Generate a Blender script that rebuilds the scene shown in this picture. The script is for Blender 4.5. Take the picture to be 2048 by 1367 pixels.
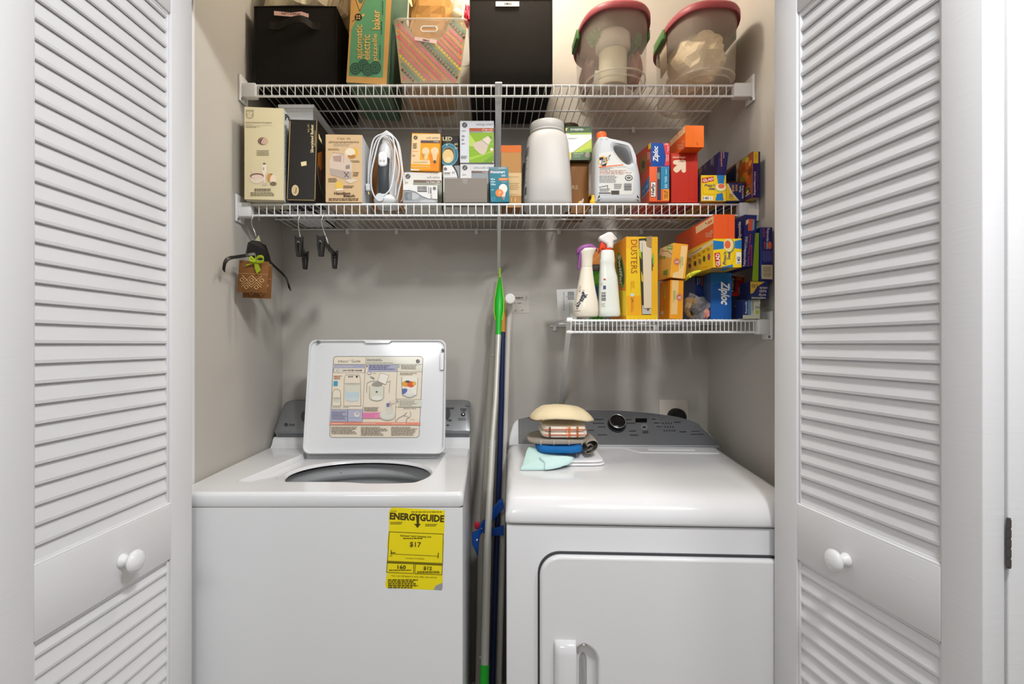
import bpy, bmesh, math, random
from mathutils import Vector, Matrix, noise
for o in list(bpy.data.objects): bpy.data.objects.remove(o)
SC = bpy.context.scene
COL = SC.collection
# ------------------------------------------------------------------ camera
FPX, CX, CY, ZC = 1040.0, 975.0, 688.0, 1.30       # focal length in pixels, principal point, eye height
cam = bpy.data.cameras.new('camera'); camo = bpy.data.objects.new('camera', cam); COL.objects.link(camo)
cam.sensor_fit = 'HORIZONTAL'; cam.sensor_width = 36.0; cam.lens = 36.0*FPX/2048
cam.shift_x = (1024-CX)/2048; cam.shift_y = (CY-683.5)/2048
cam.clip_start = 0.02
camo.location = (0, 0, ZC); camo.rotation_euler = (math.pi/2, 0, 0)
SC.camera = camo
# ------------------------------------------------------------------ light
SC.view_settings.view_transform = 'Standard'; SC.view_settings.look = 'None'
SC.view_settings.exposure = 0.0; SC.view_settings.gamma = 1.0
SC.view_settings.use_curve_mapping = False
world = bpy.data.worlds.new('world'); SC.world = world; world.use_nodes = True
bgn = world.node_tree.nodes['Background']
bgn.inputs[0].default_value = (0.97, 0.985, 1.0, 1); bgn.inputs[1].default_value = 0.27
def lamp(name, kind, loc, energy, color, size=0.1, target=None):
    l = bpy.data.lights.new(name, kind); l.energy = energy; l.color = color
    if kind == 'AREA': l.shape = 'DISK'; l.size = size
    else: l.shadow_soft_size = size
    o = bpy.data.objects.new(name, l); COL.objects.link(o); o.location = loc
    if target is not None:
        o.rotation_euler = (Vector(target)-Vector(loc)).to_track_quat('-Z', 'Y').to_euler()
    return o
lamp('hall_ceiling_lamp', 'AREA', (0.50, -0.02, 2.70), 22, (0.99, 0.995, 1.0), 0.26, (0.2, 1.0, 0.6))
lamp('hall_ceiling_lamp', 'AREA', (1.10, -0.10, 2.70), 12, (0.99, 0.995, 1.0), 0.26, (0.2, 1.1, 0.8))
lamp('room_fill_light', 'AREA', (-0.75, -1.7, 2.68), 26, (0.99, 0.995, 1.0), 0.75, (0.1, 1.4, 1.0))  # added fill light to lift the right wall, not a known fixture
lamp('closet_bulb', 'POINT', (0.10, 1.44, 2.70), 13.5, (1.0, 0.91, 0.77), 0.05)
# ------------------------------------------------------------------ materials
_mc = {}
GAIN = [1.0]          # lifts the measured print colours to surface colours
def lin(c):
    c /= 255.0
    return c/12.92 if c <= 0.04045 else ((c+0.055)/1.055)**2.4
def M(hx, rough=0.5, metal=0.0, bump=None, coat=0.0, var=None, spec=0.3):
    key = (hx, rough, metal, bump, coat, var, spec, GAIN[0])
    if key in _mc: return _mc[key]
    m = bpy.data.materials.new('finish_'+hx); m.use_nodes = True
    nt = m.node_tree; b = nt.nodes['Principled BSDF']
    col = [lin(int(hx[i:i+2], 16))*GAIN[0] for i in (0, 2, 4)]; k = max(1.0, max(col)/0.86)
    col = tuple(c/k for c in col)+(1,)
    b.inputs['Base Color'].default_value = col
    b.inputs['Roughness'].default_value = rough; b.inputs['Metallic'].default_value = metal
    b.inputs['Coat Weight'].default_value = coat; b.inputs['Coat Roughness'].default_value = 0.08
    b.inputs['Specular IOR Level'].default_value = spec
    if bump or var:
        tc = nt.nodes.new('ShaderNodeTexCoord'); n = nt.nodes.new('ShaderNodeTexNoise')
        n.inputs['Scale'].default_value = (bump or var)[0]; n.inputs['Detail'].default_value = 5
        mp = nt.nodes.new('ShaderNodeMapping')
        if bump and len(bump) > 2: mp.inputs['Scale'].default_value = bump[2]
        nt.links.new(tc.outputs['Object'], mp.inputs[0]); nt.links.new(mp.outputs[0], n.inputs['Vector'])
        if bump:
            bp = nt.nodes.new('ShaderNodeBump'); bp.inputs['Strength'].default_value = bump[1]
            bp.inputs['Distance'].default_value = 0.002
            nt.links.new(n.outputs['Fac'], bp.inputs['Height']); nt.links.new(bp.outputs[0], b.inputs['Normal'])
        if var:
            mx = nt.nodes.new('ShaderNodeMixRGB'); mx.blend_type = 'MULTIPLY'; mx.inputs[0].default_value = var[1]
            mx.inputs[1].default_value = col
            nt.links.new(n.outputs['Fac'], mx.inputs[2]); nt.links.new(mx.outputs[0], b.inputs['Base Color'])
    _mc[key] = m
    return m
def clear(hx, opacity, rough=0.15):
    key = ('clear', hx, opacity, rough)
    if key in _mc: return _mc[key]
    m = bpy.data.materials.new('clear_plastic_'+hx); m.use_nodes = True; nt = m.node_tree
    b = nt.nodes['Principled BSDF']; out = nt.nodes['Material Output']
    b.inputs['Base Color'].default_value = tuple(lin(int(hx[i:i+2], 16)) for i in (0, 2, 4))+(1,)
    b.inputs['Roughness'].default_value = rough
    t = nt.nodes.new('ShaderNodeBsdfTransparent'); mx = nt.nodes.new('ShaderNodeMixShader')
    mx.inputs[0].default_value = opacity
    nt.links.new(t.outputs[0], mx.inputs[1]); nt.links.new(b.outputs[0], mx.inputs[2])
    nt.links.new(mx.outputs[0], out.inputs['Surface'])
    _mc[key] = m
    return m
WHITE = M('F2F2F2', 0.45); PAPER = M('EDEAE4', 0.6); INK = M('26262A', 0.6); GREYINK = M('77777A', 0.6)
ENAMEL = M('E2E3E5', 0.22, coat=0.35); DOORP = M('E5E5E7', 0.42, bump=(14, 0.10, (1, 1, 12)))
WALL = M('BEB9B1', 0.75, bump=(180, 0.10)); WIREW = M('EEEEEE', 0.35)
# ------------------------------------------------------------------ pixel measuring (photo pixels -> points at a real depth)
_crop = [0.0, 0.0, 1.0]
def crop(x0=0, y0=0, x1=1, w=1): _crop[:] = [x0, y0, (x1-x0)/w]
def q(x, y): return _crop[0]+x*_crop[2], _crop[1]+y*_crop[2]
def at(x, y, Y):
    x, y = q(x, y)
    return Vector(((x-CX)*Y/FPX, Y, ZC-(y-CY)*Y/FPX))
def ray(x, y):
    x, y = q(x, y)
    return Vector(((x-CX)/FPX, 1.0, -(y-CY)/FPX))
EYE = Vector((0, 0, ZC))
# ------------------------------------------------------------------ mesh builder
class MB:
    def __init__(s, mat=None): s.v = []; s.f = []; s.fm = []; s.fs = []; s.mats = []; s.M = mat; s.lay = 0
    def mi(s, m):
        if m not in s.mats: s.mats.append(m)
        return s.mats.index(m)
    def add(s, verts, faces, mat, smooth=False):
        k = len(s.v); i = s.mi(mat)
        for p in verts:
            p = Vector(p); s.v.append(s.M @ p if s.M else p)
        for f in faces:
            s.f.append([a+k for a in f]); s.fm.append(i); s.fs.append(smooth)
        return s
    def box(s, a, b, mat):
        (x0, y0, z0), (x1, y1, z1) = a, b
        v = [(x0, y0, z0), (x1, y0, z0), (x1, y1, z0), (x0, y1, z0), (x0, y0, z1), (x1, y0, z1), (x1, y1, z1), (x0, y1, z1)]
        return s.add(v, [(0, 3, 2, 1), (4, 5, 6, 7), (0, 1, 5, 4), (1, 2, 6, 5), (2, 3, 7, 6), (3, 0, 4, 7)], mat)
    def rbox(s, a, b, mat, r=0.005, seg=3):
        bm = bmesh.new(); bmesh.ops.create_cube(bm, size=1)
        a = Vector(a); b = Vector(b); c = (a+b)/2; d = b-a
        for v in bm.verts: v.co = Vector((v.co.x*d.x, v.co.y*d.y, v.co.z*d.z))+c
        bmesh.ops.bevel(bm, geom=bm.edges[:], offset=r, segments=seg, affect='EDGES', profile=0.5)
        return s.bm(bm, mat, True)
    def bm(s, bm, mat, smooth=False):
        bm.verts.index_update()
        s.add([v.co.copy() for v in bm.verts], [[v.index for v in f.verts] for f in bm.faces], mat, smooth); bm.free()
        return s
    def tube(s, path, r, mat, seg=8, closed=False, caps=True):
        P = [Vector(p) for p in path]; n = len(P)
        rr = r if isinstance(r, (list, tuple)) else [r]*n
        T = []
        for i in range(n):
            a = P[(i-1) % n] if (closed or i > 0) else P[i]
            b = P[(i+1) % n] if (closed or i < n-1) else P[i]
            T.append((b-a).normalized())
        up = Vector((0, 0, 1)) if abs(T[0].z) < 0.9 else Vector((1, 0, 0))
        u = (up-T[0]*up.dot(T[0])).normalized(); V = []
        for i in range(n):
            u = (u-T[i]*u.dot(T[i])).normalized(); w = T[i].cross(u)
            for k in range(seg):
                a = 2*math.pi*k/seg
                V.append(P[i]+(u*math.cos(a)+w*math.sin(a))*rr[i])
        F = []
        for i in range(n if closed else n-1):
            j = (i+1) % n
            for k in range(seg):
                l = (k+1) % seg
                F.append((i*seg+k, i*seg+l, j*seg+l, j*seg+k))
        s.add(V, F, mat, True)
        if caps and not closed:
            s.add(V[:seg], [list(range(seg))[::-1]], mat); s.add(V[-seg:], [list(range(seg))], mat)
        return s
    def loft(s, rings, mat, smooth=True, cap0=True, cap1=True, closed=True):
        n = len(rings[0]); V = [p for r in rings for p in r]; F = []
        for i in range(len(rings)-1):
            for k in range(n if closed else n-1):
                l = (k+1) % n
                F.append((i*n+k, i*n+l, (i+1)*n+l, (i+1)*n+k))
        s.add(V, F, mat, smooth)
        if cap0: s.add(rings[0], [list(range(n))[::-1]], mat)
        if cap1: s.add(rings[-1], [list(range(n))], mat)
        return s
    def lathe(s, prof, c, mat, seg=28, axis='Z', sx=1.0, sy=1.0, e=2.0, cap0=True, cap1=True, smooth=True):
        c = Vector(c); rings = []
        for r, h in prof:
            R = []
            for k in range(seg):
                a = 2*math.pi*k/seg; ca, sa = math.cos(a), math.sin(a)
                x = math.copysign(abs(ca)**(2/e), ca)*r*sx; y = math.copysign(abs(sa)**(2/e), sa)*r*sy
                p = Vector((x, y, h)) if axis == 'Z' else (Vector((x, h, y)) if axis == 'Y' else Vector((h, x, y)))
                R.append(c+p)
            rings.append(R)
        return s.loft(rings, mat, smooth, cap0, cap1)
    def fill(s, outer, holes, mat):
        bm = bmesh.new()
        for loop in [outer]+holes:
            vs = [bm.verts.new(p) for p in loop]
            for i in range(len(vs)): bm.edges.new((vs[i], vs[(i+1) % len(vs)]))
        bmesh.ops.triangle_fill(bm, use_beauty=True, edges=bm.edges[:])
        return s.bm(bm, mat)
    def puffy(s, outline, hole, thick, rnd, mat, O=(0, 0, 0), U=(1, 0, 0), V=(0, 0, 1), B=(0, 1, 0), steps=3, back=None):
        """outline given in (u, v) metres; front face at O, thickness along B, edges rounded by rnd"""
        O, U, V, B = Vector(O), Vector(U), Vector(V), Vector(B)
        ins = []
        for i in range(steps+1):
            a = math.pi/2*i/steps
            ins.append((rnd*(1-math.sin(a)), rnd*(1-math.cos(a))))
        prof = ins+[(x, thick-y) for x, y in reversed(ins)]
        ins0 = prof
        def ring(poly, inset, d, sgn):
            n = len(poly); out = []
            area = sum(poly[i][0]*poly[(i+1) % n][1]-poly[(i+1) % n][0]*poly[i][1] for i in range(n))
            o = 1 if area > 0 else -1
            for i in range(n):
                a = Vector(poly[i-1]); b = Vector(poly[i]); c = Vector(poly[(i+1) % n])
                e1 = (b-a).normalized(); e2 = (c-b).normalized()
                n1 = Vector((-e1.y, e1.x))*o; n2 = Vector((-e2.y, e2.x))*o
                m = (n1+n2); m = m/max(0.35, m.length*m.length)*2 if m.length > 1e-6 else n1
                p = b+m*inset*sgn
                out.append(O+U*p.x+V*p.y+B*d)
            return out
        # profile: inset shrinks from rnd (front) to 0 and back
        R = [ring(outline, x, y, 1) for x, y in ins0]
        s.loft(R, mat, True, False, False)
        H = None
        if hole:
            H = [ring(hole, x, y, -1) for x, y in ins0]
            s.loft(H, mat, True, False, False)
        s.fill(R[0], [H[0]] if H else [], mat); s.fill(R[-1], [H[-1]] if H else [], mat)
        return s
    def lump(s, c, rad, mat, amp=0.2, freq=3.0, seed=0, sub=3, smooth=False, zmin=None):
        bm = bmesh.new(); bmesh.ops.create_icosphere(bm, subdivisions=sub, radius=1)
        c = Vector(c); o = Vector((seed*3.7, seed*1.3, seed*7.1))
        for v in bm.verts:
            d = v.co.normalized(); k = 1+amp*noise.noise(d*freq+o)+amp*0.5*noise.noise(d*freq*2.3+o)
            v.co = c+Vector((d.x*rad[0], d.y*rad[1], d.z*rad[2]))*k
            if zmin is not None and v.co.z < zmin: v.co.z = zmin
        return s.bm(bm, mat, smooth)
    def strip(s, pts, wdirs, mat):
        V = []; F = []
        for i, p in enumerate(pts):
            w = Vector(wdirs[i] if isinstance(wdirs, list) else wdirs)
            V += [Vector(p)-w, Vector(p)+w]
            if i: F.append((2*i-2, 2*i-1, 2*i+1, 2*i))
        return s.add(V, F, mat, True)
    def build(s, name, parent=None, origin=None, bevel=0):
        xs = [p.x for p in s.v]; ys = [p.y for p in s.v]; zs = [p.z for p in s.v]
        if origin is None: origin = Vector(((min(xs)+max(xs))/2, (min(ys)+max(ys))/2, min(zs)))
        origin = Vector(origin)
        me = bpy.data.meshes.new(name)
        me.from_pydata([p-origin for p in s.v], [], s.f)
        for m in s.mats: me.materials.append(m)
        me.polygons.foreach_set('material_index', s.fm); me.polygons.foreach_set('use_smooth', s.fs); me.update()
        o = bpy.data.objects.new(name, me); COL.objects.link(o)
        W[o] = origin
        if parent is not None: o.parent = parent; o.location = origin-W[parent]
        else: o.location = origin
        if bevel:
            bv = o.modifiers.new('soft_edges', 'BEVEL'); bv.width = bevel; bv.segments = 2; bv.limit_method = 'ANGLE'; bv.angle_limit = 0.7
        return o
W = {}
def tag(o, label, cat, group=None):
    o['label'] = label; o['category'] = cat
    if group: o['group'] = group
    return o
def thing(name, label, cat, loc, group=None):
    o = bpy.data.objects.new(name, None); o.empty_display_size = 0.02; COL.objects.link(o)
    o.location = loc; W[o] = Vector(loc)
    return tag(o, label, cat, group)
def struct(mb, name):
    o = mb.build(name); o['kind'] = 'structure'; return o
def smooth_curve(pts, n=4, closed=True):
    out = []; L = len(pts); rng = range(L if closed else L-1)
    for i in rng:
        p = [Vector(pts[(i+k) % L] if closed else pts[max(0, min(L-1, i+k))]) for k in (-1, 0, 1, 2)]
        for j in range(n):
            t = j/n
            out.append(0.5*((2*p[1])+(p[2]-p[0])*t+(2*p[0]-5*p[1]+4*p[2]-p[3])*t*t+(-p[0]+3*p[1]-3*p[2]+p[3])*t**3))
    if not closed: out.append(Vector(pts[-1]))
    return out
def rrect(x0, y0, x1, y1, r, n=6):
    P = []
    for cx, cy, a0 in ((x1-r, y1-r, 0), (x0+r, y1-r, 90), (x0+r, y0+r, 180), (x1-r, y0+r, 270)):
        for k in range(n+1):
            a = math.radians(a0+90*k/n); P.append((cx+r*math.cos(a), cy+r*math.sin(a)))
    return P
# ------------------------------------------------------------------ printing on flat faces
_tc = {}
def glyphs(t, bold):
    k = (t, bold)
    if k not in _tc:
        cu = bpy.data.curves.new('lettering', 'FONT'); cu.body = t; cu.offset = 0.022*bold; cu.resolution_u = 2; cu.fill_mode = 'FRONT'
        ob = bpy.data.objects.new('lettering', cu); me = bpy.data.meshes.new_from_object(ob)
        v = [p.co.copy() for p in me.vertices]; f = [list(p.vertices) for p in me.polygons]
        bpy.data.objects.remove(ob); bpy.data.curves.remove(cu); bpy.data.meshes.remove(me)
        x0 = min(p.x for p in v); x1 = max(p.x for p in v); y0 = min(p.y for p in v); y1 = max(p.y for p in v)
        _tc[k] = ([((p.x-x0)/(x1-x0), (p.y-y0)/(y1-y0)) for p in v], f)
    return _tc[k]
class Face:
    """a flat face to print on: O its top left corner, U along its width, V down its height"""
    def __init__(s, mb, O, U, V, step=0.00006):
        s.mb = mb; s.O = Vector(O); s.U = Vector(U); s.V = Vector(V); s.lu = s.U.length; s.lv = s.V.length
        s.u = s.U.normalized(); s.v = s.V.normalized(); s.N = s.v.cross(s.u).normalized(); s.n = 0; s.step = step
    def hit(s, x, y):
        d = ray(x, y); t = (s.O-EYE).dot(s.N)/d.dot(s.N); P = EYE+d*t-s.O
        return P.dot(s.u), P.dot(s.v)
    def lift(s): s.n += 1; return s.step*(s.n+2)
    def P(s, u, v, h):
        u = max(0.0, min(s.lu, u)); v = max(0.0, min(s.lv, v))
        return s.O+s.u*u+s.v*v+s.N*h
    def poly(s, pts, mat, clip=True):
        h = s.lift(); P = [s.P(*s.hit(x, y), h) for x, y in pts]
        if len(P) <= 4: s.mb.add(P, [list(range(len(P)))], mat)
        else: s.mb.fill(P, [], mat)
    def rect(s, x0, y0, x1, y1, mat): s.poly([(x0, y0), (x1, y0), (x1, y1), (x0, y1)], mat)
    def ell(s, cx, cy, rx, ry, mat, n=22, rot=0.0, a0=0, a1=360):
        h = s.lift(); P = []
        c, sn = math.cos(rot), math.sin(rot)
        for k in range(n):
            a = math.radians(a0+(a1-a0)*k/n)
            x = rx*math.cos(a); y = ry*math.sin(a)
            P.append(s.P(*s.hit(cx+x*c-y*sn, cy+x*sn+y*c), h))
        s.mb.add(P, [list(range(n))], mat)
    def line(s, pts, w, mat):
        h = s.lift(); P = [Vector(s.hit(x, y)) for x, y in pts]; w = w*_crop[2]*1.5/FPX/2
        for a, b in zip(P, P[1:]):
            d = (b-a)
            if d.length < 1e-7: continue
            d.normalize(); n = Vector((-d.y, d.x))*w; a2 = a-d*w*0.6; b2 = b+d*w*0.6
            s.mb.add([s.P(p.x, p.y, h) for p in (a2-n, b2-n, b2+n, a2+n)], [(0, 1, 2, 3)], mat)
    def text(s, t, x0, y0, x1, y1, mat, rot=0, bold=0, skew=0.0, quad=None):
        """fit the lettering into the pixel box (or a quad TL, TR, BR, BL)"""
        v, f = glyphs(t, bold); h = s.lift()
        Q = quad or [(x0, y0), (x1, y0), (x1, y1), (x0, y1)]
        tl, tr, br, bl = [Vector(s.hit(*p)) for p in Q]
        if rot == 90: tl, tr, br, bl = bl, tl, tr, br
        elif rot == -90: tl, tr, br, bl = tr, br, bl, tl
        elif rot == 180: tl, tr, br, bl = br, bl, tl, tr
        V = []
        for a, b in v:
            a2 = (a+skew*b)/(1+skew) if skew else a
            p = (bl*(1-a2)+br*a2)*(1-b)+(tl*(1-a2)+tr*a2)*b
            V.append(s.P(p.x, p.y, h))
        s.mb.add(V, f, mat)
    def small(s, x0, y0, x1, y1, n, mat, seed=1, fill=0.5, ragged=0.3, vert=False):
        """rows of illegibly small print"""
        rnd = random.Random(seed); h = s.lift()
        L = (y1-y0) if not vert else (x1-x0)
        for i in range(n):
            a = (i+0.25)/n; b = a+fill/n
            p = 0.0; end = 1-ragged*rnd.random()
            while p < end:
                wl = rnd.uniform(0.05, 0.14); e = min(end, p+wl)
                if not vert: R = [(x0+(x1-x0)*p, y0+L*a), (x0+(x1-x0)*e, y0+L*a), (x0+(x1-x0)*e, y0+L*b), (x0+(x1-x0)*p, y0+L*b)]
                else: R = [(x0+L*a, y0+(y1-y0)*p), (x0+L*b, y0+(y1-y0)*p), (x0+L*b, y0+(y1-y0)*e), (x0+L*a, y0+(y1-y0)*e)]
                s.mb.add([s.P(*s.hit(*c), h) for c in R], [(0, 1, 2, 3)], mat)
                p = e+0.02
    def bars(s, x0, y0, x1, y1, mat, seed=3, n=16, vert=False):
        rnd = random.Random(seed); h = s.lift(); w = [rnd.uniform(0.3, 1) for _ in range(2*n)]; t = sum(w); p = 0
        for i in range(2*n):
            e = p+w[i]/t
            if i % 2 == 0:
                R = [(x0+(x1-x0)*p, y0), (x0+(x1-x0)*e, y0), (x0+(x1-x0)*e, y1), (x0+(x1-x0)*p, y1)] if not vert else \
                    [(x0, y0+(y1-y0)*p), (x1, y0+(y1-y0)*p), (x1, y0+(y1-y0)*e), (x0, y0+(y1-y0)*e)]
                s.mb.add([s.P(*s.hit(*c), h) for c in R], [(0, 1, 2, 3)], mat)
            p = e
    def roundel(s, cx, cy, r, dark, light):
        s.ell(cx, cy, r, r, dark, 24); s.ell(cx, cy, r*0.88, r*0.88, light, 24); s.ell(cx, cy, r*0.8, r*0.8, dark, 24)
        s.text('GE', cx-r*0.55, cy-r*0.45, cx+r*0.55, cy+r*0.45, light, bold=0, skew=0.3)
class Carton:
    def __init__(s, xl, xr, yt, Y, depth, zb=None, YR=None, yb=None, roll=0.0, col='BBBBBB', front=None, left=None, right=None, bottom=None, top=None, rough=0.45):
        pl = at(xl, yt, Y); pr = at(xr, yt, YR or Y)
        if zb is None: zb = at(xl, yb, Y).z
        hgt = pl.z-zb
        ax = Vector((pr.x-pl.x, pr.y-pl.y, 0)); w = ax.length; ax.normalize(); ay = Vector((-ax.y, ax.x, 0)); az = Vector((0, 0, 1))
        A = Vector((pl.x, pl.y, zb)); Bq = Vector((pr.x, pr.y, zb))
        if roll:
            R = Matrix.Rotation(math.radians(roll), 3, ay); ax = R @ ax; az = R @ az
            P = A if roll < 0 else Bq-ax*w
            if roll < 0 and (P+ax*w).z < zb: P.z += zb-(P+ax*w).z
        else: P = A
        s.P, s.ax, s.ay, s.az, s.w, s.d, s.h = P, ax, ay, az, w, depth, hgt
        mb = s.mb = MB(); X, Yv, Z = ax*w, ay*depth, az*hgt
        base = M(col, rough)
        fm = lambda c: base if c is None else (M(c, rough) if isinstance(c, str) else c)
        v = [P, P+X, P+X+Yv, P+Yv, P+Z, P+X+Z, P+X+Yv+Z, P+Yv+Z]
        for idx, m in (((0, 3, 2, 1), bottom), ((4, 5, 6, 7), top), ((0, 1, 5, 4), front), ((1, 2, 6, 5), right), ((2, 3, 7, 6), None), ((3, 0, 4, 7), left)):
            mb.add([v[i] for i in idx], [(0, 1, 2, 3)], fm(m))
        # weld corners so that the edges can be softened
        s.front = Face(mb, P+Z, X, -Z); s.right = Face(mb, P+X+Z, Yv, -Z); s.left = Face(mb, P+Yv+Z, -Yv, -Z)
        s.top = Face(mb, P+Z+Yv, X, -Yv); s.bottom = Face(mb, P, X, Yv)
        s.ztop = zb+hgt
    def done(s, name, label, cat, group=None):
        o = s.mb.build(name)
        me = o.data; bm = bmesh.new(); bm.from_mesh(me); bm.verts.ensure_lookup_table()
        vs = [v for v in bm.verts if v.index < 24]; bmesh.ops.remove_doubles(bm, verts=vs, dist=1e-6); bm.to_mesh(me); bm.free()
        bv = o.modifiers.new('soft_edges', 'BEVEL'); bv.width = 0.0012; bv.segments = 2; bv.limit_method = 'ANGLE'; bv.angle_limit = 0.7
        return tag(o, label, cat, group)
def oval(cx, cy, rx, ry, z, n=44, e=2.7):
    out = []
    for k in range(n):
        a = 2*math.pi*k/n; ca, sa = math.cos(a), math.sin(a)
        out.append(Vector((cx+math.copysign(abs(ca)**(2/e), ca)*rx, cy+math.copysign(abs(sa)**(2/e), sa)*ry, z)))
    return out
# ------------------------------------------------------------------ room shell
XL, XR, YB = -0.735, 0.790, 1.864
YF0 = 1.205                                            # room-side face of the closet opening
HZ = 2.172                                              # underside of the opening's head
CEIL = 2.78
struct(MB().box((XL-0.1, YB, 0), (XR+0.1, YB+0.1, CEIL), WALL), 'wall_back')
struct(MB().box((XL-0.1, YF0+0.1, 0), (XL, YB, CEIL), WALL), 'wall_left')
struct(MB().box((XR, YF0+0.1, 0), (XR+0.1, YB, CEIL), WALL), 'wall_right')
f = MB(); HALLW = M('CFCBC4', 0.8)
f.box((-2.6, YF0, 0), (XL-0.03, YF0+0.1, CEIL), HALLW); f.box((XR+0.03, YF0, 0), (2.6, YF0+0.1, CEIL), HALLW)
f.box((XL-0.03, YF0, HZ), (XR+0.03, YF0+0.1, CEIL), HALLW)
struct(f, 'wall_front')
fl = M('A79C8C', 0.55, var=(9, 0.35))
struct(MB().box((-2.6, -3.0, -0.05), (2.6, YB+0.1, 0), fl), 'floor')
struct(MB().box((-2.6, -3.0, CEIL), (2.6, YB+0.1, CEIL+0.05), M('EDEBE7', 0.8)), 'ceiling')
t = MB()
for xa, xb in ((XL-0.03, XL), (XR, XR+0.03)): t.box((xa, YF0-0.012, 0), (xb, YF0+0.1, HZ), DOORP)
struct(t, 'trim_1')
t = MB()
for xa, xb in ((XL-0.10, XL-0.025), (XR+0.025, XR+0.10)): t.rbox((xa, YF0-0.022, 0), (xb, YF0, HZ+0.07), DOORP, 0.004)
t.rbox((XL-0.025, YF0-0.022, HZ), (XR+0.025, YF0, HZ+0.07), DOORP, 0.004)
struct(t, 'trim_2')
b = MB().rbox((XL, YB-0.012, 0), (XR, YB, 0.09), DOORP, 0.003)
struct(b, 'baseboard_back')
# ------------------------------------------------------------------ folding louvred doors
def door(name, near, far, back, L, with_knob=True, knob_u=0.2, sn=0.062, sf=0.072, th=0.036, hinge=None):
    near = Vector((near[0], near[1], 0)); far = Vector((far[0], far[1], 0))
    u = (far-near).normalized(); bk = Vector((u.y, -u.x, 0)) if back > 0 else Vector((-u.y, u.x, 0))
    Mx = Matrix.Translation(near) @ Matrix(((u.x, bk.x, 0, 0), (u.y, bk.y, 0, 0), (0, 0, 1, 0), (0, 0, 0, 1)))
    Z0, Z1 = 0.02, 2.13
    R = [(Z0, 0.21), (0.838, 0.956), (2.012, Z1)]
    root = bpy.data.objects.new(name, None); COL.objects.link(root); root.empty_display_size = 0.05
    root.location = near; W[root] = near.copy(); root['kind'] = 'structure'
    for a, b_ in ((0, sn), (L-sf, L)):
        MB(Mx).rbox((a, 0, Z0), (b_, th, Z1), DOORP, 0.002, 2).build('stile', root)
    for a, b_ in R:
        MB(Mx).rbox((sn, 0.0004, a), (L-sf, th-0.0004, b_), DOORP, 0.002, 2).build('rail', root)
    for (za, zb_) in ((R[0][1], R[1][0]), (R[1][1], R[2][0])):
        lo = MB(Mx); p = 0.03175; a0 = sn; a1 = L-sf
        z = za-0.030
        while z < zb_+0.004:
            A = [(0.0050, z), (0.0055, z-0.0050), (0.0100, z-0.0060), (0.0220, z+0.040), (0.0165, z+0.0420)]
            ring0 = [(a0-0.004, y, min(max(k, za-0.001), zb_+0.001)) for y, k in A]; ring1 = [(a1+0.004, y, min(max(k, za-0.001), zb_+0.001)) for y, k in A]
            lo.loft([[Vector(v) for v in ring0], [Vector(v) for v in ring1]], DOORP, False)
            z += p
        lo.build('louvers', root)
        # stepped moulding round the louvre opening
        mo = MB(Mx)
        for (ua, ub, z2, z3) in ((a0, a0+0.006, za, zb_), (a1-0.006, a1, za, zb_), (a0, a1, za, za+0.006), (a0, a1, zb_-0.006, zb_)):
            mo.rbox((ua, 0.0045, z2), (ub, th-0.005, z3), DOORP, 0.0015, 2)
        mo.loft([[Vector((u_, y, z)) for y, z in ((0.0008, za), (0.0012, za+0.0015), (0.0130, za+0.0085), (0.0150, za+0.0085), (0.0150, za))] for u_ in (a0, a1)], DOORP, False)
        mo.build('moulding', root)
    if with_knob:
        k = MB(Mx)
        prof = [(0.013, 0.0), (0.013, -0.004), (0.0105, -0.007), (0.009, -0.013), (0.0105, -0.017), (0.017, -0.020), (0.0205, -0.024), (0.021, -0.028), (0.0185, -0.0325), (0.012, -0.036), (0.004, -0.0375)]
        k.lathe(prof, (knob_u, 0, 0.892), M('EDEDEE', 0.25, coat=0.4), 28, 'Y')
        k.build('knob', root)
    if hinge:
        h = MB(Mx); hm = M('5E5A58', 0.45, 0.5)
        h.tube([(-0.003, th+0.0022, hinge-0.036), (-0.003, th+0.0022, hinge+0.036)], 0.0024, hm, 12)
        for kz in range(5): h.tube([(-0.003, th+0.0022, hinge-0.034+kz*0.0142), (-0.003, th+0.0022, hinge-0.0235+kz*0.0142)], 0.0030, hm, 12)
        h.build('hinge', root)
    return root
rn, rf = (0.7090, 0.744), (0.6557, 1.189)
door('door_1', rn, rf, 1, 0.4482, True, 0.243, hinge=1.30-(1083-688)*0.75/1040)
door('door_2', (0.7500, 0.7490), (0.7640, 1.190), 1, 0.4412, False)
ln, lf = (-0.7040, 0.742), (-0.6770, 1.192)
door('door_3', ln, lf, -1, 0.4508, True, 0.240, hinge=0.92)
door('door_4', (-0.7450, 0.747), (-0.7330, 1.188), -1, 0.4412, False)
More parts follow.
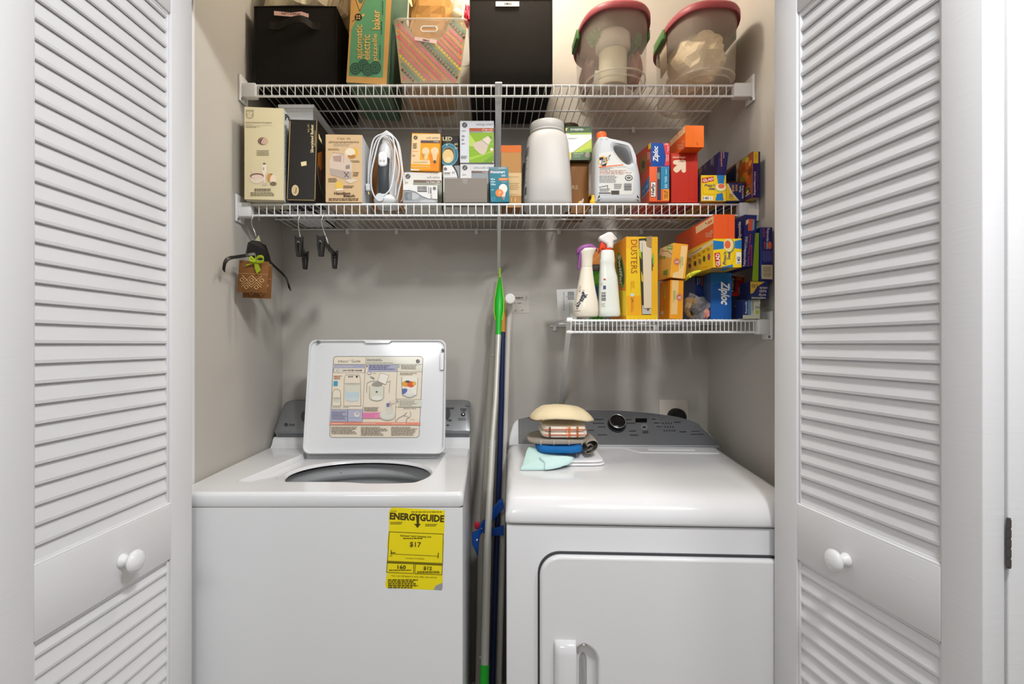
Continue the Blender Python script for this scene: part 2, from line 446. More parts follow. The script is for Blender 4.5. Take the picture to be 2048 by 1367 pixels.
# ------------------------------------------------------------------ wire shelves
def wire_shelf(label, x0, x1, Yf, z, lip, pitch, ends, brace=None, mid=True, wr=0.00145, cap=False, clips=()):
    root = thing('wire_shelf', label, 'shelf', ((x0+x1)/2, (Yf+YB)/2, z-0.01))
    rr = 0.0034; zr = z-0.0030-rr+0.002
    g = MB(); n = int(round((x1-x0)/pitch))
    for i in range(n+1):
        x = x0+0.004+(x1-x0-0.008)*i/n
        g.tube([(x, YB-0.004, z-wr), (x, Yf+0.004, z-wr), (x, Yf-0.0022, z-wr-0.003), (x, Yf-0.0045, z-0.008), (x, Yf-0.0045, z-lip-0.002)], wr, WIREW, 6)
    g.build('wire_grid', root)
    MB().tube([(x0, Yf, zr), (x1, Yf, zr)], rr, WIREW, 10).build('front_rail', root)
    MB().tube([(x0, Yf, z-lip), (x1, Yf, z-lip)], rr, WIREW, 10).build('lip_rail', root)
    if mid: MB().tube([(x0, (Yf+YB)/2+0.01, z-2*wr-0.0026), (x1, (Yf+YB)/2+0.01, z-2*wr-0.0026)], 0.0028, WIREW, 8).build('middle_rail', root)
    MB().tube([(x0-(0.006 if cap else 0), YB-0.007, z-2*wr-0.0026), (x1, YB-0.007, z-2*wr-0.0026)], 0.0028, WIREW, 8).build('back_rail', root)
    for sd in ends:
        e = MB(); pl = M('E4E4E4', 0.4)
        xw = XL if sd == 'l' else XR; s_ = 1 if sd == 'l' else -1
        xe = x0 if sd == 'l' else x1
        a, b_ = sorted((xw+s_*0.0005, xw+s_*0.007)); e.rbox((a, Yf-0.020, z-lip-0.020), (b_, Yf+0.030, z+0.022), pl, 0.002, 2)
        a, b_ = sorted((xw+s_*0.006, xe+s_*0.006)); e.rbox((a, Yf-0.013, z-lip-0.006), (b_, Yf+0.014, z-0.0005), pl, 0.004, 3)
        e.lathe([(0.004, -0.002), (0.004, 0.001)], (xw+s_*0.008, Yf-0.012, z-lip-0.013), M('8A8A8A', 0.4, 0.5), 10, 'X')
        e.build('end_bracket', root)
    for x in clips:
        MB().rbox((x-0.006, YB-0.014, z-0.022), (x+0.006, YB-0.0003, z-0.002), M('E6E6E6', 0.4), 0.002, 2).build('wall_clip', root)
    if cap:
        for zz in (zr, z-lip): MB().lathe([(0.0015, -0.009), (0.0048, -0.006), (0.0052, 0.004), (0.0048, 0.008)], (x0, Yf, zz), M('F4F2EE', 0.35), 12, 'X').build('end_cap', root)
    if brace:
        for (xa, xb, drop, w, off) in brace:
            A = Vector((xa, Yf-off, z-0.002)); Bp = Vector((xb, YB-0.004, z-drop)); d = (Bp-A).normalized(); sd = Vector((1, 0, 0)); nn = d.cross(sd).normalized()
            m = MB(); r = []
            for P, k in ((A, 1), (A+d*0.035, 1), (A.lerp(Bp, 0.2), 0.9), (A.lerp(Bp, 0.93), 0.8), (Bp, 0.8)):
                r.append([P-sd*w*k/2, P+sd*w*k/2, P+sd*w*k/2-nn*0.006, P+sd*w*k/3-nn*0.009, P-sd*w*k/3-nn*0.009, P-sd*w*k/2-nn*0.006])
            m.loft(r, M('DEDEDE', 0.38), False)
            m.lathe([(0.003, -0.001), (0.003, 0.0012)], A+d*0.018-nn*0.009, M('777777', 0.4, 0.6), 10, 'Y')
            m.build('support_brace', root)
    return root
ZT, ZM, ZL = 2.076, 1.716, 1.371
wire_shelf('white wire shelf along the top of the closet, holding the black bins and clear tubs', -0.693, 0.738, 1.552, ZT-.0008, 0.036, 0.0233, 'lr', [(0.033, 0.036, 0.30, 0.021, 0.012)], clips=(-0.60, -0.17, 0.52))
wire_shelf('white wire shelf at mid height, holding light bulb boxes and the iron', -0.697, 0.742, 1.530, ZM-.0008, 0.037, 0.0228, 'lr', [(0.035, 0.040, 0.165, 0.012, -0.008)], clips=(-0.50, -0.325, -0.04, 0.255, 0.55))
wire_shelf('short white wire shelf at lower right, holding spray bottles', 0.229, 0.757, 1.454, ZL-.0008, 0.0365, 0.01175, 'r', [(0.232, 0.262, 0.285, 0.016, -0.010)], cap=True, mid=True, wr=0.0011, clips=(0.24, 0.6))
# ------------------------------------------------------------------ washing machine
WX0, WX1, WY = -0.7315, -0.0555, 1.206
washer = thing('washing_machine', 'white top loading washing machine with its lid propped open', 'washing machine', ((WX0+WX1)/2, WY+0.3, 0))
ZTOP, ZSEAM = 0.956, 0.922
cbp = rrect(WX0+0.002, WY+0.002, WX1-0.002, YB-0.03, 0.006, 3)
MB().loft([[Vector((x, y, z)) for x, y in cbp] for z in (0.03, 0.04, ZSEAM-0.0008)], ENAMEL, True, True, False).build('cabinet', washer)
for x in (WX0+0.05, WX1-0.05):
    for y in (WY+0.05, YB-0.08): MB().lathe([(0.022, 0.0), (0.022, 0.012), (0.010, 0.014), (0.010, 0.034)], (x, y, 0), M('333333', 0.6), 14).build('foot', washer)
# top deck with sunken lid well and the round tub mouth
top = MB()
o = rrect(WX0, WY, WX1, 1.735, 0.012, 4)
def lp(poly, ins, z): 
    c = Vector((sum(p[0] for p in poly)/len(poly), sum(p[1] for p in poly)/len(poly)))
    out = []
    for p in poly:
        d = Vector((c.x-p[0], c.y-p[1]))
        dx = ins if p[0] < c.x else -ins; dy = ins if p[1] < c.y else -ins
        out.append(Vector((p[0]+dx, p[1]+dy, z)))
    return out
rings = [lp(o, 0.002, ZSEAM), lp(o, 0, ZSEAM+0.003), lp(o, 0, ZTOP-0.009), lp(o, 0.0025, ZTOP-0.003), lp(o, 0.008, ZTOP)]
top.loft(rings, ENAMEL, True, False, False)
well = [(-0.612, 1.302), (-0.40, 1.300), (-0.335, 1.294), (-0.30, 1.285), (-0.22, 1.287), (-0.165, 1.302), (-0.150, 1.335), (-0.1345, 1.60), (-0.1345, 1.645), (-0.16, 1.66), (-0.55, 1.66), (-0.580, 1.645), (-0.583, 1.60), (-0.625, 1.33)]
well = smooth_curve(well, 2)
wt = [Vector((p[0], p[1], ZTOP)) for p in well]
cw = Vector((-0.37, 1.47, 0))
def shrink(loop, ins, z): return [Vector((p.x+(cw.x-p.x)/((cw-Vector((p.x, p.y, 0))).length)*ins, p.y+(cw.y-p.y)/((cw-Vector((p.x, p.y, 0))).length)*ins, z)) for p in loop]
wm = shrink(wt, 0.002, ZTOP-0.002); w2 = shrink(wt, 0.005, ZTOP-0.015); w3 = shrink(wt, 0.006, ZTOP-0.017)
top.fill(rings[-1], [wt], ENAMEL)
top.loft([wt, wm, w2, w3], ENAMEL, True, False, False)
ell = lambda rx, ry, z, cy=1.455: [Vector((-0.358+rx*math.cos(2*math.pi*k/48), max(1.3185+(0.203-rx)*.5, cy+ry*math.sin(2*math.pi*k/48)), z)) for k in range(48)]
zt = ZTOP-0.017
top.fill(w3, [ell(0.203, 0.170, zt)], ENAMEL)
top.loft([ell(0.203, 0.170, zt), ell(0.199, 0.166, zt-0.004), ell(0.1975, 0.1645, zt-0.008)], ENAMEL, True, False, False)
# riser up to the console
o2 = [Vector((x, y, z)) for x in (0,) for y, z in ()]
for (xa, xb) in ((WX0+0.012, WX1-0.004),):
    prof = [(1.700, ZTOP-0.004), (1.722, ZTOP), (1.735, ZTOP+0.010), (1.745, ZTOP+0.026), (1.752, ZTOP+0.031), (1.84, ZTOP+0.031), (1.84, ZSEAM)]
    top.loft([[Vector((xa, y, z)) for y, z in prof], [Vector((xb, y, z)) for y, z in prof]], ENAMEL, False)
top.build('top_deck', washer)
d = MB(); d.puffy([(-0.600, 1.300), (-0.512, 1.300), (-0.512, 1.312), (-0.535, 1.325), (-0.550, 1.360), (-0.585, 1.330)], None, 0.016, 0.003, ENAMEL, (0, 0, ZTOP-0.001), (1, 0, 0), (0, 1, 0), (0, 0, -1))
d.build('bleach_dispenser', washer)
tub = MB(); TG = M('B2B4B6', 0.36, 0.25)
pr = []
for k, (r, z) in enumerate([(0.203, -0.014), (0.213, -0.016), (0.216, -0.036), (0.210, -0.044), (0.212, -0.058), (0.222, -0.062), (0.222, -0.085), (0.214, -0.092), (0.214, -0.110), (0.224, -0.118), (0.224, -0.145), (0.215, -0.152), (0.215, -0.18), (0.225, -0.19), (0.225, -0.40), (0.19, -0.44), (0.05, -0.44)]): pr.append((r, zt+z))
tub.lathe(pr, (-0.358, 1.455, 0), TG, 48, sx=1.0, sy=0.86, cap0=False)
for a in (60, 78, 100, 120):
    tub.lathe([(0.0025, -0.001), (0.0025, 0.001)], (-0.348+0.218*math.cos(math.radians(a)), 1.455+0.1885*math.sin(math.radians(a)), zt-0.040), M('333333', 0.5), 8, 'Y')
tub.lathe([(0.222, 0.0), (0.232, -0.008), (0.236, -0.06)], (-0.358, 1.455, zt-0.004), M('2A2B2D', .7), 48, sx=1.0, sy=0.86, cap0=False, cap1=False)  # dark collar: shade of the gap under the deck, put in as colour
tub.build('wash_tub', washer)
# console
cs = MB(); GREYP = M('8E9093', 0.34, 0.55); DKG = M('6C6E71', 0.4, 0.3)
face = [(WX0+0.014, 1.748, ZTOP+0.058), (WX1-0.006, 1.748, ZTOP+0.072)]
bz = ZTOP+0.031
def crow(y, z, r): return y, z
prof = [(1.752, bz), (1.757, bz+0.008), (1.744, bz+0.020), (1.746, bz+0.026), (1.812, bz+0.104), (1.820, bz+0.112), (1.835, bz+0.117), (1.852, bz+0.112), (1.852, bz)]
secs = []
for x, k in ((WX0+0.018, 0.88), (WX0+0.022, 0.93), (WX0+0.032, 0.97), (WX0+0.05, 1.0), (WX1-0.035, 1.0), (WX1-0.018, 0.985), (WX1-0.008, 0.95), (WX1-0.004, 0.90)):
    secs.append([Vector((x, y, bz+(z-bz)*k)) for y, z in prof])
cs.loft(secs, GREYP, True)
cs.box((WX0+0.03, 1.7512, bz), (WX1-0.01, 1.7575, bz+0.0185), DKG)  # dark band paints in the shadow of the undercut below the face
crop(540, 660, 970, 1781)
fO = Vector((WX0+0.014, 1.8105, bz+0.1035)); fV = Vector((0, 1.7462-1.8105, 0.0265-0.1035))
cf = Face(cs, fO, (WX1-WX0-0.02, 0, 0), fV, 0.00012)
cf.roundel(133, 782, 15, INK, GREYP); cf.text('Profile', 152, 772, 212, 794, INK, skew=0.3)
cf.small(195, 600, 275, 612, 1, INK, 2); cf.ell(282, 715, 25, 44, M('5E6063', 0.3, 0.5)); cf.ell(1464, 690, 30, 50, M('5E6063', 0.3, 0.5))
cf.rect(1620, 595, 1672, 628, M('6D7074', 0.4)); cf.rect(1624, 599, 1668, 611, GREYP)
cf.text('START', 1578, 648, 1630, 663, INK, bold=1); cf.small(1585, 665, 1625, 675, 1, INK, 4)
cf.text('CARE', 1472, 640, 1524, 654, INK, bold=1); cf.text('TES', 1466, 740, 1504, 755, INK, bold=1); cf.text('SH', 1462, 780, 1486, 795, INK, bold=1)
cf.small(1560, 722, 1635, 748, 2, GREYINK, 6)
cs.build('console', washer)
kb = MB(); P = cf.O+cf.u*cf.hit(1600, 697)[0]+cf.v*cf.hit(1600, 697)[1]
Mk = Matrix.Translation(P) @ Vector((0, 0, 1)).rotation_difference(cf.N).to_matrix().to_4x4()
kb.M = Mk; kb.lathe([(0.0075, 0), (0.0075, 0.002), (0.0055, 0.003)], (0, 0, 0), M('2E2F31', 0.3, 0.5), 20); kb.lathe([(0.005, 0.003), (0.0045, 0.0045), (0.002, 0.005)], (0, 0, 0), M('B9BCBF', 0.2, 0.9), 20)
kb.build('start_button', washer)
# open lid
lidb, lidt = Vector((-0.354, 1.622, 0.958)), Vector((-0.354, 1.684, 1.314))
lv = (lidt-lidb); lh = lv.length; lv.normalize(); lx = Vector((1, 0, 0)); lbk = Vector((0, lv.z, -lv.y))     # lbk points to the wall
lid = MB(); out = rrect(-0.2215, 0, 0.2215, lh, 0.022, 6)
lid.puffy(out, None, 0.016, 0.004, ENAMEL, lidb, lx, lv, lbk)
inn = [(p[0]*0.965, lh/2+(p[1]-lh/2)*0.955) for p in out]
top_notch = []
rim_o = [lidb+lx*a+lv*b for a, b in out]; 
def ringp(sx, sy, h): return [lidb+lx*(a*sx)+lv*(lh/2+(b-lh/2)*sy)-lbk*h for a, b in out]
lid.loft([ringp(1.0, 1.0, -0.004), ringp(0.998, 0.998, 0.006), ringp(0.990, 0.988, 0.010), ringp(0.976, 0.970, 0.009), ringp(0.970, 0.962, 0.0)], ENAMEL, True, False, False)
# finger grip in the middle of the free edge, catch on the right
lid.loft([[lidb+lx*a+lv*b-lbk*h for a, b in ((-0.046, lh-0.003), (0.046, lh-0.003), (0.036, lh-0.012), (-0.036, lh-0.012))] for h in (0.0, 0.0095)], ENAMEL, False)
lid.loft([[lidb+lx*a+lv*b-lbk*h for a, b in ((0.203, lh-0.045), (0.214, lh-0.045), (0.214, lh-0.098), (0.203, lh-0.098))] for h in (0.0, 0.009)], ENAMEL, False)
lo = lid.build('lid', washer)
for (a, b) in ((-0.190, lh-0.008), (0.211, lh-0.035)):
    Mk = Matrix.Translation(lidb+lx*a+lv*b-lbk*0.0085) @ Vector((0, 0, 1)).rotation_difference(-lbk).to_matrix().to_4x4()
    s_ = MB(Mk); s_.lathe([(0.005, 0), (0.005, 0.002), (0.002, 0.0025)], (0, 0, 0), M('77797B', 0.4, 0.6), 14); s_.build('screw', lo)
# the guide sticker on the lid
crop(640, 690, 860, 1504)
st = MB(); Fz = Face(st, lidb+lx*-0.2215+lv*lh-lbk*0.0002, lx*0.443, -lv*lh, 0.00004)
BG = M('E9DDC8', 0.35, coat=0.5); LN = M('5E5A55', 0.5); LILAC = M('A9A9BE', 0.4, coat=0.4); PINK = M('E58CB0', 0.4); ORG = M('E8917A', 0.4); TXT = M('8C8072', 0.5); PALE = M('D9D6C4', 0.4, coat=.4)
def rpoly(x0, y0, x1, y1, r, sk): return [(x+sk*(y-y0)/(y1-y0), y) for x, y in rrect(x0, y0, x1, y1, r, 5)]
Fz.poly(rpoly(182, 150, 1412, 1265, 45, -55), M('6A665E', 0.4)); Fz.poly(rpoly(189, 157, 1405, 1258, 40, -55), BG)
Fz.poly([(630, 162), (1395, 165), (1395, 360), (630, 262)], PALE)
Fz.text('Infusor', 252, 200, 392, 236, INK); Fz.text('Guide', 432, 198, 552, 236, INK); Fz.small(396, 198, 424, 206, 1, INK, 4, ragged=0)
Fz.small(640, 185, 860, 222, 2, LN, 7); Fz.small(640, 236, 1060, 248, 1, LN, 9)
Fz.roundel(1338, 220, 28, INK, PALE)
Fz.poly([(195, 262), (618, 262), (615, 315), (188, 315)], LILAC); Fz.small(215, 282, 480, 294, 1, PALE, 4)
Fz.poly([(185, 318), (200, 318), (196, 370), (180, 370)], LILAC)
Fz.line([(192, 375), (612, 375)], 4, LN); Fz.line([(614, 318), (612, 375)], 4, LN); Fz.text('LOW WATER WASHER', 305, 333, 580, 356, INK, bold=1); Fz.ell(250, 345, 30, 16, LILAC); Fz.ell(254, 345, 20, 9, BG)
Fz.line([(630, 160), (600, 640), (578, 1050)], 4, LN); Fz.line([(1060, 262), (1040, 740), (1030, 1050)], 4, LN)
Fz.line([(190, 260), (1398, 262)], 4, LN)
Fz.poly([(662, 265), (1054, 265), (1050, 362), (655, 362)], LILAC); Fz.small(672, 272, 1025, 340, 3, M('4C4C70', 0.5), 5); Fz.text('1', 636, 272, 648, 302, INK)
Fz.text('2', 1068, 272, 1086, 304, INK); Fz.small(1110, 270, 1340, 332, 3, TXT, 8); Fz.line([(1056, 358), (1392, 362)], 3, LN); Fz.small(1095, 372, 1340, 410, 2, TXT, 3)
# small drawings: two washers, tub, basket, infusor, hand
def drum(x0, y0, x1, y1, lvl, seed):
    Fz.line([(x0, y1), (x0+8, y0+40), (x0+30, y0), (x1-30, y0), (x1-6, y0+40), (x1, y1), (x0, y1)], 4, LN)
    Fz.rect(x0+24, y0+110, x1-24, y1-80, PALE); Fz.rect(x0+24, lvl, x1-24, y1-90, M('BFD0D8', 0.4)); Fz.ell((x0+x1)/2, y1-92, (x1-x0)/2-24, 32, M('CBD5D6', 0.4))
    Fz.ell((x0+x1)/2, y0+128, (x1-x0)/2-20, 18, M('C9C3B4', 0.4)); Fz.line([(x0+10, y0+120), (x1-8, y0+120)], 3, LN)
drum(325, 405, 560, 830, 640, 1); Fz.ell(505, 430, 13, 13, INK)
for k in range(3): Fz.ell(395+24*k, 430, 9, 9, LN)
drum(168, 602, 288, 830, 740, 2); Fz.poly([(190, 490), (245, 490), (242, 555), (186, 555)], M('3C9CC0', 0.4)); Fz.small(192, 412, 310, 468, 3, M('B0673F', 0.5), 3)
Fz.small(170, 842, 290, 852, 1, TXT, 4); Fz.small(318, 842, 420, 852, 1, TXT, 5)
Fz.line([(640, 650), (644, 520), (700, 490), (790, 490)], 4, LN); Fz.line([(880, 520), (962, 490), (945, 650)], 4, LN); Fz.poly([(825, 380), (945, 412), (900, 540), (790, 490)], M('EFE9DA', 0.4))
Fz.line([(825, 380), (945, 412), (900, 540), (790, 490), (825, 380)], 4, LN); Fz.rect(680, 560, 876, 720, PALE); Fz.ell(778, 722, 98, 40, PALE); Fz.ell(785, 535, 72, 34, M('9A968A', 0.4)); Fz.ell(778, 720, 72, 30, M('E6E3D8', 0.4)); Fz.ell(778, 638, 16, 12, LN)
Fz.line([(680, 560), (680, 715), (720, 750), (778, 765), (840, 750), (874, 715), (876, 560)], 4, LN)
Fz.poly([(680, 420), (735, 440), (752, 462), (720, 460)], M('7E8C86', 0.4)); Fz.line([(736, 460), (732, 520)], 6, M('9CC3CC', 0.4)); Fz.ell(675, 380, 34, 20, LILAC); Fz.ell(672, 382, 24, 12, BG); Fz.small(728, 378, 768, 388, 1, LN, 4)
Fz.poly([(1118, 440), (1160, 428), (1300, 428), (1340, 450), (1322, 680), (1225, 716), (1130, 680)], M('EDE8DA', 0.4)); Fz.ell(1180, 530, 60, 42, M('E3A23C', 0.4)); Fz.ell(1245, 535, 52, 42, M('DB5A3A', 0.4)); Fz.ell(1200, 498, 34, 16, M('55504C', 0.4)); Fz.ell(1290, 525, 26, 30, M('DDB04A', 0.4)); Fz.poly([(1124, 595), (1180, 590), (1215, 620), (1150, 670), (1124, 672)], M('5E6DA8', 0.4)); Fz.ell(1226, 680, 76, 34, M('DAD9D2', 0.4)); Fz.poly([(1200, 600), (1250, 600), (1275, 670), (1180, 670)], M('E4E2DA', 0.4))
Fz.line([(1118, 440), (1130, 680), (1225, 716), (1322, 680), (1340, 450)], 4, LN)
Fz.line([(1038, 735), (1392, 742)], 4, LN); Fz.text('3', 1050, 752, 1068, 782, INK); Fz.poly([(1082, 745), (1390, 745), (1386, 842), (1080, 842)], PALE); Fz.small(1090, 752, 1330, 832, 4, TXT, 12); Fz.line([(1034, 845), (1386, 848)], 3, LN)
Fz.line([(1042, 1035), (1080, 990), (1150, 960), (1190, 918)], 5, INK); Fz.line([(1150, 965), (1190, 970), (1220, 990), (1190, 1000)], 4, INK); Fz.line([(1190, 1000), (1180, 1050)], 5, INK); Fz.line([(1230, 905), (1250, 940), (1225, 990)], 4, LN); Fz.small(1140, 858, 1330, 870, 1, GREYINK, 3); Fz.small(1240, 1008, 1300, 1018, 1, ORG, 3)
Fz.poly([(150, 878), (382, 880), (378, 1045), (140, 1045)], LILAC); Fz.small(165, 905, 370, 1018, 6, M('5B5570', 0.5), 3); Fz.poly([(388, 880), (586, 882), (580, 1045), (384, 1045)], M('B5B3C8', 0.4)); Fz.ell(508, 945, 36, 34, BG); Fz.ell(512, 935, 20, 18, M('B5B3C8', 0.4)); Fz.small(400, 985, 560, 1002, 1, M('6D9CBE', 0.4), 3)
Fz.line([(152, 876), (592, 880)], 4, LN); Fz.line([(384, 880), (380, 1045)], 4, LN)
Fz.small(608, 842, 820, 905, 3, TXT, 8); Fz.poly([(590, 920), (830, 918), (830, 998), (588, 998)], PINK); Fz.small(600, 930, 800, 985, 3, M('D8679A', 0.4), 3)
Fz.ell(925, 955, 108, 72, M('CFCDBE', 0.4)); Fz.ell(925, 945, 100, 62, M('DDDBCF', 0.4)); Fz.poly([(915, 830), (985, 835), (1000, 950), (905, 950)], M('D5D2C4', 0.4)); Fz.poly([(912, 792), (958, 790), (945, 850), (915, 840)], M('6A76A6', 0.4)); Fz.poly([(960, 755), (1010, 748), (1025, 790), (978, 805)], M('DFD3C6', 0.4)); Fz.poly([(962, 800), (985, 800), (975, 845), (955, 840)], M('E2A9A9', 0.4))
Fz.poly([(140, 1050), (1378, 1054), (1376, 1090), (136, 1086)], ORG)
for xx in (170, 575, 985): Fz.small(xx, 1064, xx+210, 1078, 1, BG, int(xx))
Fz.small(160, 1110, 525, 1212, 5, TXT, 21); Fz.small(565, 1112, 935, 1232, 6, TXT, 22); Fz.small(978, 1112, 1345, 1232, 6, TXT, 23)
sto = st.build('guide_sticker', lo); sto['label'] = 'cream instruction sticker with small drawings'
# energy label on the front panel
crop(750, 1000, 910, 1094)
en = MB(); YEL = M('F0DC1A', 0.5); EI = M('4A3F10', 0.6)
Ff = Face(en, (WX0, WY+0.002, ZSEAM), (WX1-WX0, 0, 0), (0, 0, -0.9), 0.00005)
Ff.poly([(232, 95), (955, 135), (952, 370), (935, 520), (944, 560), (925, 880), (925, 1160), (800, 1225), (150, 1195), (140, 1150), (165, 980), (160, 840), (178, 700), (165, 610), (190, 400), (190, 160), (205, 128)], YEL)
Ff.poly([(800, 1222), (830, 1165), (925, 1125), (922, 1215), (905, 1232)], M('9C9CA0', 0.4))
Ff.text('ENERGYGUIDE', 0, 0, 0, 0, EI, bold=2.2, quad=[(205, 162), (948, 202), (942, 302), (200, 262)])
Ff.poly([(560, 190), (608, 195), (602, 320), (628, 320), (582, 378), (534, 320), (570, 320)], EI)
Ff.small(215, 138, 335, 152, 1, EI, 2); Ff.small(495, 148, 945, 168, 1, EI, 3); Ff.small(210, 290, 390, 330, 2, EI, 4); Ff.small(688, 318, 890, 358, 2, EI, 5)
Ff.line([(195, 428), (935, 460)], 6, EI); Ff.line([(195, 428), (172, 830)], 6, EI); Ff.line([(935, 460), (925, 860)], 6, EI); Ff.line([(168, 830), (925, 862)], 8, EI); Ff.line([(168, 845), (925, 878)], 8, EI)
Ff.text('Estimated Yearly Operating Cost', 0, 0, 0, 0, EI, bold=0.8, quad=[(350, 468), (772, 486), (770, 515), (348, 497)]); Ff.small(385, 505, 730, 530, 1, EI, 6)
Ff.text('$17', 0, 0, 0, 0, EI, bold=0.6, quad=[(478, 562), (632, 570), (628, 648), (474, 640)])
Ff.line([(222, 680), (222, 735)], 8, EI); Ff.line([(222, 728), (865, 760)], 4, EI); Ff.line([(868, 715), (862, 785)], 8, EI); Ff.small(225, 702, 300, 726, 1, EI, 6); Ff.text('Cost Range of Similar Models', 0, 0, 0, 0, EI, bold=0.5, quad=[(420, 778), (676, 790), (674, 806), (418, 795)]); Ff.small(202, 748, 240, 762, 1, EI, 3)
Ff.line([(168, 850), (160, 980), (530, 995), (532, 862), (168, 850)], 5, EI); Ff.line([(552, 865), (548, 998), (915, 1012), (922, 882), (552, 865)], 5, EI)
Ff.text('160', 0, 0, 0, 0, EI, bold=0.9, quad=[(310, 878), (425, 884), (422, 938), (308, 932)]); Ff.text('$12', 0, 0, 0, 0, EI, bold=0.9, quad=[(665, 896), (780, 902), (778, 956), (663, 950)])
Ff.small(195, 940, 500, 960, 1, EI, 8, ragged=0.05); Ff.small(578, 960, 890, 992, 2, EI, 9, ragged=0.1)
Ff.text('Your cost will depend on your utility rates and use', 0, 0, 0, 0, EI, bold=0.4, quad=[(225, 1015), (845, 1040), (843, 1062), (223, 1037)])
Ff.small(180, 1070, 650, 1200, 5, EI, 11)
eno = en.build('energy_label', washer); eno['label'] = 'yellow energy cost label'
# ------------------------------------------------------------------ dryer
DM = Matrix.Translation((0.043, 1.240, 0)) @ Matrix.Rotation(math.radians(-2.8), 4, 'Z')
DI = DM.inverted()
dryer = thing('clothes_dryer', 'white front loading clothes dryer under the folded towels', 'dryer', DM @ Vector((0.34, 0.3, 0)))
DW = 0.686; DEN = M('E4E4E6', 0.20, coat=0.4)
MB(DM).rbox((0.002, 0.006, 0.03), (DW-0.002, 0.57, 0.868), DEN, 0.004).build('cabinet', dryer)
for x in (0.05, DW-0.05):
    for y in (0.06, 0.52): MB(DM).lathe([(0.022, 0.0), (0.022, 0.012), (0.010, 0.014), (0.010, 0.034)], (x, y, 0), M('333333', 0.6), 14).build('foot', dryer)
tp = [(0.012, 0.8705), (0.000, 0.8735), (-0.002, 0.880), (0.001, 0.896), (0.007, 0.910), (0.018, 0.923), (0.034, 0.933), (0.055, 0.940), (0.09, 0.9445), (0.15, 0.948), (0.30, 0.956), (0.455, 0.966), (0.470, 0.968), (0.57, 0.968), (0.57, 0.8705)]
secs = []
for x, k in ((0.0, 0.030), (0.002, 0.018), (0.007, 0.008), (0.015, 0.002), (0.025, 0), (DW-0.025, 0), (DW-0.015, 0.002), (DW-0.007, 0.008), (DW-0.002, 0.018), (DW, 0.030)):
    secs.append([Vector((x, y+(k*0.25 if i < 6 else 0), max(0.8705, z-k*(1 if z > 0.9 else 0.0)*min(1.0, (z-0.8705)/0.06)))) for i, (y, z) in enumerate(tp)])
MB(DM).loft(secs, DEN, True).build('top_panel', dryer)
fp = Face(MB(), DM @ Vector((0, 0, 1.1)), (DM.to_3x3() @ Vector((DW, 0, 0))), (0, 0, -1.1))
def dl(x, y):
    a, b = fp.hit(x, y); p = DI @ (fp.O+fp.u*a+fp.v*b); return p.x, p.z
crop(1060, 1080, 1560, 2048)
gx, gz = dl(72, 400)[0], dl(300, 103)[1]
gr = MB(DM); gr.puffy(rrect(gx-0.002, 0.21, DW-0.018, gz+0.002, 0.052, 8), rrect(gx+0.012, 0.224, DW-0.032, gz-0.012, 0.042, 8), 0.006, 0.0008, M('46474A', 0.6), (0, 0.0035, 0)); gr.build('door_groove', dryer)  # dark ring colours in the shaded groove around the door
hx0, hz1 = dl(192, 778); hx1 = dl(368, 800)[0]; hx2, hz2 = dl(545, 834)
dd = MB(DM)
hole = rrect(hx1-0.012, hz1-0.30, hx2, hz2, 0.040, 8)
dd.puffy(rrect(gx+0.002, 0.214, DW-0.022, gz-0.0025, 0.049, 8), hole, 0.020, 0.007, DEN, (0, -0.0145, 0))
sx0, sx1, sz0, sz1 = hx1-0.012, hx2, hz1-0.30, hz2
sc = [[Vector((a, y, b)) for a, b in rrect(sx0+i_, sz0+i_, sx1-i_, sz1-i_, max(0.006, 0.040-i_*.8), 8)] for i_, y in ((-0.0005, -0.0075), (0.0015, -0.003), (0.006, 0.0015), (0.014, 0.0045), (0.022, 0.0050))]
dd.loft(sc, DEN, True, False, True)
ddo = dd.build('dryer_door', dryer)
gg = MB(DM)
P = [(0.0, -0.008, hz1-0.302), (0.0, -0.030, hz1-0.292), (0.0, -0.034, hz1-0.26), (0.0, -0.034, hz1-0.030), (0.0, -0.031, hz1-0.012), (0.0, -0.022, hz1-0.003), (0.0, -0.010, hz1)]
rings = []
w = hx1-hx0
for (_, y, z) in P:
    rings.append([Vector((hx0+w*a, -0.013+(y+0.013)*b, z)) for a, b in ((0.0, 0), (0.02, 0.45), (0.10, 0.8), (0.28, 1.0), (0.92, 1.0), (1.0, 0.9), (1.0, 0.0))])
gg.loft(rings, DEN, True); gg.build('handle', ddo)
# console: sloped grey panel with an arched top
crop(1000, 780, 1560, 2048)
dc = MB(DM); DKP = M('6E7073', 0.36, 0.45); DWH = M('D3D5D8', 0.25, coat=0.3)
cO = Vector((0, 0.463, 0.9705)); cT = Vector((0, 0.555, 1.078)); cvec = (cT-cO); cl = cvec.length; cv = cvec.normalized(); cb = Vector((0, cv.z, -cv.y))
arch = lambda x, top: top*(0.62+0.38*math.sin(math.pi*min(1, max(0, (x/DW)*0.86+0.07)))**0.75)
def cpt(x, s): return cO+Vector((x, 0, 0))+cv*s
N_ = 26
outl = [(0.004, 0), (DW-0.004, 0)]+[(DW-0.004-(DW-0.008)*k/N_, 0) for k in range(0)]
KP = [(0.998, .06), (0.957, .40), (0.905, .68), (0.78, .86), (0.61, .965), (0.45, 1.0), (0.30, .965), (0.15, .84), (0.045, .69), (0.016, .40), (0.006, .12)]
tops = [(p.x*DW, p.y*cl) for p in smooth_curve(KP, 4, False)]
outl = [(0.004, 0.0), (DW-0.004, 0.0)]+tops
dc.puffy(outl, None, 0.030, 0.005, DWH, cO, (1, 0, 0), cv, cb)
back = [(x, s_) for x, s_ in outl]
dc.loft([[cpt(x, s_)+cb*0.026 for x, s_ in outl], [Vector((x, min(0.59, (cpt(x, s_)+cb*0.026).y+0.04), 0.968)) for x, s_ in outl]], DWH, True, False, False)
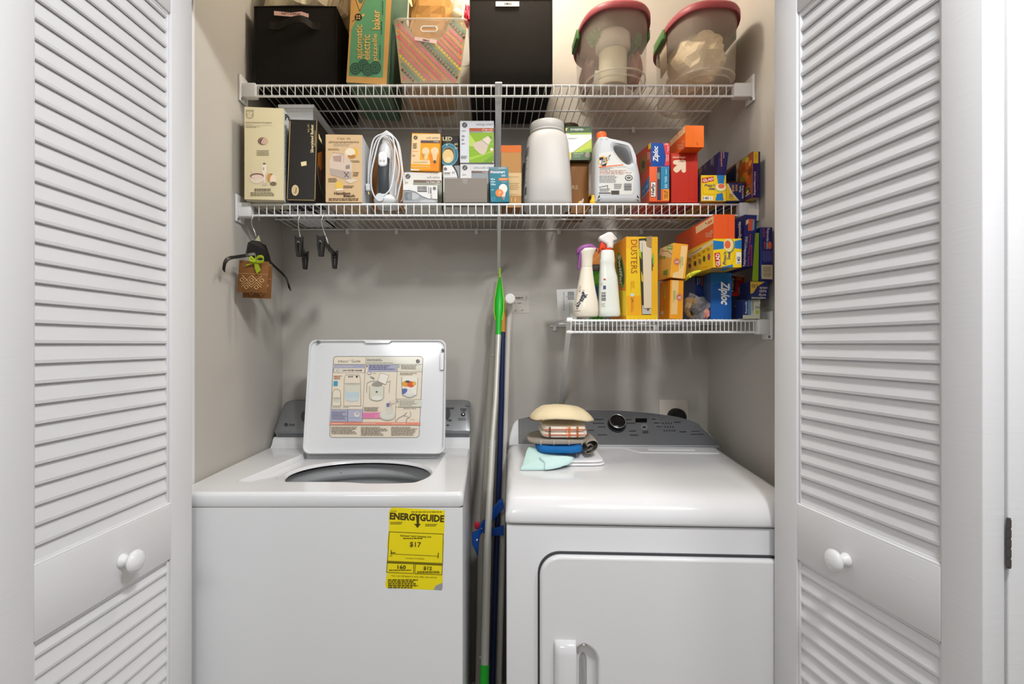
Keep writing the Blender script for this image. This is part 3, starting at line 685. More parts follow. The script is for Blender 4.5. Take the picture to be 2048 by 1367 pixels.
dco = dc.build('console', dryer)
cpn = MB(); cf = Face(cpn, DM @ (cpt(0, cl*1.05)-cb*0.0003), DM.to_3x3() @ Vector((DW, 0, 0)), DM.to_3x3() @ (-cv*cl*1.05), 0.00009)
pp = [(138, 398), (133, 228), (300, 198), (440, 175), (600, 158), (740, 151), (900, 153), (1040, 161), (1180, 182), (1330, 208), (1465, 238), (1638, 410)]
ul, ur = cf.hit(134, 300)[0], cf.hit(1468, 240)[0]; ub = cf.hit(1640, 408)[0]
inn_ = [(x, s_-0.0035) for x, s_ in tops if ul < x < ur]
h_ = cf.lift(); cpn.fill([cf.P(u_, cl*1.05-s_, h_) for u_, s_ in [(ul, 0.004), (ub, 0.004)]+inn_+[(ul, inn_[-1][1]-.002)]], [], DKP)
cf.line([(140, 402), (945, 408), (1640, 412)], 5, M('3C3D40', 0.4))
for (x0, y0, x1, y1, k) in ((680, 206, 760, 220, 1), (680, 234, 766, 248, 2), (716, 262, 772, 274, 3), (645, 287, 686, 298, 4), (714, 320, 786, 332, 5), (812, 190, 860, 198, 6), (916, 208, 965, 220, 7), (926, 236, 990, 248, 8), (944, 292, 994, 304, 9), (950, 322, 1014, 334, 10), (1270, 228, 1322, 240, 11), (1312, 298, 1362, 310, 12), (1395, 318, 1490, 326, 13), (1400, 298, 1460, 304, 14), (1042, 296, 1086, 316, 15)):
    cf.small(x0, y0, x1, y1, 1 if y1-y0 < 18 else 2, M('222326', 0.5), k, fill=0.6, ragged=0.05)
cf.rect(990, 207, 1074, 236, M('101012', 0.15)); cf.ell(1054, 272, 22, 18, M('A6A8AA', 0.4)); cf.ell(1054, 272, 19, 15, DKP); cf.rect(1042, 266, 1066, 278, INK)
for r_ in range(3):
    x0 = 1098+26*r_*0.7; y0 = 203+r_*28
    cf.line([(x0, y0), (x0+54, y0), (x0+58, y0+20), (x0+4, y0+20), (x0, y0)], 1.5, M('9A9C9E', 0.4)); cf.small(x0+8, y0+5, x0+50, y0+15, 1, INK, 20+r_)
    for k in range(5): cf.ell(1176+12*r_+19*k, 243+27*r_, 4, 6, M('222326', 0.4), 8)
cpo = cpn.build('control_panel', dco)
kx = cf.hit(853, 252); P = cf.O+cf.u*kx[0]+cf.v*kx[1]
Mk = Matrix.Translation(P) @ Vector((0, 0, 1)).rotation_difference(cf.N).to_matrix().to_4x4()
kn = MB(Mk); kn.lathe([(0.030, 0.0), (0.0305, 0.004), (0.029, 0.007)], (0, 0, 0), M('55575A', 0.3, 0.7), 36); kn.lathe([(0.0285, 0.006), (0.0265, 0.020), (0.025, 0.024), (0.022, 0.0255), (0.015, 0.0245), (0.004, 0.0245)], (0, 0, 0), M('3A3B3E', 0.16, 0.85), 36)
kn.tube([(0.0255*math.cos(2*math.pi*k/36), 0.0255*math.sin(2*math.pi*k/36), 0.0232) for k in range(36)], 0.0016, M('D8DADC', 0.15, 1.0), 8, closed=True)
kn.build('cycle_knob', dco)
# lint filter lid with its white notice
lf_ = MB(DM)
def topz(y): return 0.956+(y-0.30)*0.01/0.155
Q = [(0.375, 0.452), (0.655, 0.452), (0.655, 0.400), (0.415, 0.400)]
lf_.loft([[Vector((x, y, topz(y)-0.001)) for x, y in Q], [Vector((x, y, topz(y)+0.0022)) for x, y in Q]], DEN, False)
lfo = lf_.build('lint_filter_lid', dryer)
nb = MB(DM); Q = [(0.445, 0.436), (0.590, 0.436), (0.590, 0.420), (0.445, 0.420)]
nb.loft([[Vector((x, y, topz(y)+0.0021)) for x, y in Q], [Vector((x, y, topz(y)+0.0026)) for x, y in Q]], M('F6F6F6', 0.5), False); nb.build('notice_label', lfo)
# wall outlet with the dryer plug
ou = thing('wall_outlet', 'beige wall outlet plate behind the dryer with a black plug', 'outlet', (0.665, YB, 1.05))
MB().rbox((0.614, YB-0.006, 0.990), (0.718, YB-0.0003, 1.102), M('CFC7BC', 0.5), 0.002, 2).build('cover_plate', ou)
pg = MB(); pg.lathe([(0.030, -0.004), (0.031, -0.030), (0.027, -0.034)], (0.671, YB-0.002, 1.042), M('171615', 0.5), 24, 'Y'); pg.tube([(0.671, YB-0.03, 1.042), (0.671, YB-0.045, 1.02), (0.671, YB-0.03, 0.96), (0.665, YB-0.015, 0.90)], 0.008, M('171615', 0.5), 10); pg.build('plug', ou)
GAIN[0] = 1.12
# ================================================================== TOP SHELF
KR = 'C99A58'; TOPG = 'storage things on the top shelf'
# black fabric storage cube with strap and label
crop(470, 0, 1000, 2048)
BLK = M('17130F', 0.85, bump=(420, 0.25), spec=0.25)
def fabric_bin(name, label, x0, x1, Y, y1, zt, zb=ZT, rim=None, group=None):
    root = thing(name, label, 'storage bin', ((x0+x1)/2, (Y+y1)/2, zb), group)
    b = MB(); w = 0.004
    a = rrect(x0, Y, x1, y1, 0.008, 4); n = len(a)
    def ring(ins, z, bulge=0):
        c = ((x0+x1)/2, (Y+y1)/2); out = []
        for p in a:
            sx = 1-ins/(x1-x0)*2; sy = 1-ins/(y1-Y)*2
            out.append(Vector((c[0]+(p[0]-c[0])*sx*(1+bulge), c[1]+(p[1]-c[1])*sy*(1+bulge), z)))
        return out
    zs = [zb, zb+0.004, zb+0.06, zb+(zt-zb)*0.5, zt-0.01, zt]
    b.loft([ring(0.003, zs[0]), ring(0, zs[1]), ring(0, zs[2], 0.008), ring(0, zs[3], 0.012), ring(0, zs[4], 0.004), ring(0, zs[5])], BLK, True, True, False)
    b.loft([ring(0, zt), ring(w, zt), ring(w, zb+0.006)], BLK, False, False, True)
    b.build('fabric_body', root)
    sm = MB()
    for x in (x0+0.0015, x1-0.0015): sm.tube([(x, Y+0.0005, zb+0.004), (x, Y-0.001, (zb+zt)/2), (x, Y+0.0005, zt-0.002)], 0.0022, BLK, 8)
    sm.tube([(x0, Y+0.0005, zt-0.001), ((x0+x1)/2, Y-0.0005, zt+0.001), (x1, Y+0.0005, zt-0.001)], 0.0025, BLK, 8)
    sm.build('piping', root)
    return root
bx0, bx1 = at(148, 640, 1.575).x, at(785, 640, 1.575).x
zt1 = at(300, 52, 1.575).z
bin1 = fabric_bin('fabric_bin', 'black fabric cube bin with a pink label and strap handle, left end of top shelf', bx0, bx1, 1.575, 1.845, zt1, group=TOPG)
hd = MB(); P = []
for x, y, o in ((270, 200, .002), (340, 205, .002), (390, 180, .014), (440, 160, .022), (500, 150, .024), (545, 160, .018), (600, 200, .004), (658, 208, .002)):
    P.append(at(x, y, 1.572-o))
P = smooth_curve(P, 3, False)
hd.loft([[p+Vector((0, 0, 0.0105)), p+Vector((0, -0.003, 0.0105)), p+Vector((0, -0.003, -0.0105)), p+Vector((0, 0, -0.0105))] for p in P], M('1E1914', 0.8, bump=(300, 0.2)), False)
hd.build('strap_handle', bin1)
crop(490, 0, 700, 2048)
lb = MB(); lf2 = Face(lb, (bx0, 1.5712, zt1), (bx1-bx0, 0, 0), (0, 0, -0.2), 0.00025)
lf2.poly([(568, 215), (900, 250), (1100, 228), (1245, 275), (1242, 348), (1110, 300), (935, 330), (568, 300)], M('E9BFB4', 0.6))
lf2.text('PARTY SUPPLIES', 0, 0, 0, 0, M('4A2A22', 0.6), bold=1, quad=[(712, 246), (1085, 262), (1085, 300), (712, 290)])
lb.build('name_label', bin1)['label'] = 'pink adhesive label reading PARTY SUPPLIES'
# cream pleated paper decoration sticking out above the bin
CRM = M('EADFC4', 0.7)
pd = MB(); c0 = Vector((-0.570, 1.715, zt1+0.004)); ringsP = []
for j, (r, h) in enumerate(((0.105, 0.0), (0.150, 0.025), (0.158, 0.065), (0.150, 0.11), (0.120, 0.155), (0.07, 0.18))):
    R = []
    for k in range(72):
        a = 2*math.pi*k/72; rr = r*(1+0.055*math.cos(24*a/2+j*1.57)+0.03*math.cos(24*a))
        R.append(c0+Vector((rr*math.cos(a)*0.94, rr*math.sin(a)*0.8, h+0.008*math.cos(12*a+j*math.pi))))
    ringsP.append(R)
pd.loft(ringsP, CRM, False)
tag(pd.build('paper_decoration'), 'cream pleated paper decoration resting on the rim of the left black bin', 'party decoration')
# pizzelle maker carton
crop(690, 0, 950, 1975)
c = Carton(18, 632, -1100, 1.556, 0.255, ZT, roll=3.4, col=KR, right='3C5844', left=KR, bottom='55755E', rough=0.6)
GR = M('5F9A70', 0.6); KI = M('E0B266', 0.6); DG = M('2F5240', 0.6); BKI = M('30281C', 0.6); F_ = c.front
F_.poly([(98, -600), (650, -600), (575, 1180), (55, 1155), (98, 440), (150, 340), (320, -10)], GR)
F_.poly([(98, -620), (340, -600), (320, -10), (222, 180), (90, 470)], M(KR, 0.6))
F_.line([(150, -30), (222, 170), (310, -10)], 9, BKI); F_.ell(240, 5, 38, 50, M('55745A', .6))
F_.ell(202, 262, 56, 56, BKI)
for a in (-18, 18):
    for b in (-18, 18): F_.ell(202+a, 262+b, 12, 12, KI)
F_.line([(110, 330), (165, 296)], 9, BKI); F_.poly([(250, 230), (292, 205), (300, 240), (260, 262)], KI)
F_.text('automatic', 165, 375, 262, 895, KI, rot=90, bold=0.5); F_.text('electric', 262, 530, 382, 910, KI, rot=90, bold=0.5)
F_.text('pizzelle', 415, 515, 508, 925, KI, rot=90, bold=0.5); F_.text('baker', 415, 155, 530, 450, KI, rot=90, bold=0.5)
F_.small(520, 690, 545, 920, 1, DG, 1, vert=True); F_.small(540, 330, 572, 605, 1, DG, 2, vert=True); F_.small(560, 20, 588, 240, 1, DG, 3, vert=True)
for cx, cy in ((160, 1045), (280, 995), (350, 1060), (465, 1030)):
    F_.ell(cx, cy, 84, 92, DG)
    for k in range(1, 5): F_.ell(cx, cy, 84-k*16, 92-k*17, M('47725A', .6) if k % 2 else DG)
RT = c.right
c.done('appliance_carton', 'kraft and green pizzelle baker carton standing beside the left black bin', 'box', TOPG)
# clear plastic bin with a patterned paper liner
crop(690, 0, 950, 1975)
ysf = 1.572
A_, B_, C_, D_ = at(738, 275, ysf), at(1870, 275, ysf), at(1735, 1262, ysf), at(850, 1262, ysf)
xb0, xb1 = D_.x, C_.x; xt0, xt1 = A_.x, B_.x; ztp = A_.z; dpth = 0.265
pb = thing('clear_bin', 'clear plastic handled bin with zigzag patterned liner on top shelf', 'storage bin', ((xb0+xb1)/2, ysf+dpth/2, ZT), TOPG)
PL = clear('F3EDE0', 0.22, 0.12)
def binring(z, ins=0.0):
    k = (z-ZT)/(ztp-ZT); x0 = xb0+(xt0-xb0)*k+ins; x1 = xb1+(xt1-xb1)*k-ins
    return [Vector((p[0], p[1], z)) for p in rrect(x0, ysf+ins, x1, ysf+dpth-ins, 0.022, 5)]
bb = MB(); bb.loft([binring(ZT, 0.004), binring(ZT+0.006), binring(ztp-0.004)], PL, True, True, False)
bb.build('plastic_shell', pb)
rm = MB(); rm.tube([p for p in binring(ztp-0.003, -0.001)], 0.0028, clear('F6F1E6', 0.5, 0.15), 8, closed=True); rm.build('rim', pb)
hh = MB(); crp = at(1275, 445, ysf); ho = rrect(-0.0262, -0.0098, 0.0262, 0.0098, 0.0095, 6); hi = rrect(-0.0225, -0.0065, 0.0225, 0.0065, 0.0063, 6)
hh.puffy(ho, hi, 0.004, 0.0012, clear('FFFFFF', 0.6, 0.15), (crp.x, ysf-0.003, crp.z)); hh.build('handle_grip', pb)
sh = MB(); sf = Face(sh, (xt0-0.004, ysf+0.0035, ztp), (xt1-xt0+0.008, 0, 0), (0, 0, ZT-ztp), 0.00004)
base = M('AD9878', 0.7)
poly = [(748, 300), (900, 295), (1040, 545), (1100, 580), (1440, 580), (1520, 500), (1600, 300), (1790, 300), (1850, 420), (1735, 1262), (852, 1262), (790, 700)]
sf.poly(poly, base)
cols = ['3E3128', '5E9078', 'E2CE2A', 'DE6470', 'DF8450', 'DB4F54', 'E08A45', 'DE6478']
def inside(x, y):
    n = len(poly); r = False; j = n-1
    for i in range(n):
        xi, yi = poly[i]; xj, yj = poly[j]
        if (yi > y) != (yj > y) and x < (xj-xi)*(y-yi)/(yj-yi)+xi: r = not r
        j = i
    return r
dx, dy = 0.70, 0.714                                    # rows run down to the right
for rw in range(-14, 16):
    col = M(cols[rw % 8], 0.6); big = (rw % 8) in (0, 2)
    ox, oy = 1300+rw*62*0.70, 780-rw*62*0.74
    h = sf.lift()
    for st_ in range(-18, 19):
        x = ox+st_*56*dx; y = oy+st_*56*dy
        L = 38 if big else 30
        L = 28.5; T = [(x-L*dx-14*dy, y-L*dy+14*dx), (x+L*dx-14*dy, y+L*dy+14*dx), (x+36*dy, y-36*dx)] if (rw % 8) in (0, 2) else \
            [(x-L*dx-20*dy, y-L*dy+20*dx), (x+L*dx-20*dy, y+L*dy+20*dx), (x+L*dx+4*dy, y+L*dy-4*dx), (x+30*dy, y-30*dx), (x-L*dx+4*dy, y-L*dy-4*dx)]
        if all(inside(*p) for p in T): sh.add([sf.P(*sf.hit(*p), h) for p in T], [list(range(len(T)))], col)
sh.build('patterned_liner', pb)
lb = MB(); lf2 = Face(lb, (xt0, ysf-0.0012, ztp), (xt1-xt0, 0, 0), (0, 0, -0.2), 0.00025)
lf2.poly([(1060, 558), (1398, 610), (1390, 668), (1055, 610)], M('E6C7C8', 0.6)); lf2.text('XMAS', 0, 0, 0, 0, M('3A2A2A', 0.6), bold=1, quad=[(1175, 590), (1285, 606), (1283, 640), (1172, 622)])
lb.build('name_label', pb)['label'] = 'pale adhesive label reading XMAS'
kb_ = MB(); kR = []; kx_ = (xb0+xb1)/2-.003
for k in range(13):
    z = ZT+.009+.285*k/12; row = []
    wd = (xb1-xb0)/2-.010+.010*k/12*(z < ztp)
    for i_, p in enumerate(oval(kx_, 1.700, wd, .098, z, 40, 5)):
        nn_ = noise.noise(Vector((p.x*26, p.y*26, z*24)))*.010+noise.noise(Vector((p.x*60, p.y*60, z*50)))*.005
        d_ = Vector((kx_-p.x, 1.700-p.y, 0)).normalized(); row.append(p+d_*(.004+abs(nn_)*1.6))
    kR.append(row)
kb_.loft(kR, M('A87A40', 0.8, bump=(60, 0.4)), False)
tag(kb_.build('kraft_bag'), 'crumpled brown paper bag stuffed inside the patterned clear bin', 'paper bag')
sc_ = MB(); p = at(985, 70, 1.592); sc_.add([p+Vector((-.008, 0, .02)), p+Vector((.004, 0, .02)), p+Vector((.009, -.002, -.006)), p+Vector((.005, -.002, -.008)), p+Vector((-.008, 0, .02))+Vector((0, .0015, 0)), p+Vector((.004, 0.0015, .02)), p+Vector((.009, -.0005, -.006)), p+Vector((.005, -.0005, -.008))], [(0, 1, 2, 3), (4, 7, 6, 5), (0, 4, 5, 1), (1, 5, 6, 2), (2, 6, 7, 3), (3, 7, 4, 0)], M('F1E3B4', 0.6))
tag(sc_.build('paper_tag'), 'cream pointed paper scrap in front of the brown paper bag', 'paper tag')
orb = MB(); oc = at(1708, 60, 1.592); orb.lathe([(0.001, -0.0165), (0.008, -0.019), (0.014, -0.015), (0.0150, -0.009), (0.0165, 0), (0.0150, 0.009), (0.014, 0.015), (0.008, 0.019), (0.001, 0.0165)], oc, clear('F5EEDC', 0.35, 0.08), 24)
orb.lathe([(0.004, -0.024), (0.004, -0.019)], oc, M('C9B88A', 0.25, 0.9), 12)
tag(orb.build('glass_ornament'), 'clear glass ball ornament at right inside the patterned bin', 'ornament')
orb = MB(); oc = at(1700, 225, 1.592); orb.lathe([(0.001, -0.018), (0.009, -0.016), (0.0140, -0.010), (0.0165, 0), (0.0140, 0.010), (0.009, 0.016), (0.001, 0.018)], oc, M('EFE3BF', 0.5), 24)
tag(orb.build('cream_ornament'), 'cream ball ornament under the glass ball in the patterned bin', 'ornament')
rb = MB(); oc = at(1865, 250, 1.70); rb.lump(oc, (0.012, 0.02, 0.032), M('C9304A', 0.5), 0.5, 3.5, 9, 3)
tag(rb.build('red_bow'), 'red ribbon bow squeezed between patterned bin and tall black bin', 'bow')
# second black bin
crop(920, 0, 1550, 2048)
x0, x1 = at(64, 500, 1.570).x, at(600, 500, 1.570).x
bin2 = fabric_bin('fabric_bin', 'tall black fabric bin with a small white label, middle of top shelf', x0, x1, 1.570, 1.835, at(300, -6, 1.57).z, group=TOPG)
lb = MB(); lf2 = Face(lb, (x0, 1.5655, at(300, 0, 1.57).z), (x1-x0, 0, 0), (0, 0, -0.2), 0.00025)
lf2.rect(232, 10, 385, 42, M('D6D2CC', 0.6)); lf2.text('XMAS', 285, 17, 335, 34, INK, bold=1); lb.build('name_label', bin2)['label'] = 'white adhesive label reading XMAS'
# two red lidded clear tubs
TUBP = clear('EFE2D0', 0.26, 0.2); RED = M('93434B', 0.45); LGR = M('4A7440', 0.5)
def tub_box(label, cx, cy):
    root = thing('lidded_tub', label, 'plastic tub', (cx, cy, ZT), TOPG)
    H = 0.186; b = MB(); rx, ry = 0.097, 0.160
    b.loft([oval(cx, cy, rx*0.86, ry*0.88, ZT+0.004), oval(cx, cy, rx*0.88, ry*0.90, ZT+0.001), oval(cx, cy, rx*0.95, ry*0.95, ZT+0.005), oval(cx, cy, rx*0.975, ry*0.965, ZT+0.016), oval(cx, cy, rx*0.98, ry*0.97, ZT+0.02), oval(cx, cy, rx*1.03, ry*1.0, ZT+H)], TUBP, True, True, False)
    b.build('tub_body', root)
    bs = MB(); bs.tube(oval(cx, cy, rx*0.965, ry*0.962, ZT+0.0165), 0.0028, clear('E2D4C0', 0.38, .25), 8, closed=True); bs.tube(oval(cx, cy, rx*0.87, ry*0.89, ZT+0.0040), 0.0028, clear('E2D4C0', 0.3, .25), 8, closed=True); bs.build('base_rim', root)
    l = MB(); z = ZT+H-0.006
    l.loft([oval(cx, cy, rx*1.035, ry*1.005, z+0.008), oval(cx, cy, rx*1.10, ry*1.055, z), oval(cx, cy, rx*1.115, ry*1.065, z+0.004), oval(cx, cy, rx*1.115, ry*1.065, z+0.018), oval(cx, cy, rx*1.08, ry*1.04, z+0.025), oval(cx, cy, rx*1.0, ry*0.98, z+0.026)], RED, True, False, True)
    l.build('lid', root)
    g = MB(); g.rbox((cx-rx*1.115-0.006, cy-0.045, z-0.016), (cx-rx*1.115+0.006, cy+0.045, z+0.016), LGR, 0.004); g.build('latch', root)
    g = MB(); g.rbox((cx+rx*1.115-0.006, cy-0.045, z-0.016), (cx+rx*1.115+0.006, cy+0.045, z+0.016), LGR, 0.004); g.build('latch', root)
    return root
tub_box('clear oval tub with red lid holding a white jar, left of the two tubs', 0.388, 1.648)
t2 = tub_box('clear oval tub with red lid full of cloth, right end of top shelf', 0.654, 1.648)
lb = MB(); lb.add([Vector((0.554, 1.67, ZT+0.16)), Vector((0.554, 1.61, ZT+0.16)), Vector((0.557, 1.61, ZT+0.075)), Vector((0.557, 1.67, ZT+0.075)), Vector((0.553, 1.67, ZT+0.16)), Vector((0.553, 1.61, ZT+0.16)), Vector((0.556, 1.61, ZT+0.075)), Vector((0.556, 1.67, ZT+0.075))], [(0, 1, 2, 3), (4, 7, 6, 5), (0, 4, 5, 1), (1, 5, 6, 2), (2, 6, 7, 3), (3, 7, 4, 0)], M('C9B8A0', 0.6)); lb.build('paper_label', t2)
j = MB(); j.lathe([(0.040, 0.004), (0.042, 0.008), (0.042, 0.105), (0.038, 0.112)], (0.382, 1.585, ZT+0.002), M('EDE6CC', 0.5), 28); j.lathe([(0.030, 0.11), (0.052, 0.118), (0.052, 0.155), (0.045, 0.163)], (0.382, 1.585, ZT+0.002), M('F0E6DC', 0.45), 28)
tag(j.build('white_jar'), 'white capped jar seen through the side of the left tub', 'jar')
j = MB(); j.lump((0.318, 1.67, ZT+0.075), (0.020, 0.075, 0.058), M('6B4248', 0.7), 0.2, 2.2, 2, 3, zmin=ZT+0.008); tag(j.build('maroon_pouch'), 'maroon pouch inside the left tub beside the white jar', 'pouch')
j = MB(); j.lump((0.450, 1.60, ZT+0.062), (0.022, 0.05, 0.052), M('94604E', 0.7), 0.2, 3, 3, 3, zmin=ZT+0.008); tag(j.build('brown_pouch'), 'brown pouch inside the left tub right of the white jar', 'pouch')
j = MB(); j.lump((0.452, 1.60, ZT+0.14), (0.018, 0.05, 0.026), M('3F6E48', 0.7), 0.4, 3, 5, 3); tag(j.build('green_garland'), 'dark green garland on top of the brown pouch in the left tub', 'garland')
j = MB(); j.lump((0.325, 1.58, ZT+0.155), (0.022, 0.03, 0.02), M('4A7A52', 0.7), 0.4, 3, 7, 3); tag(j.build('leaf_sprig'), 'green leaf sprig at upper left inside the left tub', 'sprig')
cl = MB(); cl.lump((0.654, 1.645, ZT+0.098), (0.076, 0.132, 0.083), M('E4D2B0', 0.85), 0.22, 2.1, 12, 4, False, ZT+0.012)
tag(cl.build('crumpled_cloth'), 'crumpled cream cloth inside the right tub', 'cloth')
# ================================================================== MIDDLE SHELF
MIDG = 'boxes on the middle shelf'; BULB = 'light bulb boxes on the middle shelf'
crop(480, 200, 660, 1172)
c = Carton(58, 568, 86, 1.492, 0.108, ZM, YR=1.503, col='C9C1A4', front='CFC29C', right='BFC3C0', rough=0.5)
F_ = c.front; ol = M('7B7558', 0.5)
F_.poly([(78, 128), (175, 128), (175, 205), (165, 230), (127, 248), (88, 230), (78, 205)], ol); F_.poly([(86, 150), (167, 150), (167, 203), (158, 224), (127, 239), (95, 224), (86, 203)], M('CFC29C', .5)); F_.ell(127, 192, 38, 34, ol); F_.ell(127, 192, 34, 30, M('CFC29C', .5))
F_.line([(95, 192), (115, 182), (140, 202), (160, 192)], 4, ol); F_.text('PHILIPS', 88, 133, 166, 146, M('CFC29C', .5), bold=1)
F_.text('hand blender/chopper', 75, 280, 418, 312, ol, bold=0.3); F_.small(78, 318, 190, 326, 1, ol, 2); F_.line([(78, 332), (418, 332)], 2, ol); F_.small(78, 342, 270, 362, 2, ol, 3)
F_.ell(300, 535, 68, 50, M('7A5A4C', .5)); F_.ell(318, 535, 50, 44, M('C7A48C', .5)); F_.ell(285, 535, 16, 38, M('4A3A34', .5), rot=0.5); F_.ell(292, 535, 6, 34, M('D9CFC0', .5), rot=.5)
F_.small(218, 650, 385, 728, 4, ol, 4, ragged=0.15)
F_.ell(220, 1015, 92, 72, M('D8C6B2', .5)); F_.ell(222, 990, 90, 38, M('7E5C4E', .5)); F_.ell(226, 1000, 76, 28, M('D6BFAE', .5)); F_.poly([(135, 890), (165, 882), (190, 950), (170, 960)], M('D8C3A0', .5))
F_.poly([(290, 850), (318, 832), (348, 850), (350, 930), (330, 980), (330, 1080), (312, 1080), (310, 980), (285, 930)], M('E2D2C0', .5)); F_.ell(318, 830, 20, 10, M('5D4A40', .5)); F_.ell(308, 895, 11, 22, M('B09A88', .5)); F_.ell(322, 1095, 28, 20, M('C7AE9E', .5)); F_.ell(384, 1010, 30, 55, M('C48A4C', .5)); F_.ell(435, 1040, 42, 66, M('DDC9B2', .5)); F_.ell(435, 1090, 42, 26, M('6C6448', .5)); F_.poly([(392, 965), (430, 958), (410, 975)], M('3F4A30', .5))
F_.small(190, 1150, 410, 1192, 2, M('4A4436', .5), 5, ragged=.05); F_.small(140, 1196, 455, 1252, 3, ol, 6, ragged=.1)
R_ = c.right; R_.text('PHI', 0, 0, 0, 0, INK, bold=2.2, quad=[(586, 178), (690, 208), (690, 262), (586, 266)])
R_.small(580, 320, 606, 1100, 5, GREYINK, 4, vert=True)
c.done('appliance_carton', 'cream hand blender carton at the left end of the middle shelf', 'box', MIDG)
c = Carton(612, 985, 262, 1.514, 0.098, ZM, roll=1.6, col='14100B', front='1C1811', right='15110C', rough=0.35)
F_ = c.front; GOLD = M('C9A869', 0.4); ivory = M('E2CFA2', .5)
F_.line([(655, 275), (615, 1285)], 7, GOLD); F_.line([(1000, 262), (975, 1290)], 6, GOLD); F_.line([(620, 1296), (965, 1304)], 5, GOLD)
F_.text('Silverplated Basket', 918, 322, 970, 685, ivory, rot=90, bold=0.6); F_.text('NO. 671', 880, 318, 904, 418, GOLD, rot=90); F_.small(972, 400, 986, 620, 1, GOLD, 3, vert=True)
F_.poly([(792, 808), (865, 795), (868, 850), (800, 862)], ivory); F_.ell(720, 1175, 46, 70, ivory); F_.ell(720, 1175, 40, 62, M('C7B183', .5)); F_.text('J', 704, 1140, 740, 1215, M('6A5630', .5), skew=.3)
F_.poly([(800, 300), (990, 300), (960, 1285), (800, 1285)], M('1F1C17', .35)) if False else None
R_ = c.right; R_.poly([(1022, 430), (1060, 520), (1068, 570), (1025, 500)], ivory); R_.poly([(1012, 690), (1080, 660), (1085, 880), (1050, 930), (1010, 830)], M('9C5A1C', .4)); R_.poly([(1012, 900), (1090, 920), (1090, 1100), (1040, 1050)], M('4A2410', .4))
R_.line([(1008, 840), (1015, 980), (1045, 1130), (1100, 1270)], 8, M('B9AE94', .4))
c.done('gift_carton', 'black carton with gold edges lettered for a silver plated basket', 'box', MIDG)
# white storage tray behind those two
tr = MB(); xa, xb = -0.648, -0.544
tr.box((xa, 1.622, ZM), (xb, 1.626, 2.040), M('D9DBDE', .4)); tr.box((xb-0.004, 1.626, ZM), (xb, 1.855, 2.040), M('D9DBDE', .4)); tr.box((xa, 1.626, ZM), (xa+0.004, 1.855, 2.040), M('D9DBDE', .4)); tr.box((xa, 1.851, ZM), (xb, 1.855, 2.040), M('D9DBDE', .4)); tr.box((xa, 1.622, ZM), (xb, 1.855, ZM+0.004), M('D9DBDE', .4))
tr.rbox((xa-0.004, 1.616, 2.034), (xb+0.005, 1.624, 2.046), M('E4E6E8', .35), 0.003); tr.rbox((xb-0.003, 1.624, 2.034), (xb+0.005, 1.856, 2.046), M('E4E6E8', .35), 0.003)
tag(tr.build('white_bin'), 'plain white plastic bin behind the black gift carton', 'storage bin')
crop(470, 190, 820, 1772)
c = Carton(918, 1287, 398, 1.520, 0.13, ZM, YR=1.524, col='C9A87C', front='CDAF85', right='B9BCC0', rough=0.5)
F_ = c.front; br = M('5A4030', .5); gy = M('9A8672', .5)
F_.text('Caja de', 1032, 428, 1170, 456, br); F_.text('almacenamiento', 948, 460, 1256, 488, br, bold=.3); F_.small(1000, 492, 1215, 522, 2, gy, 5)
F_.small(942, 540, 1075, 562, 2, br, 6); F_.ell(1208, 585, 34, 48, M('E0A81C', .5)); F_.ell(1165, 590, 55, 55, M('D9C4A0', .5)); F_.ell(1180, 620, 40, 24, M('A9743C', .5)); F_.ell(1168, 575, 50, 36, M('E0D2BC', .5)); F_.small(1160, 660, 1268, 685, 2, br, 7)
F_.poly([(1005, 580), (1105, 600), (1190, 690), (1180, 840), (1150, 860), (962, 800), (955, 660)], M('CDB9A8', .5)); F_.poly([(990, 620), (1080, 610), (1075, 680), (1000, 670)], M('A98E80', .5)); F_.poly([(960, 740), (1180, 780), (1175, 845), (1140, 858), (968, 805)], M('AC9C92', .5)); F_.poly([(1105, 860), (1200, 848), (1245, 862), (1170, 895)], M('D6C4AE', .5)); F_.line([(1105, 780), (1150, 835)], 8, M('4F4640', .5)); F_.line([(1150, 780), (1110, 830)], 7, M('4F4640', .5)); F_.poly([(1120, 715), (1160, 705), (1165, 745), (1120, 750)], M('8E8078', .5)); F_.line([(990, 580), (1100, 600), (1100, 690)], 3, gy)
F_.small(1195, 778, 1265, 825, 3, br, 9); F_.small(945, 840, 1045, 885, 3, br, 10); F_.ell(1055, 915, 38, 40, M('DDB44A', .5)); F_.poly([(1015, 950), (1090, 945), (1100, 965), (1030, 970)], M('E2D6C0', .5)); F_.small(1100, 915, 1220, 945, 2, br, 11)
F_.text('Hamilton', 1005, 980, 1170, 1010, br, bold=1.6); F_.text('Beach', 1100, 1006, 1215, 1034, br, bold=1.6); F_.small(950, 1042, 1265, 1072, 2, br, 12, ragged=.1)
c.done('appliance_carton', 'tan carton with Spanish lettering left of the clothes iron', 'box', MIDG)
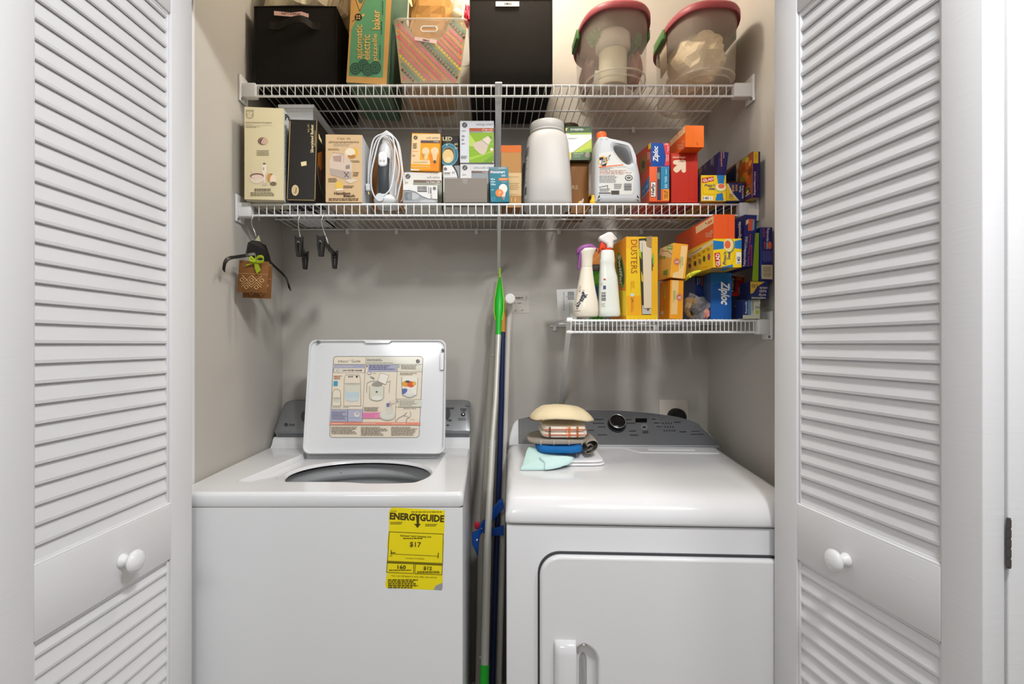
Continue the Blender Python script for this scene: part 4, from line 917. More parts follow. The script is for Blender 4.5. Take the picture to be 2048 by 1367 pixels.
# clothes iron standing on its heel, cord wrapped round
icx = at(1530, 1000, 1.60).x; iron = thing('clothes_iron', 'white and grey clothes iron on its heel with the cord wrapped around', 'iron', (icx, 1.60, ZM))
sole = [(-0.047, 0.004), (-0.053, 0.03), (-0.053, 0.08), (-0.050, 0.13), (-0.035, 0.18), (-0.015, 0.22), (0, 0.236), (0.015, 0.22), (0.035, 0.18), (0.050, 0.13), (0.053, 0.08), (0.053, 0.03), (0.047, 0.004)]
sp = MB(); so = smooth_curve(sole, 3); sp.puffy(so, None, 0.010, 0.003, M('8F5C26', 0.4, 0.2), (icx, 1.640, ZM+0.002)); sp.build('soleplate', iron)
bd = MB(); IW = M('D9DBDE', 0.25, coat=.4)
rings = []
for d_, k, dz in ((1.640, 0.62, 0.0), (1.625, 0.58, 0.004), (1.605, 0.50, 0.008), (1.590, 0.40, 0.012)):
    rings.append([Vector((icx+p.x*k, d_, ZM+0.003+dz+p.y*(0.97 if d_ > 1.6 else 0.93))) for p in so])
bd.loft(rings, IW, True)
bd.lump((icx, 1.585, ZM+0.020), (0.034, 0.040, 0.022), IW, 0.0, 1, 0, 3, True, ZM+0.001)
bd.lump((icx, 1.598, ZM+0.165), (0.022, 0.030, 0.042), IW, 0.0, 1, 0, 3, True)
bd.build('iron_body', iron)
hn = MB(); hn.loft([[Vector((icx+a*w, y-b, z)) for a, b in ((-1, 0), (-0.8, 0.012), (0, 0.016), (0.8, 0.012), (1, 0), (0.8, -0.008), (-0.8, -0.008))] for z, w, y in ((ZM+0.030, 0.017, 1.570), (ZM+0.055, 0.0165, 1.562), (ZM+0.09, 0.0165, 1.560), (ZM+0.125, 0.017, 1.564), (ZM+0.145, 0.016, 1.575))], M('3A3F44', 0.5), True); hn.build('handle', iron)
ct = MB(); ct.puffy(rrect(-0.013, 0.112, 0.013, 0.156, 0.011, 6), None, 0.010, 0.004, M('EDEEF0', 0.25, coat=.4), (icx, 1.543, ZM)); 
for s_ in (-1, 1): ct.lathe([(0.0032, -0.001), (0.003, 0.0005)], (icx+s_*0.005, 1.543, ZM+0.128), M('A8ACB0', .4), 12, 'Y')
ct.build('steam_control', iron)
dl_ = MB(); dl_.lathe([(0.012, -0.006), (0.013, 0.0), (0.010, 0.006)], (icx-0.008, 1.548, ZM+0.020), M('C9CCD0', .3), 20, 'Y'); dl_.build('dial', iron)
cd = MB(); CW = M('D5D7DA', 0.4)
def loop(x0, pts): return smooth_curve([at(x, y, Y) for x, y, Y in pts], 5, False)
for pts in ([(1535, 395, 1.575), (1440, 450, 1.572), (1385, 620, 1.570), (1362, 800, 1.575), (1358, 920, 1.58)], [(1530, 380, 1.570), (1410, 440, 1.565), (1366, 620, 1.565), (1350, 800, 1.570), (1350, 900, 1.572)],
            [(1540, 400, 1.562), (1465, 450, 1.558), (1415, 620, 1.556), (1380, 800, 1.556), (1385, 950, 1.556), (1430, 1060, 1.558)], [(1545, 385, 1.570), (1630, 450, 1.572), (1668, 620, 1.57), (1690, 800, 1.575), (1660, 960, 1.58), (1640, 1060, 1.585)],
            [(1540, 400, 1.560), (1600, 440, 1.557), (1618, 620, 1.555), (1605, 800, 1.553), (1575, 940, 1.548), (1530, 1000, 1.545), (1480, 1030, 1.545)], [(1548, 392, 1.575), (1650, 480, 1.578), (1690, 700, 1.58), (1708, 900, 1.585), (1700, 1040, 1.59), (1680, 1075, 1.595)], [(1545, 405, 1.564), (1620, 520, 1.562), (1660, 700, 1.562), (1655, 820, 1.565), (1630, 900, 1.57), (1625, 1010, 1.575)]):
    cd.tube(loop(0, pts), 0.0023, CW, 7)
for k in range(3): cd.tube([at(1470+k*5, 420-k*8, 1.572), at(1535, 385-k*10, 1.566), at(1600-k*5, 420-k*8, 1.572)], 0.0028, CW, 7)
cd.build('power_cord', iron)
pgm = MB(); pA = at(1354, 925, 1.566); pgm.rbox(pA-Vector((0.009, 0.006, 0.014)), pA+Vector((0.007, 0.006, 0.008)), M('C9CBCE', .4), 0.003); pgm.tube([pA+Vector((-0.002, 0, -0.013)), pA+Vector((0.001, 0, -0.024))], 0.0018, M('B09A60', .3, .9), 6); pgm.build('power_plug', iron)
# --- light bulb boxes
crop(800, 230, 1000, 1519)
def bulbpic(F_, cx, cy, r, h, base=True):
    F_.ell(cx, cy, r, r*1.05, M('EBCFA6', .5)); F_.poly([(cx-r*.8, cy+r*.5), (cx+r*.8, cy+r*.5), (cx+r*.38, cy+h), (cx-r*.38, cy+h)], M('EAC894', .5))
    if base: F_.ell(cx, cy+h+10, r*.36, 26, M('5E4A3C', .5))
SW = 'D9D6D0'
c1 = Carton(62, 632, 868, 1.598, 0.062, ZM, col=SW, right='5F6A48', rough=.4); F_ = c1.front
F_.roundel(120, 932, 40, INK, M(SW, .4)); F_.text('soft white', 408, 928, 602, 962, GREYINK); F_.poly([(205, 984), (628, 992), (628, 1030), (205, 1022)], M('6F5A4E', .4)); F_.text('1x Year Life', 405, 1000, 608, 1026, M('EDE8E0', .5), bold=.6)
F_.poly([(200, 1024), (628, 1034), (628, 1330), (200, 1330)], M('8A8E80', .4)); F_.text('2 Way', 530, 1042, 600, 1062, M('EDE8E0', .5), bold=.5); F_.text('60', 80, 1015, 120, 1036, GREYINK)
o = c1.done('bulb_carton', 'white and grey soft white bulb carton under the orange bulb carton', 'box', BULB)
c = Carton(160, 590, 290, 1.592, 0.062, c1.ztop+0.0005, YR=1.588, roll=2.2, col='E6A020', front='ECA41C', right='B8801C', left='E8C890', rough=.4); F_ = c.front
TAN = M('E8C99C', .45)
F_.poly([(188, 290), (618, 290), (612, 388), (316, 384), (300, 680), (470, 682), (468, 752), (168, 742)], TAN); F_.poly([(158, 818), (295, 825), (290, 880), (158, 868)], M('D8D6D2', .5))
F_.poly([(440, 600), (600, 600), (590, 890), (300, 875), (290, 830), (470, 820)], M('E2861A', .45))
F_.roundel(236, 343, 33, INK, TAN); F_.text('soft white', 402, 328, 588, 362, M('6A5636', .5)); F_.poly([(316, 384), (612, 388), (608, 426), (314, 422)], M('5B4A4C', .45)); F_.text('3 Way', 508, 396, 590, 418, M('F0E6D8', .5), bold=1)
F_.small(196, 425, 262, 512, 4, M('5A4630', .5), 4, fill=.6); F_.small(190, 545, 300, 560, 1, M('D98A3A', .5), 5); F_.small(188, 602, 240, 630, 2, M('8A7248', .5), 6)
bulbpic(F_, 392, 550, 56, 130, False); bulbpic(F_, 528, 550, 58, 150); F_.text('150', 340, 592, 384, 612, M('6A5636', .5)); F_.text('W', 345, 618, 375, 640, M('6A5636', .5)); F_.small(205, 705, 445, 728, 1, M('B9B46A', .5), 7); F_.small(185, 775, 450, 795, 1, TAN, 8); F_.small(480, 848, 580, 866, 1, TAN, 9)
c.done('bulb_carton', 'orange and yellow three way bulb carton leaning on top of a white one', 'box', BULB)
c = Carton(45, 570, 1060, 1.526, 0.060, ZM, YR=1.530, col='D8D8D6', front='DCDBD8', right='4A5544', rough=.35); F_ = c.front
F_.poly([(45, 1150), (140, 1146), (230, 1170), (330, 1235), (430, 1275), (568, 1282), (568, 1330), (45, 1330)], M('9A9DA0', .4)); F_.ell(190, 1230, 100, 50, M('B5B8BA', .4)); F_.ell(420, 1310, 120, 30, M('B2B5B7', .4))
F_.line([(45, 1146), (140, 1142), (230, 1166), (330, 1232), (430, 1272), (568, 1279)], 9, M('4A4C50', .4)); F_.bars(265, 1080, 410, 1140, INK, 4, 18); F_.rect(265, 1146, 410, 1166, M('5A5A5C', .5)); F_.text('reveal', 455, 1090, 488, 1205, INK, rot=-90, skew=.2, bold=.6); F_.text('60', 462, 1212, 490, 1265, GREYINK, rot=-90); F_.small(425, 1088, 445, 1200, 1, GREYINK, 3, vert=True); F_.roundel(523, 1113, 26, INK, M('DCDBD8', .35)); F_.bars(60, 1170, 190, 1290, M('6A6C70', .5), 8, 12)
c.done('bulb_carton', 'white and grey bulb carton lying flat with a wavy band, front row', 'box', BULB)
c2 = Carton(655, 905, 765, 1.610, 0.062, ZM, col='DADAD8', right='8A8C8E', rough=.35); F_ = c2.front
F_.poly([(800, 768), (905, 765), (905, 1320), (860, 1320), (880, 960), (860, 860)], M('8C9094', .4)); F_.poly([(790, 766), (820, 766), (866, 850), (896, 960), (890, 1050), (868, 1050), (876, 950), (848, 860)], M('33353A', .4))
F_.roundel(690, 818, 25, INK, M('DADAD8', .35)); F_.text('reveal', 664, 862, 770, 893, INK, skew=.2, bold=.9); F_.text('60', 785, 850, 840, 890, GREYINK, skew=.2); F_.small(668, 902, 775, 912, 1, GREYINK, 3); F_.line([(655, 948), (880, 946)], 4, GREYINK)
c2.done('bulb_carton', 'white bulb carton with a dark curved band under the round windowed bulb box', 'box', BULB)
c = Carton(640, 898, 310, 1.622, 0.05, c2.ztop+0.0005, col='1E1B14', rough=.35); F_ = c.front
F_.text('LED', 650, 330, 792, 388, M('E6D8B4', .5), bold=.6); F_.small(690, 400, 780, 410, 1, M('9C8E6A', .5), 3); F_.ell(738, 600, 148, 172, M('8FB8B4', .4)); F_.ell(738, 600, 140, 164, M('35738E', .4)); F_.ell(738, 600, 96, 120, M('7CA8A0', .4)); F_.ell(738, 602, 90, 114, M('5A4A30', .4)); F_.ell(730, 625, 86, 105, M('D8BE84', .4)); F_.ell(735, 670, 40, 36, M('F0D8A0', .4)); F_.text('A', 700, 440, 724, 465, M('E6E8E4', .5), bold=1)
F_.text('65', 828, 425, 876, 458, M('D8C898', .5), bold=.4); F_.text('10', 835, 488, 876, 522, M('D8C898', .5), bold=.4)
c.done('bulb_carton', 'black bulb box with a blue ringed round window behind the orange carton', 'box', BULB)
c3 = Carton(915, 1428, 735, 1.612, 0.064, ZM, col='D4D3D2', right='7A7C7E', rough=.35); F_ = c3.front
F_.roundel(985, 800, 41, INK, M('D4D3D2', .35)); F_.text('ultra soft white', 1118, 782, 1420, 815, GREYINK); F_.poly([(1085, 845), (1426, 852), (1426, 888), (1085, 884)], M('75625C', .4)); F_.text('Longer Life', 1252, 858, 1420, 880, M('EDE8E0', .5), bold=.6); F_.text('60w', 952, 894, 1012, 918, GREYINK); F_.rect(1085, 884, 1426, 1320, M('8F959A', .4))
c3.done('bulb_carton', 'white ultra soft bulb carton beneath the green fronted bulb carton', 'box', BULB)
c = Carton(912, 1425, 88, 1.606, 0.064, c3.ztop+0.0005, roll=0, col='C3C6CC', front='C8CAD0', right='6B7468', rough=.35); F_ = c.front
F_.roundel(982, 152, 42, INK, M('C8CAD0', .35)); F_.text('energy smart', 1160, 128, 1415, 168, GREYINK)
F_.poly([(1052, 198), (1424, 198), (1424, 246), (1052, 246)], M('A8502C', .4)); F_.text('8 Year Life', 1240, 206, 1418, 236, M('E8D0C0', .5), bold=.3, skew=.15); F_.rect(1052, 246, 1424, 268, M('7F8682', .4)); F_.small(1255, 250, 1410, 264, 1, M('D8DCD8', .5), 4)
F_.poly([(1052, 268), (1424, 268), (1422, 726), (1050, 726)], M('7FA61E', .4)); F_.poly([(1052, 280), (1150, 420), (1120, 480), (1052, 470)], M('A9C552', .4)); F_.poly([(1052, 640), (1300, 580), (1422, 520), (1422, 560), (1200, 640), (1052, 690)], M('93B83A', .4)); F_.poly([(1250, 726), (1422, 600), (1422, 726)], M('6B951A', .4)); F_.line([(1052, 465), (1424, 440)], 4, M('B2CC62', .4))
F_.poly([(1100, 430), (1240, 385), (1345, 455), (1310, 560), (1270, 605), (1215, 590), (1130, 510)], M('C3B3A2', .4)); F_.poly([(1245, 375), (1330, 320), (1390, 370), (1345, 455)], M('D2C4B4', .4)); F_.line([(1245, 385), (1345, 460)], 6, M('8E8072', .4)); F_.line([(1370, 320), (1392, 355)], 9, M('5E4E46', .4)); F_.line([(1355, 335), (1378, 366)], 7, M('8E7E70', .4)); F_.ell(1392, 525, 24, 24, M('E0D2B8', .4)); F_.ell(1392, 558, 16, 16, M('D8A24A', .4)); F_.rect(1408, 700, 1418, 722, M('E8ECD8', .4))
F_.small(935, 230, 1020, 265, 1, GREYINK, 5, fill=.2); F_.small(940, 305, 992, 335, 2, GREYINK, 6); F_.small(935, 360, 975, 390, 2, GREYINK, 7); F_.small(935, 425, 990, 448, 2, GREYINK, 8); F_.small(925, 618, 1035, 665, 3, GREYINK, 9)
c.done('bulb_carton', 'tall grey bulb carton with a bright green panel, topmost by the brace', 'box', BULB)
c = Carton(672, 1325, 955, 1.528, 0.052, ZM, col='7E776F', front='857D74', rough=.7); F_ = c.front
F_.poly([(945, 955), (1028, 955), (1020, 1040), (990, 1055), (955, 1030)], M('8F8982', .3)); F_.line([(680, 1272), (1325, 1285)], 3, M('736B62', .7)); F_.line([(672, 1310), (1320, 1318)], 4, M('736B62', .7))
c.done('plain_carton', 'plain grey brown cardboard box in the front row by the teal carton', 'box', MIDG)
crop(800, 220, 1060, 1481)
c = Carton(1034, 1250, 650, 1.524, 0.048, ZM, YR=1.528, roll=-2.6, col='106A7C', front='0F6E80', left='5C6468', rough=.35); F_ = c.front
F_.poly([(1010, 650), (1222, 640), (1225, 672), (1100, 690), (1012, 668)], M('5F7C82', .4)); F_.text('ecosmart', 1062, 690, 1196, 720, M('E8EEF0', .5), bold=1.0); F_.ell(1045, 705, 16, 16, M('D8A0A8', .5)); F_.text('LED', 1155, 735, 1204, 755, M('E8EEF0', .5), bold=.8)
F_.poly([(1122, 775), (1232, 772), (1234, 800), (1126, 804)], M('E0762E', .5)); F_.small(1140, 782, 1215, 795, 1, M('F0C8A8', .5), 3); F_.text('40w', 1032, 776, 1085, 798, M('D0E2E8', .5), bold=.6); F_.text('60w', 1034, 805, 1087, 825, M('D0E2E8', .5), bold=.6); F_.text('100w', 1036, 834, 1090, 858, M('D0E2E8', .5), bold=.8); F_.small(1155, 812, 1220, 822, 1, M('A8D0DA', .5), 4); F_.small(1038, 904, 1075, 915, 1, M('D0E2E8', .5), 5)
F_.ell(1174, 895, 48, 54, M('E0D8D0', .4)); F_.poly([(1148, 930), (1208, 930), (1192, 1000), (1166, 1000)], M('D4C8BE', .4)); F_.ell(1180, 1005, 13, 22, M('8A7A70', .4)); F_.ell(1132, 945, 45, 45, M('E07A34', .45)); F_.text('4', 1122, 920, 1145, 950, M('F0D8C4', .5)); F_.small(1118, 955, 1148, 965, 1, M('F0D8C4', .5), 2); F_.line([(1045, 998), (1080, 1000), (1080, 1030), (1045, 1030), (1045, 998)], 3, M('7FC0D0', .5))
F_.text('LED', 1125, 655, 1208, 670, M('C8D8DC', .5), bold=.5)
c.done('bulb_carton', 'teal bulb carton with an orange dot, front row right of grey box', 'box', BULB)
c = Carton(1150, 1382, 402, 1.585, 0.07, ZM, YR=1.582, col='8A5A2C', front='B08048', right='6A4424', left='7A5028', rough=.6); F_ = c.front
F_.rect(1150, 402, 1385, 480, M('C9641C', .5)); F_.rect(1150, 715, 1385, 975, M('CDAE7E', .55)); F_.small(1240, 755, 1360, 770, 1, M('9A7A4C', .5), 3); F_.small(1240, 825, 1365, 912, 4, M('9A7A4C', .5), 4); F_.line([(1270, 1000), (1270, 1040)], 8, M('D8B888', .5)); F_.line([(1315, 1000), (1315, 1040)], 8, M('D8B888', .5)); F_.small(1240, 955, 1370, 965, 1, M('9A7A4C', .5), 5)
c.mb.add([c.P+c.az*c.h+c.ay*0.02, c.P+c.ax*c.w+c.az*c.h+c.ay*0.004, c.P+c.ax*c.w*0.98+c.az*c.h+c.ay*c.d, c.P+c.az*(c.h+0.014)+c.ay*c.d], [(0, 1, 2, 3)], M('4A2A14', .7))
c.done('kraft_carton', 'kraft carton with an orange top band between brace and white tub', 'box', MIDG)
crop(1020, 220, 1300, 1595)
c = Carton(150, 240, 600, 1.69, 0.06, ZM, col='8E857C', rough=.6); c.done('plain_carton', 'narrow taupe carton half hidden behind the big white tub', 'box', MIDG)
# big white tub
WT = M('B8B5B1', 0.4); root = thing('white_tub', 'large white screw top tub with tapering sides on the middle shelf', 'tub', (0.184, 1.605, ZM))
tb = MB(); cc = Vector((0.184, 1.606, ZM)); rings = []
for r, h, e in ((0.066, 0.0, 3.4), (0.071, 0.003, 3.4), (0.0735, 0.012, 3.4), (0.071, 0.08, 3.3), (0.066, 0.16, 3.1), (0.063, 0.20, 2.9), (0.059, 0.217, 2.5), (0.053, 0.226, 2.2), (0.050, 0.229, 2.0), (0.050, 0.240, 2.0)):
    rings.append([p for p in oval(cc.x, cc.y, r, r, cc.z+h, 48, e)])
tb.loft(rings, WT, True); tb.build('tub_body', root)
ld = MB(); ld.lathe([(0.0515, 0.230), (0.054, 0.2315), (0.054, 0.2335), (0.0505, 0.2345), (0.0525, 0.237), (0.0525, 0.258), (0.0505, 0.2615), (0.045, 0.2625)], cc, WT, 48); ld.build('screw_lid', root)
wl = MB()
def tub_r(h):
    T = ((0.012, 0.0735), (0.08, 0.071), (0.16, 0.066), (0.20, 0.063))
    for (a, ra), (b, rb_) in zip(T, T[1:]):
        if a <= h <= b: return ra+(rb_-ra)*(h-a)/(b-a)
    return 0.063
def tub_patch(h0, h1, a0, a1, hx, off):
    R = []
    for k in range(6):
        h = h0+(h1-h0)*k/5; r_ = tub_r(h)+off; row = []
        for i in range(9):
            a = math.radians(a0+(a1-a0)*i/8); ca, sa = math.cos(a), math.sin(a); e_ = 3.3
            row.append(Vector((0.184+math.copysign(abs(ca)**(2/e_), ca)*r_, 1.606+math.copysign(abs(sa)**(2/e_), sa)*r_, ZM+h)))
        R.append(row)
    wl.loft(R, M(hx, .5), True, False, False, False)
tub_patch(0.02, 0.19, 165, 212, 'C4C8CC', .0006)
tub_patch(0.15, 0.178, 168, 211, '7A8088', .0010)
for k in range(9): tub_patch(0.068+.0085*k, 0.071+.0085*k, 170, 208-(k*7) % 11, '767C84', .0010)
tub_patch(0.032, 0.056, 196, 210, '50565E', .0010)
wl.build('printed_label', root)
c4 = Carton(692, 898, 600, 1.655, 0.12, ZM, col='7A4E20', front='8A5A24', rough=.55); c4.front.text('RS', 705, 855, 775, 902, M('B09878', .5), bold=.8)
c4.done('brown_carton', 'brown carton with pale lettering under the green sweeper box', 'box', MIDG)
c5 = Carton(632, 930, 186, 1.632, 0.14, c4.ztop+0.0005, col='2F4A2C', front='D8D8D2', bottom='3A3E2C', rough=.4); F_ = c5.front
F_.rect(625, 186, 932, 262, M('33502E', .4)); F_.text('SWEEPER', 688, 210, 842, 234, M('D4DCD0', .5), bold=1.2); F_.text('DRY', 848, 208, 916, 234, M('6E8A4C', .5), bold=.5); F_.poly([(625, 262), (925, 256), (925, 275), (700, 278)], M('9DB838', .4)); F_.poly([(615, 205), (660, 205), (640, 245), (620, 235)], M('D8C878', .4)); F_.small(660, 318, 780, 332, 2, GREYINK, 3)
F_.poly([(715, 484), (930, 330), (930, 484)], M('A9B81C', .4)); F_.line([(715, 484), (930, 330)], 6, M('5E6A1C', .4)); F_.poly([(740, 484), (930, 430), (930, 484)], M('7FA22C', .4)); F_.rect(690, 484, 930, 556, M('3E5A36', .4)); F_.rect(676, 480, 696, 552, M('D8C41C', .4)); F_.text('natural', 722, 486, 832, 506, M('BCCAB2', .5)); F_.ell(884, 512, 29, 29, M('A8A298', .4)); F_.ell(884, 512, 22, 22, M('6E4A44', .4)); F_.text('17', 872, 498, 897, 528, M('E0D8D0', .5), bold=1); F_.rect(690, 556, 930, 590, M('44552C', .4)); F_.small(725, 515, 830, 540, 2, M('8FA27C', .5), 5)
c5.done('sweeper_carton', 'green and white sweeper cloth box stacked on the brown carton', 'box', MIDG)
dk = MB(); p = at(670, 186, 1.70); dk.lathe([(0.030, 0.0), (0.032, 0.003), (0.0325, 0.024), (0.031, 0.028)], (p.x, 1.70, c5.ztop+0.0006), M('3A2E1C', .5), 32); tag(dk.build('round_tin'), 'dark brown round tin on top of the green sweeper box', 'tin')
# small clear bag and yellow squeeze bottle
bg = MB(); p = at(785, 1000, 1.560); bg.puffy([(-0.014, 0), (0.010, 0), (0.014, 0.012), (0.013, 0.020), (0.006, 0.012), (-0.006, 0.004)], None, 0.010, 0.002, clear('F2EEE6', .3, .1), (p.x, 1.552, ZM+0.001)); bgo = tag(bg.build('small_bag'), 'tiny clear plastic bag with a yellow bead at foot of white tub', 'bag')
yb_ = MB(); p = at(800, 1020, 1.556); yb_.lathe([(0.001, -0.0045), (0.004, -0.003), (0.0055, 0), (0.004, 0.003), (0.001, 0.0045)], (p.x, 1.557, ZM+0.008), M('E0A020', .4), 16); yb_.build('bead', bgo)
yl = MB(); p = at(955, 1040, 1.545); yl.lathe([(0.0105, 0.0), (0.0125, 0.002), (0.0115, 0.009), (0.0075, 0.015), (0.0062, 0.019), (0.0068, 0.0225), (0.005, 0.026), (0.001, 0.027)], (p.x, 1.548, ZM+0.0006), M('EBB414', .35), 22, sx=1.0, sy=0.9); tag(yl.build('squeeze_bottle'), 'small yellow squeeze bottle at the foot of the white jug', 'bottle')
mb_ = MB(); p = at(972, 900, 1.66); mb_.lathe([(0.030, 0), (0.033, 0.004), (0.033, 0.075), (0.026, 0.09), (0.015, 0.098), (0.013, 0.11)], (p.x+0.010, 1.655, ZM), M('C4C0BC', .4), 28); mb_.lathe([(0.0335, 0.012), (0.0335, 0.058)], (p.x+0.010, 1.655, ZM), M('5A2A24', .5), 28, cap0=False, cap1=False); mb_.lathe([(0.0338, 0.052), (0.0338, 0.058)], (p.x+0.010, 1.655, ZM), M('D8A83C', .5), 28, cap0=False, cap1=False)
tag(mb_.build('maroon_bottle'), 'white bottle with maroon label peeking out behind the white jug', 'bottle')
# stain remover jug with handle opening
YJ = 1.528
def L2(pts): return [(at(x, y, YJ).x, at(x, y, YJ).z) for x, y in pts]
outl = L2([(1030, 292), (1110, 290), (1140, 305), (1250, 328), (1360, 358), (1410, 410), (1440, 510), (1465, 620), (1490, 740), (1498, 880), (1496, 1000), (1482, 1046), (1240, 1048), (990, 1046), (973, 1000), (970, 860), (973, 680), (980, 500), (990, 380), (1008, 312)])
outl = [(p.x, max(p.y, ZM+0.0005)) for p in smooth_curve(outl, 3)]
hol = [(p.x, p.y) for p in smooth_curve(L2([(1190, 412), (1235, 402), (1300, 416), (1352, 462), (1384, 535), (1388, 590), (1352, 606), (1300, 580), (1245, 520), (1205, 462)]), 3)]
jg = thing('spray_refill_jug', 'white stain remover jug with looped handle and orange cap', 'jug', (at(1230, 900, YJ).x, YJ+0.035, ZM))
jb = MB(); JW = M('B8BABC', .35, coat=.2); jb.puffy(outl, hol, 0.072, 0.013, JW, (0, YJ, 0), steps=5)
jp = at(1072, 288, YJ); jb.lathe([(0.013, -0.006), (0.013, 0.003)], (jp.x, YJ+0.036, jp.z), JW, 24); jb.build('jug_body', jg)
cp = MB(); cp.lathe([(0.0145, 0.0), (0.0148, 0.0015), (0.0138, 0.017), (0.012, 0.0185)], (jp.x, YJ+0.036, jp.z+0.0035), M('E8622A', .4), 28)
for k in range(24): a = k*math.pi/12; cp.tube([(jp.x+.0146*math.cos(a), YJ+.036+.0146*math.sin(a), jp.z+.005), (jp.x+.0140*math.cos(a), YJ+.036+.0140*math.sin(a), jp.z+.019)], 0.0006, M('E8622A', .4), 4)
cp.build('cap', jg)
lb = MB(); F_ = Face(lb, (outl[0][0]-0.03, YJ-0.0002, ZM+0.15), (0.13, 0, 0), (0, 0, -0.15), 0.00006)
F_.poly([(1012, 500), (1100, 455), (1165, 470), (1215, 560), (1320, 655), (1420, 712), (1408, 930), (1380, 962), (1012, 962)], M('CBC9C2', .5))
F_.ell(1058, 585, 52, 62, M('E8A42C', .5)); F_.ell(1052, 585, 36, 46, M('CBC9C2', .5)); F_.poly([(1016, 540), (1060, 535), (1072, 560), (1020, 575)], INK); F_.poly([(1040, 625), (1106, 600), (1090, 640), (1050, 640)], INK); F_.poly([(1012, 645), (1290, 618), (1290, 630), (1012, 658)], M('D8602C', .5))
F_.text('SHOUT', 0, 0, 0, 0, M('2A2A30', .5), bold=1.4, skew=.15, quad=[(1025, 578), (1150, 505), (1150, 560), (1030, 628)])
F_.small(1020, 652, 1190, 680, 2, M('4A4A4E', .5), 3); F_.small(1190, 645, 1330, 652, 1, GREYINK, 4); F_.small(1018, 682, 1395, 735, 4, M('A8786A', .5), 5); F_.small(1018, 742, 1250, 830, 6, GREYINK, 6); F_.ell(1352, 772, 44, 34, M('3A3A3E', .5)); F_.ell(1352, 772, 34, 24, M('D8D6D0', .5)); F_.ell(1352, 772, 26, 15, M('5A5A5E', .5))
F_.bars(1298, 835, 1384, 918, M('6A6A70', .5), 3, 14, vert=True); F_.small(1185, 838, 1282, 900, 5, GREYINK, 8); F_.line([(1012, 880), (1112, 860), (1112, 895)], 7, M('55555A', .5)); F_.small(1020, 890, 1160, 930, 3, GREYINK, 9); F_.rect(1012, 938, 1145, 952, M('55555A', .5)); F_.rect(1152, 918, 1244, 960, M('3A3028', .5))
lb.build('printed_label', jg)['label'] = 'cream instruction label with bold black lettering'
# --- freezer bag and wrap boxes on the right half
WRAP = 'wrap and bag boxes on the middle shelf'
crop(1260, 230, 1550, 1724)
REDB = 'C43A22'
ca = Carton(232, 465, 612, 1.515, 0.19, ZM, col='C8421E', front='DE5A24', left='B83A20', rough=.35); F_ = ca.front
F_.rect(322, 615, 368, 1012, M('23304A', .4)); F_.rect(368, 615, 465, 880, M('1F7FA4', .4)); F_.poly([(312, 682), (354, 682), (354, 762), (312, 760)], M('7E7466', .5)); F_.rect(245, 792, 308, 976, M('2A2226', .5)); F_.rect(250, 798, 303, 970, M('E4DDD2', .5)); F_.text('Hefty', 252, 805, 300, 962, M('1E1E28', .5), rot=90, bold=1.5, skew=.1)
F_.text('35', 412, 822, 442, 868, M('D0E4EC', .5), rot=90, bold=.5); F_.small(412, 730, 440, 815, 2, M('D0E4EC', .5), 3, vert=True); F_.small(422, 640, 436, 710, 1, M('D0E4EC', .5), 4, vert=True); F_.rect(392, 882, 466, 1014, M('E89420', .45)); F_.text('VALUE', 402, 895, 425, 995, M('3A2410', .5), rot=90, bold=1.1); F_.text('PACK', 428, 900, 450, 985, M('3A2410', .5), rot=90, bold=1.1)
L_ = ca.left; L_.poly([(140, 880), (232, 715), (232, 870), (150, 985)], M('1F6FA8', .4)); L_.line([(140, 990), (232, 885)], 8, M('E0D8D0', .4)); L_.text('Slider Bags', 0, 0, 0, 0, M('C8DCE8', .5), bold=.6, quad=[(150, 905), (215, 810), (215, 845), (150, 935)])
ca.done('bag_carton', 'orange and blue slider bag carton standing under the blue bag box', 'box', WRAP)
cb = Carton(250, 470, 325, 1.530, 0.17, ca.ztop+0.0005, YR=1.538, col='B8302A', front='1B4C9A', left='A8402E', rough=.35); F_ = cb.front
F_.poly([(395, 325), (470, 318), (478, 600), (412, 600), (425, 500), (412, 410)], M('D8484A', .4)); F_.text('Ziploc', 272, 362, 352, 562, M('E6E2DA', .5), rot=90, bold=1.5, skew=.1); F_.text('38', 410, 325, 455, 358, M('F0C8C0', .5), bold=.8); F_.small(440, 365, 466, 450, 2, M('F0C8C0', .5), 3, vert=True); F_.small(425, 470, 462, 560, 2, M('F0C8C0', .5), 4, vert=True); F_.line([(250, 326), (400, 322)], 5, M('C8302A', .4))
L_ = cb.left; L_.poly([(218, 352), (250, 325), (250, 395), (218, 408)], M('D8C030', .45)); L_.poly([(120, 545), (190, 440), (190, 640), (130, 740)], M('7E6A3C', .5)); L_.ell(160, 590, 24, 50, M('4A4A2A', .5)); L_.small(205, 440, 245, 560, 3, M('E0B0A0', .5), 5, vert=True)
cb.done('bag_carton', 'blue and red bag box stacked on the orange slider bag carton', 'box', WRAP)
cc_ = Carton(490, 806, 452, 1.528, 0.20, ZM, col='A82414', front='B82A18', rough=.35); F_ = cc_.front
F_.text('storage', 508, 490, 660, 520, M('EBCFB0', .5), bold=.7); F_.text('double zipper', 508, 475, 605, 488, M('D88A70', .5)); AR = M('EBD2B6', .5)
F_.poly([(510, 560), (520, 540), (545, 534), (650, 534), (664, 548), (664, 668), (650, 684), (628, 684), (612, 668), (612, 640), (570, 680), (548, 686), (520, 664), (514, 645), (520, 630), (560, 592), (530, 588), (514, 578)], AR); F_.small(572, 545, 648, 560, 1, M('C8604A', .5), 3); F_.line([(700, 455), (700, 1015)], 3, M('A02410', .4)); F_.line([(700, 1000), (800, 998)], 3, M('A02410', .4))
cc_.done('bag_carton', 'red storage bag box printed with a large cream arrow', 'box', WRAP)
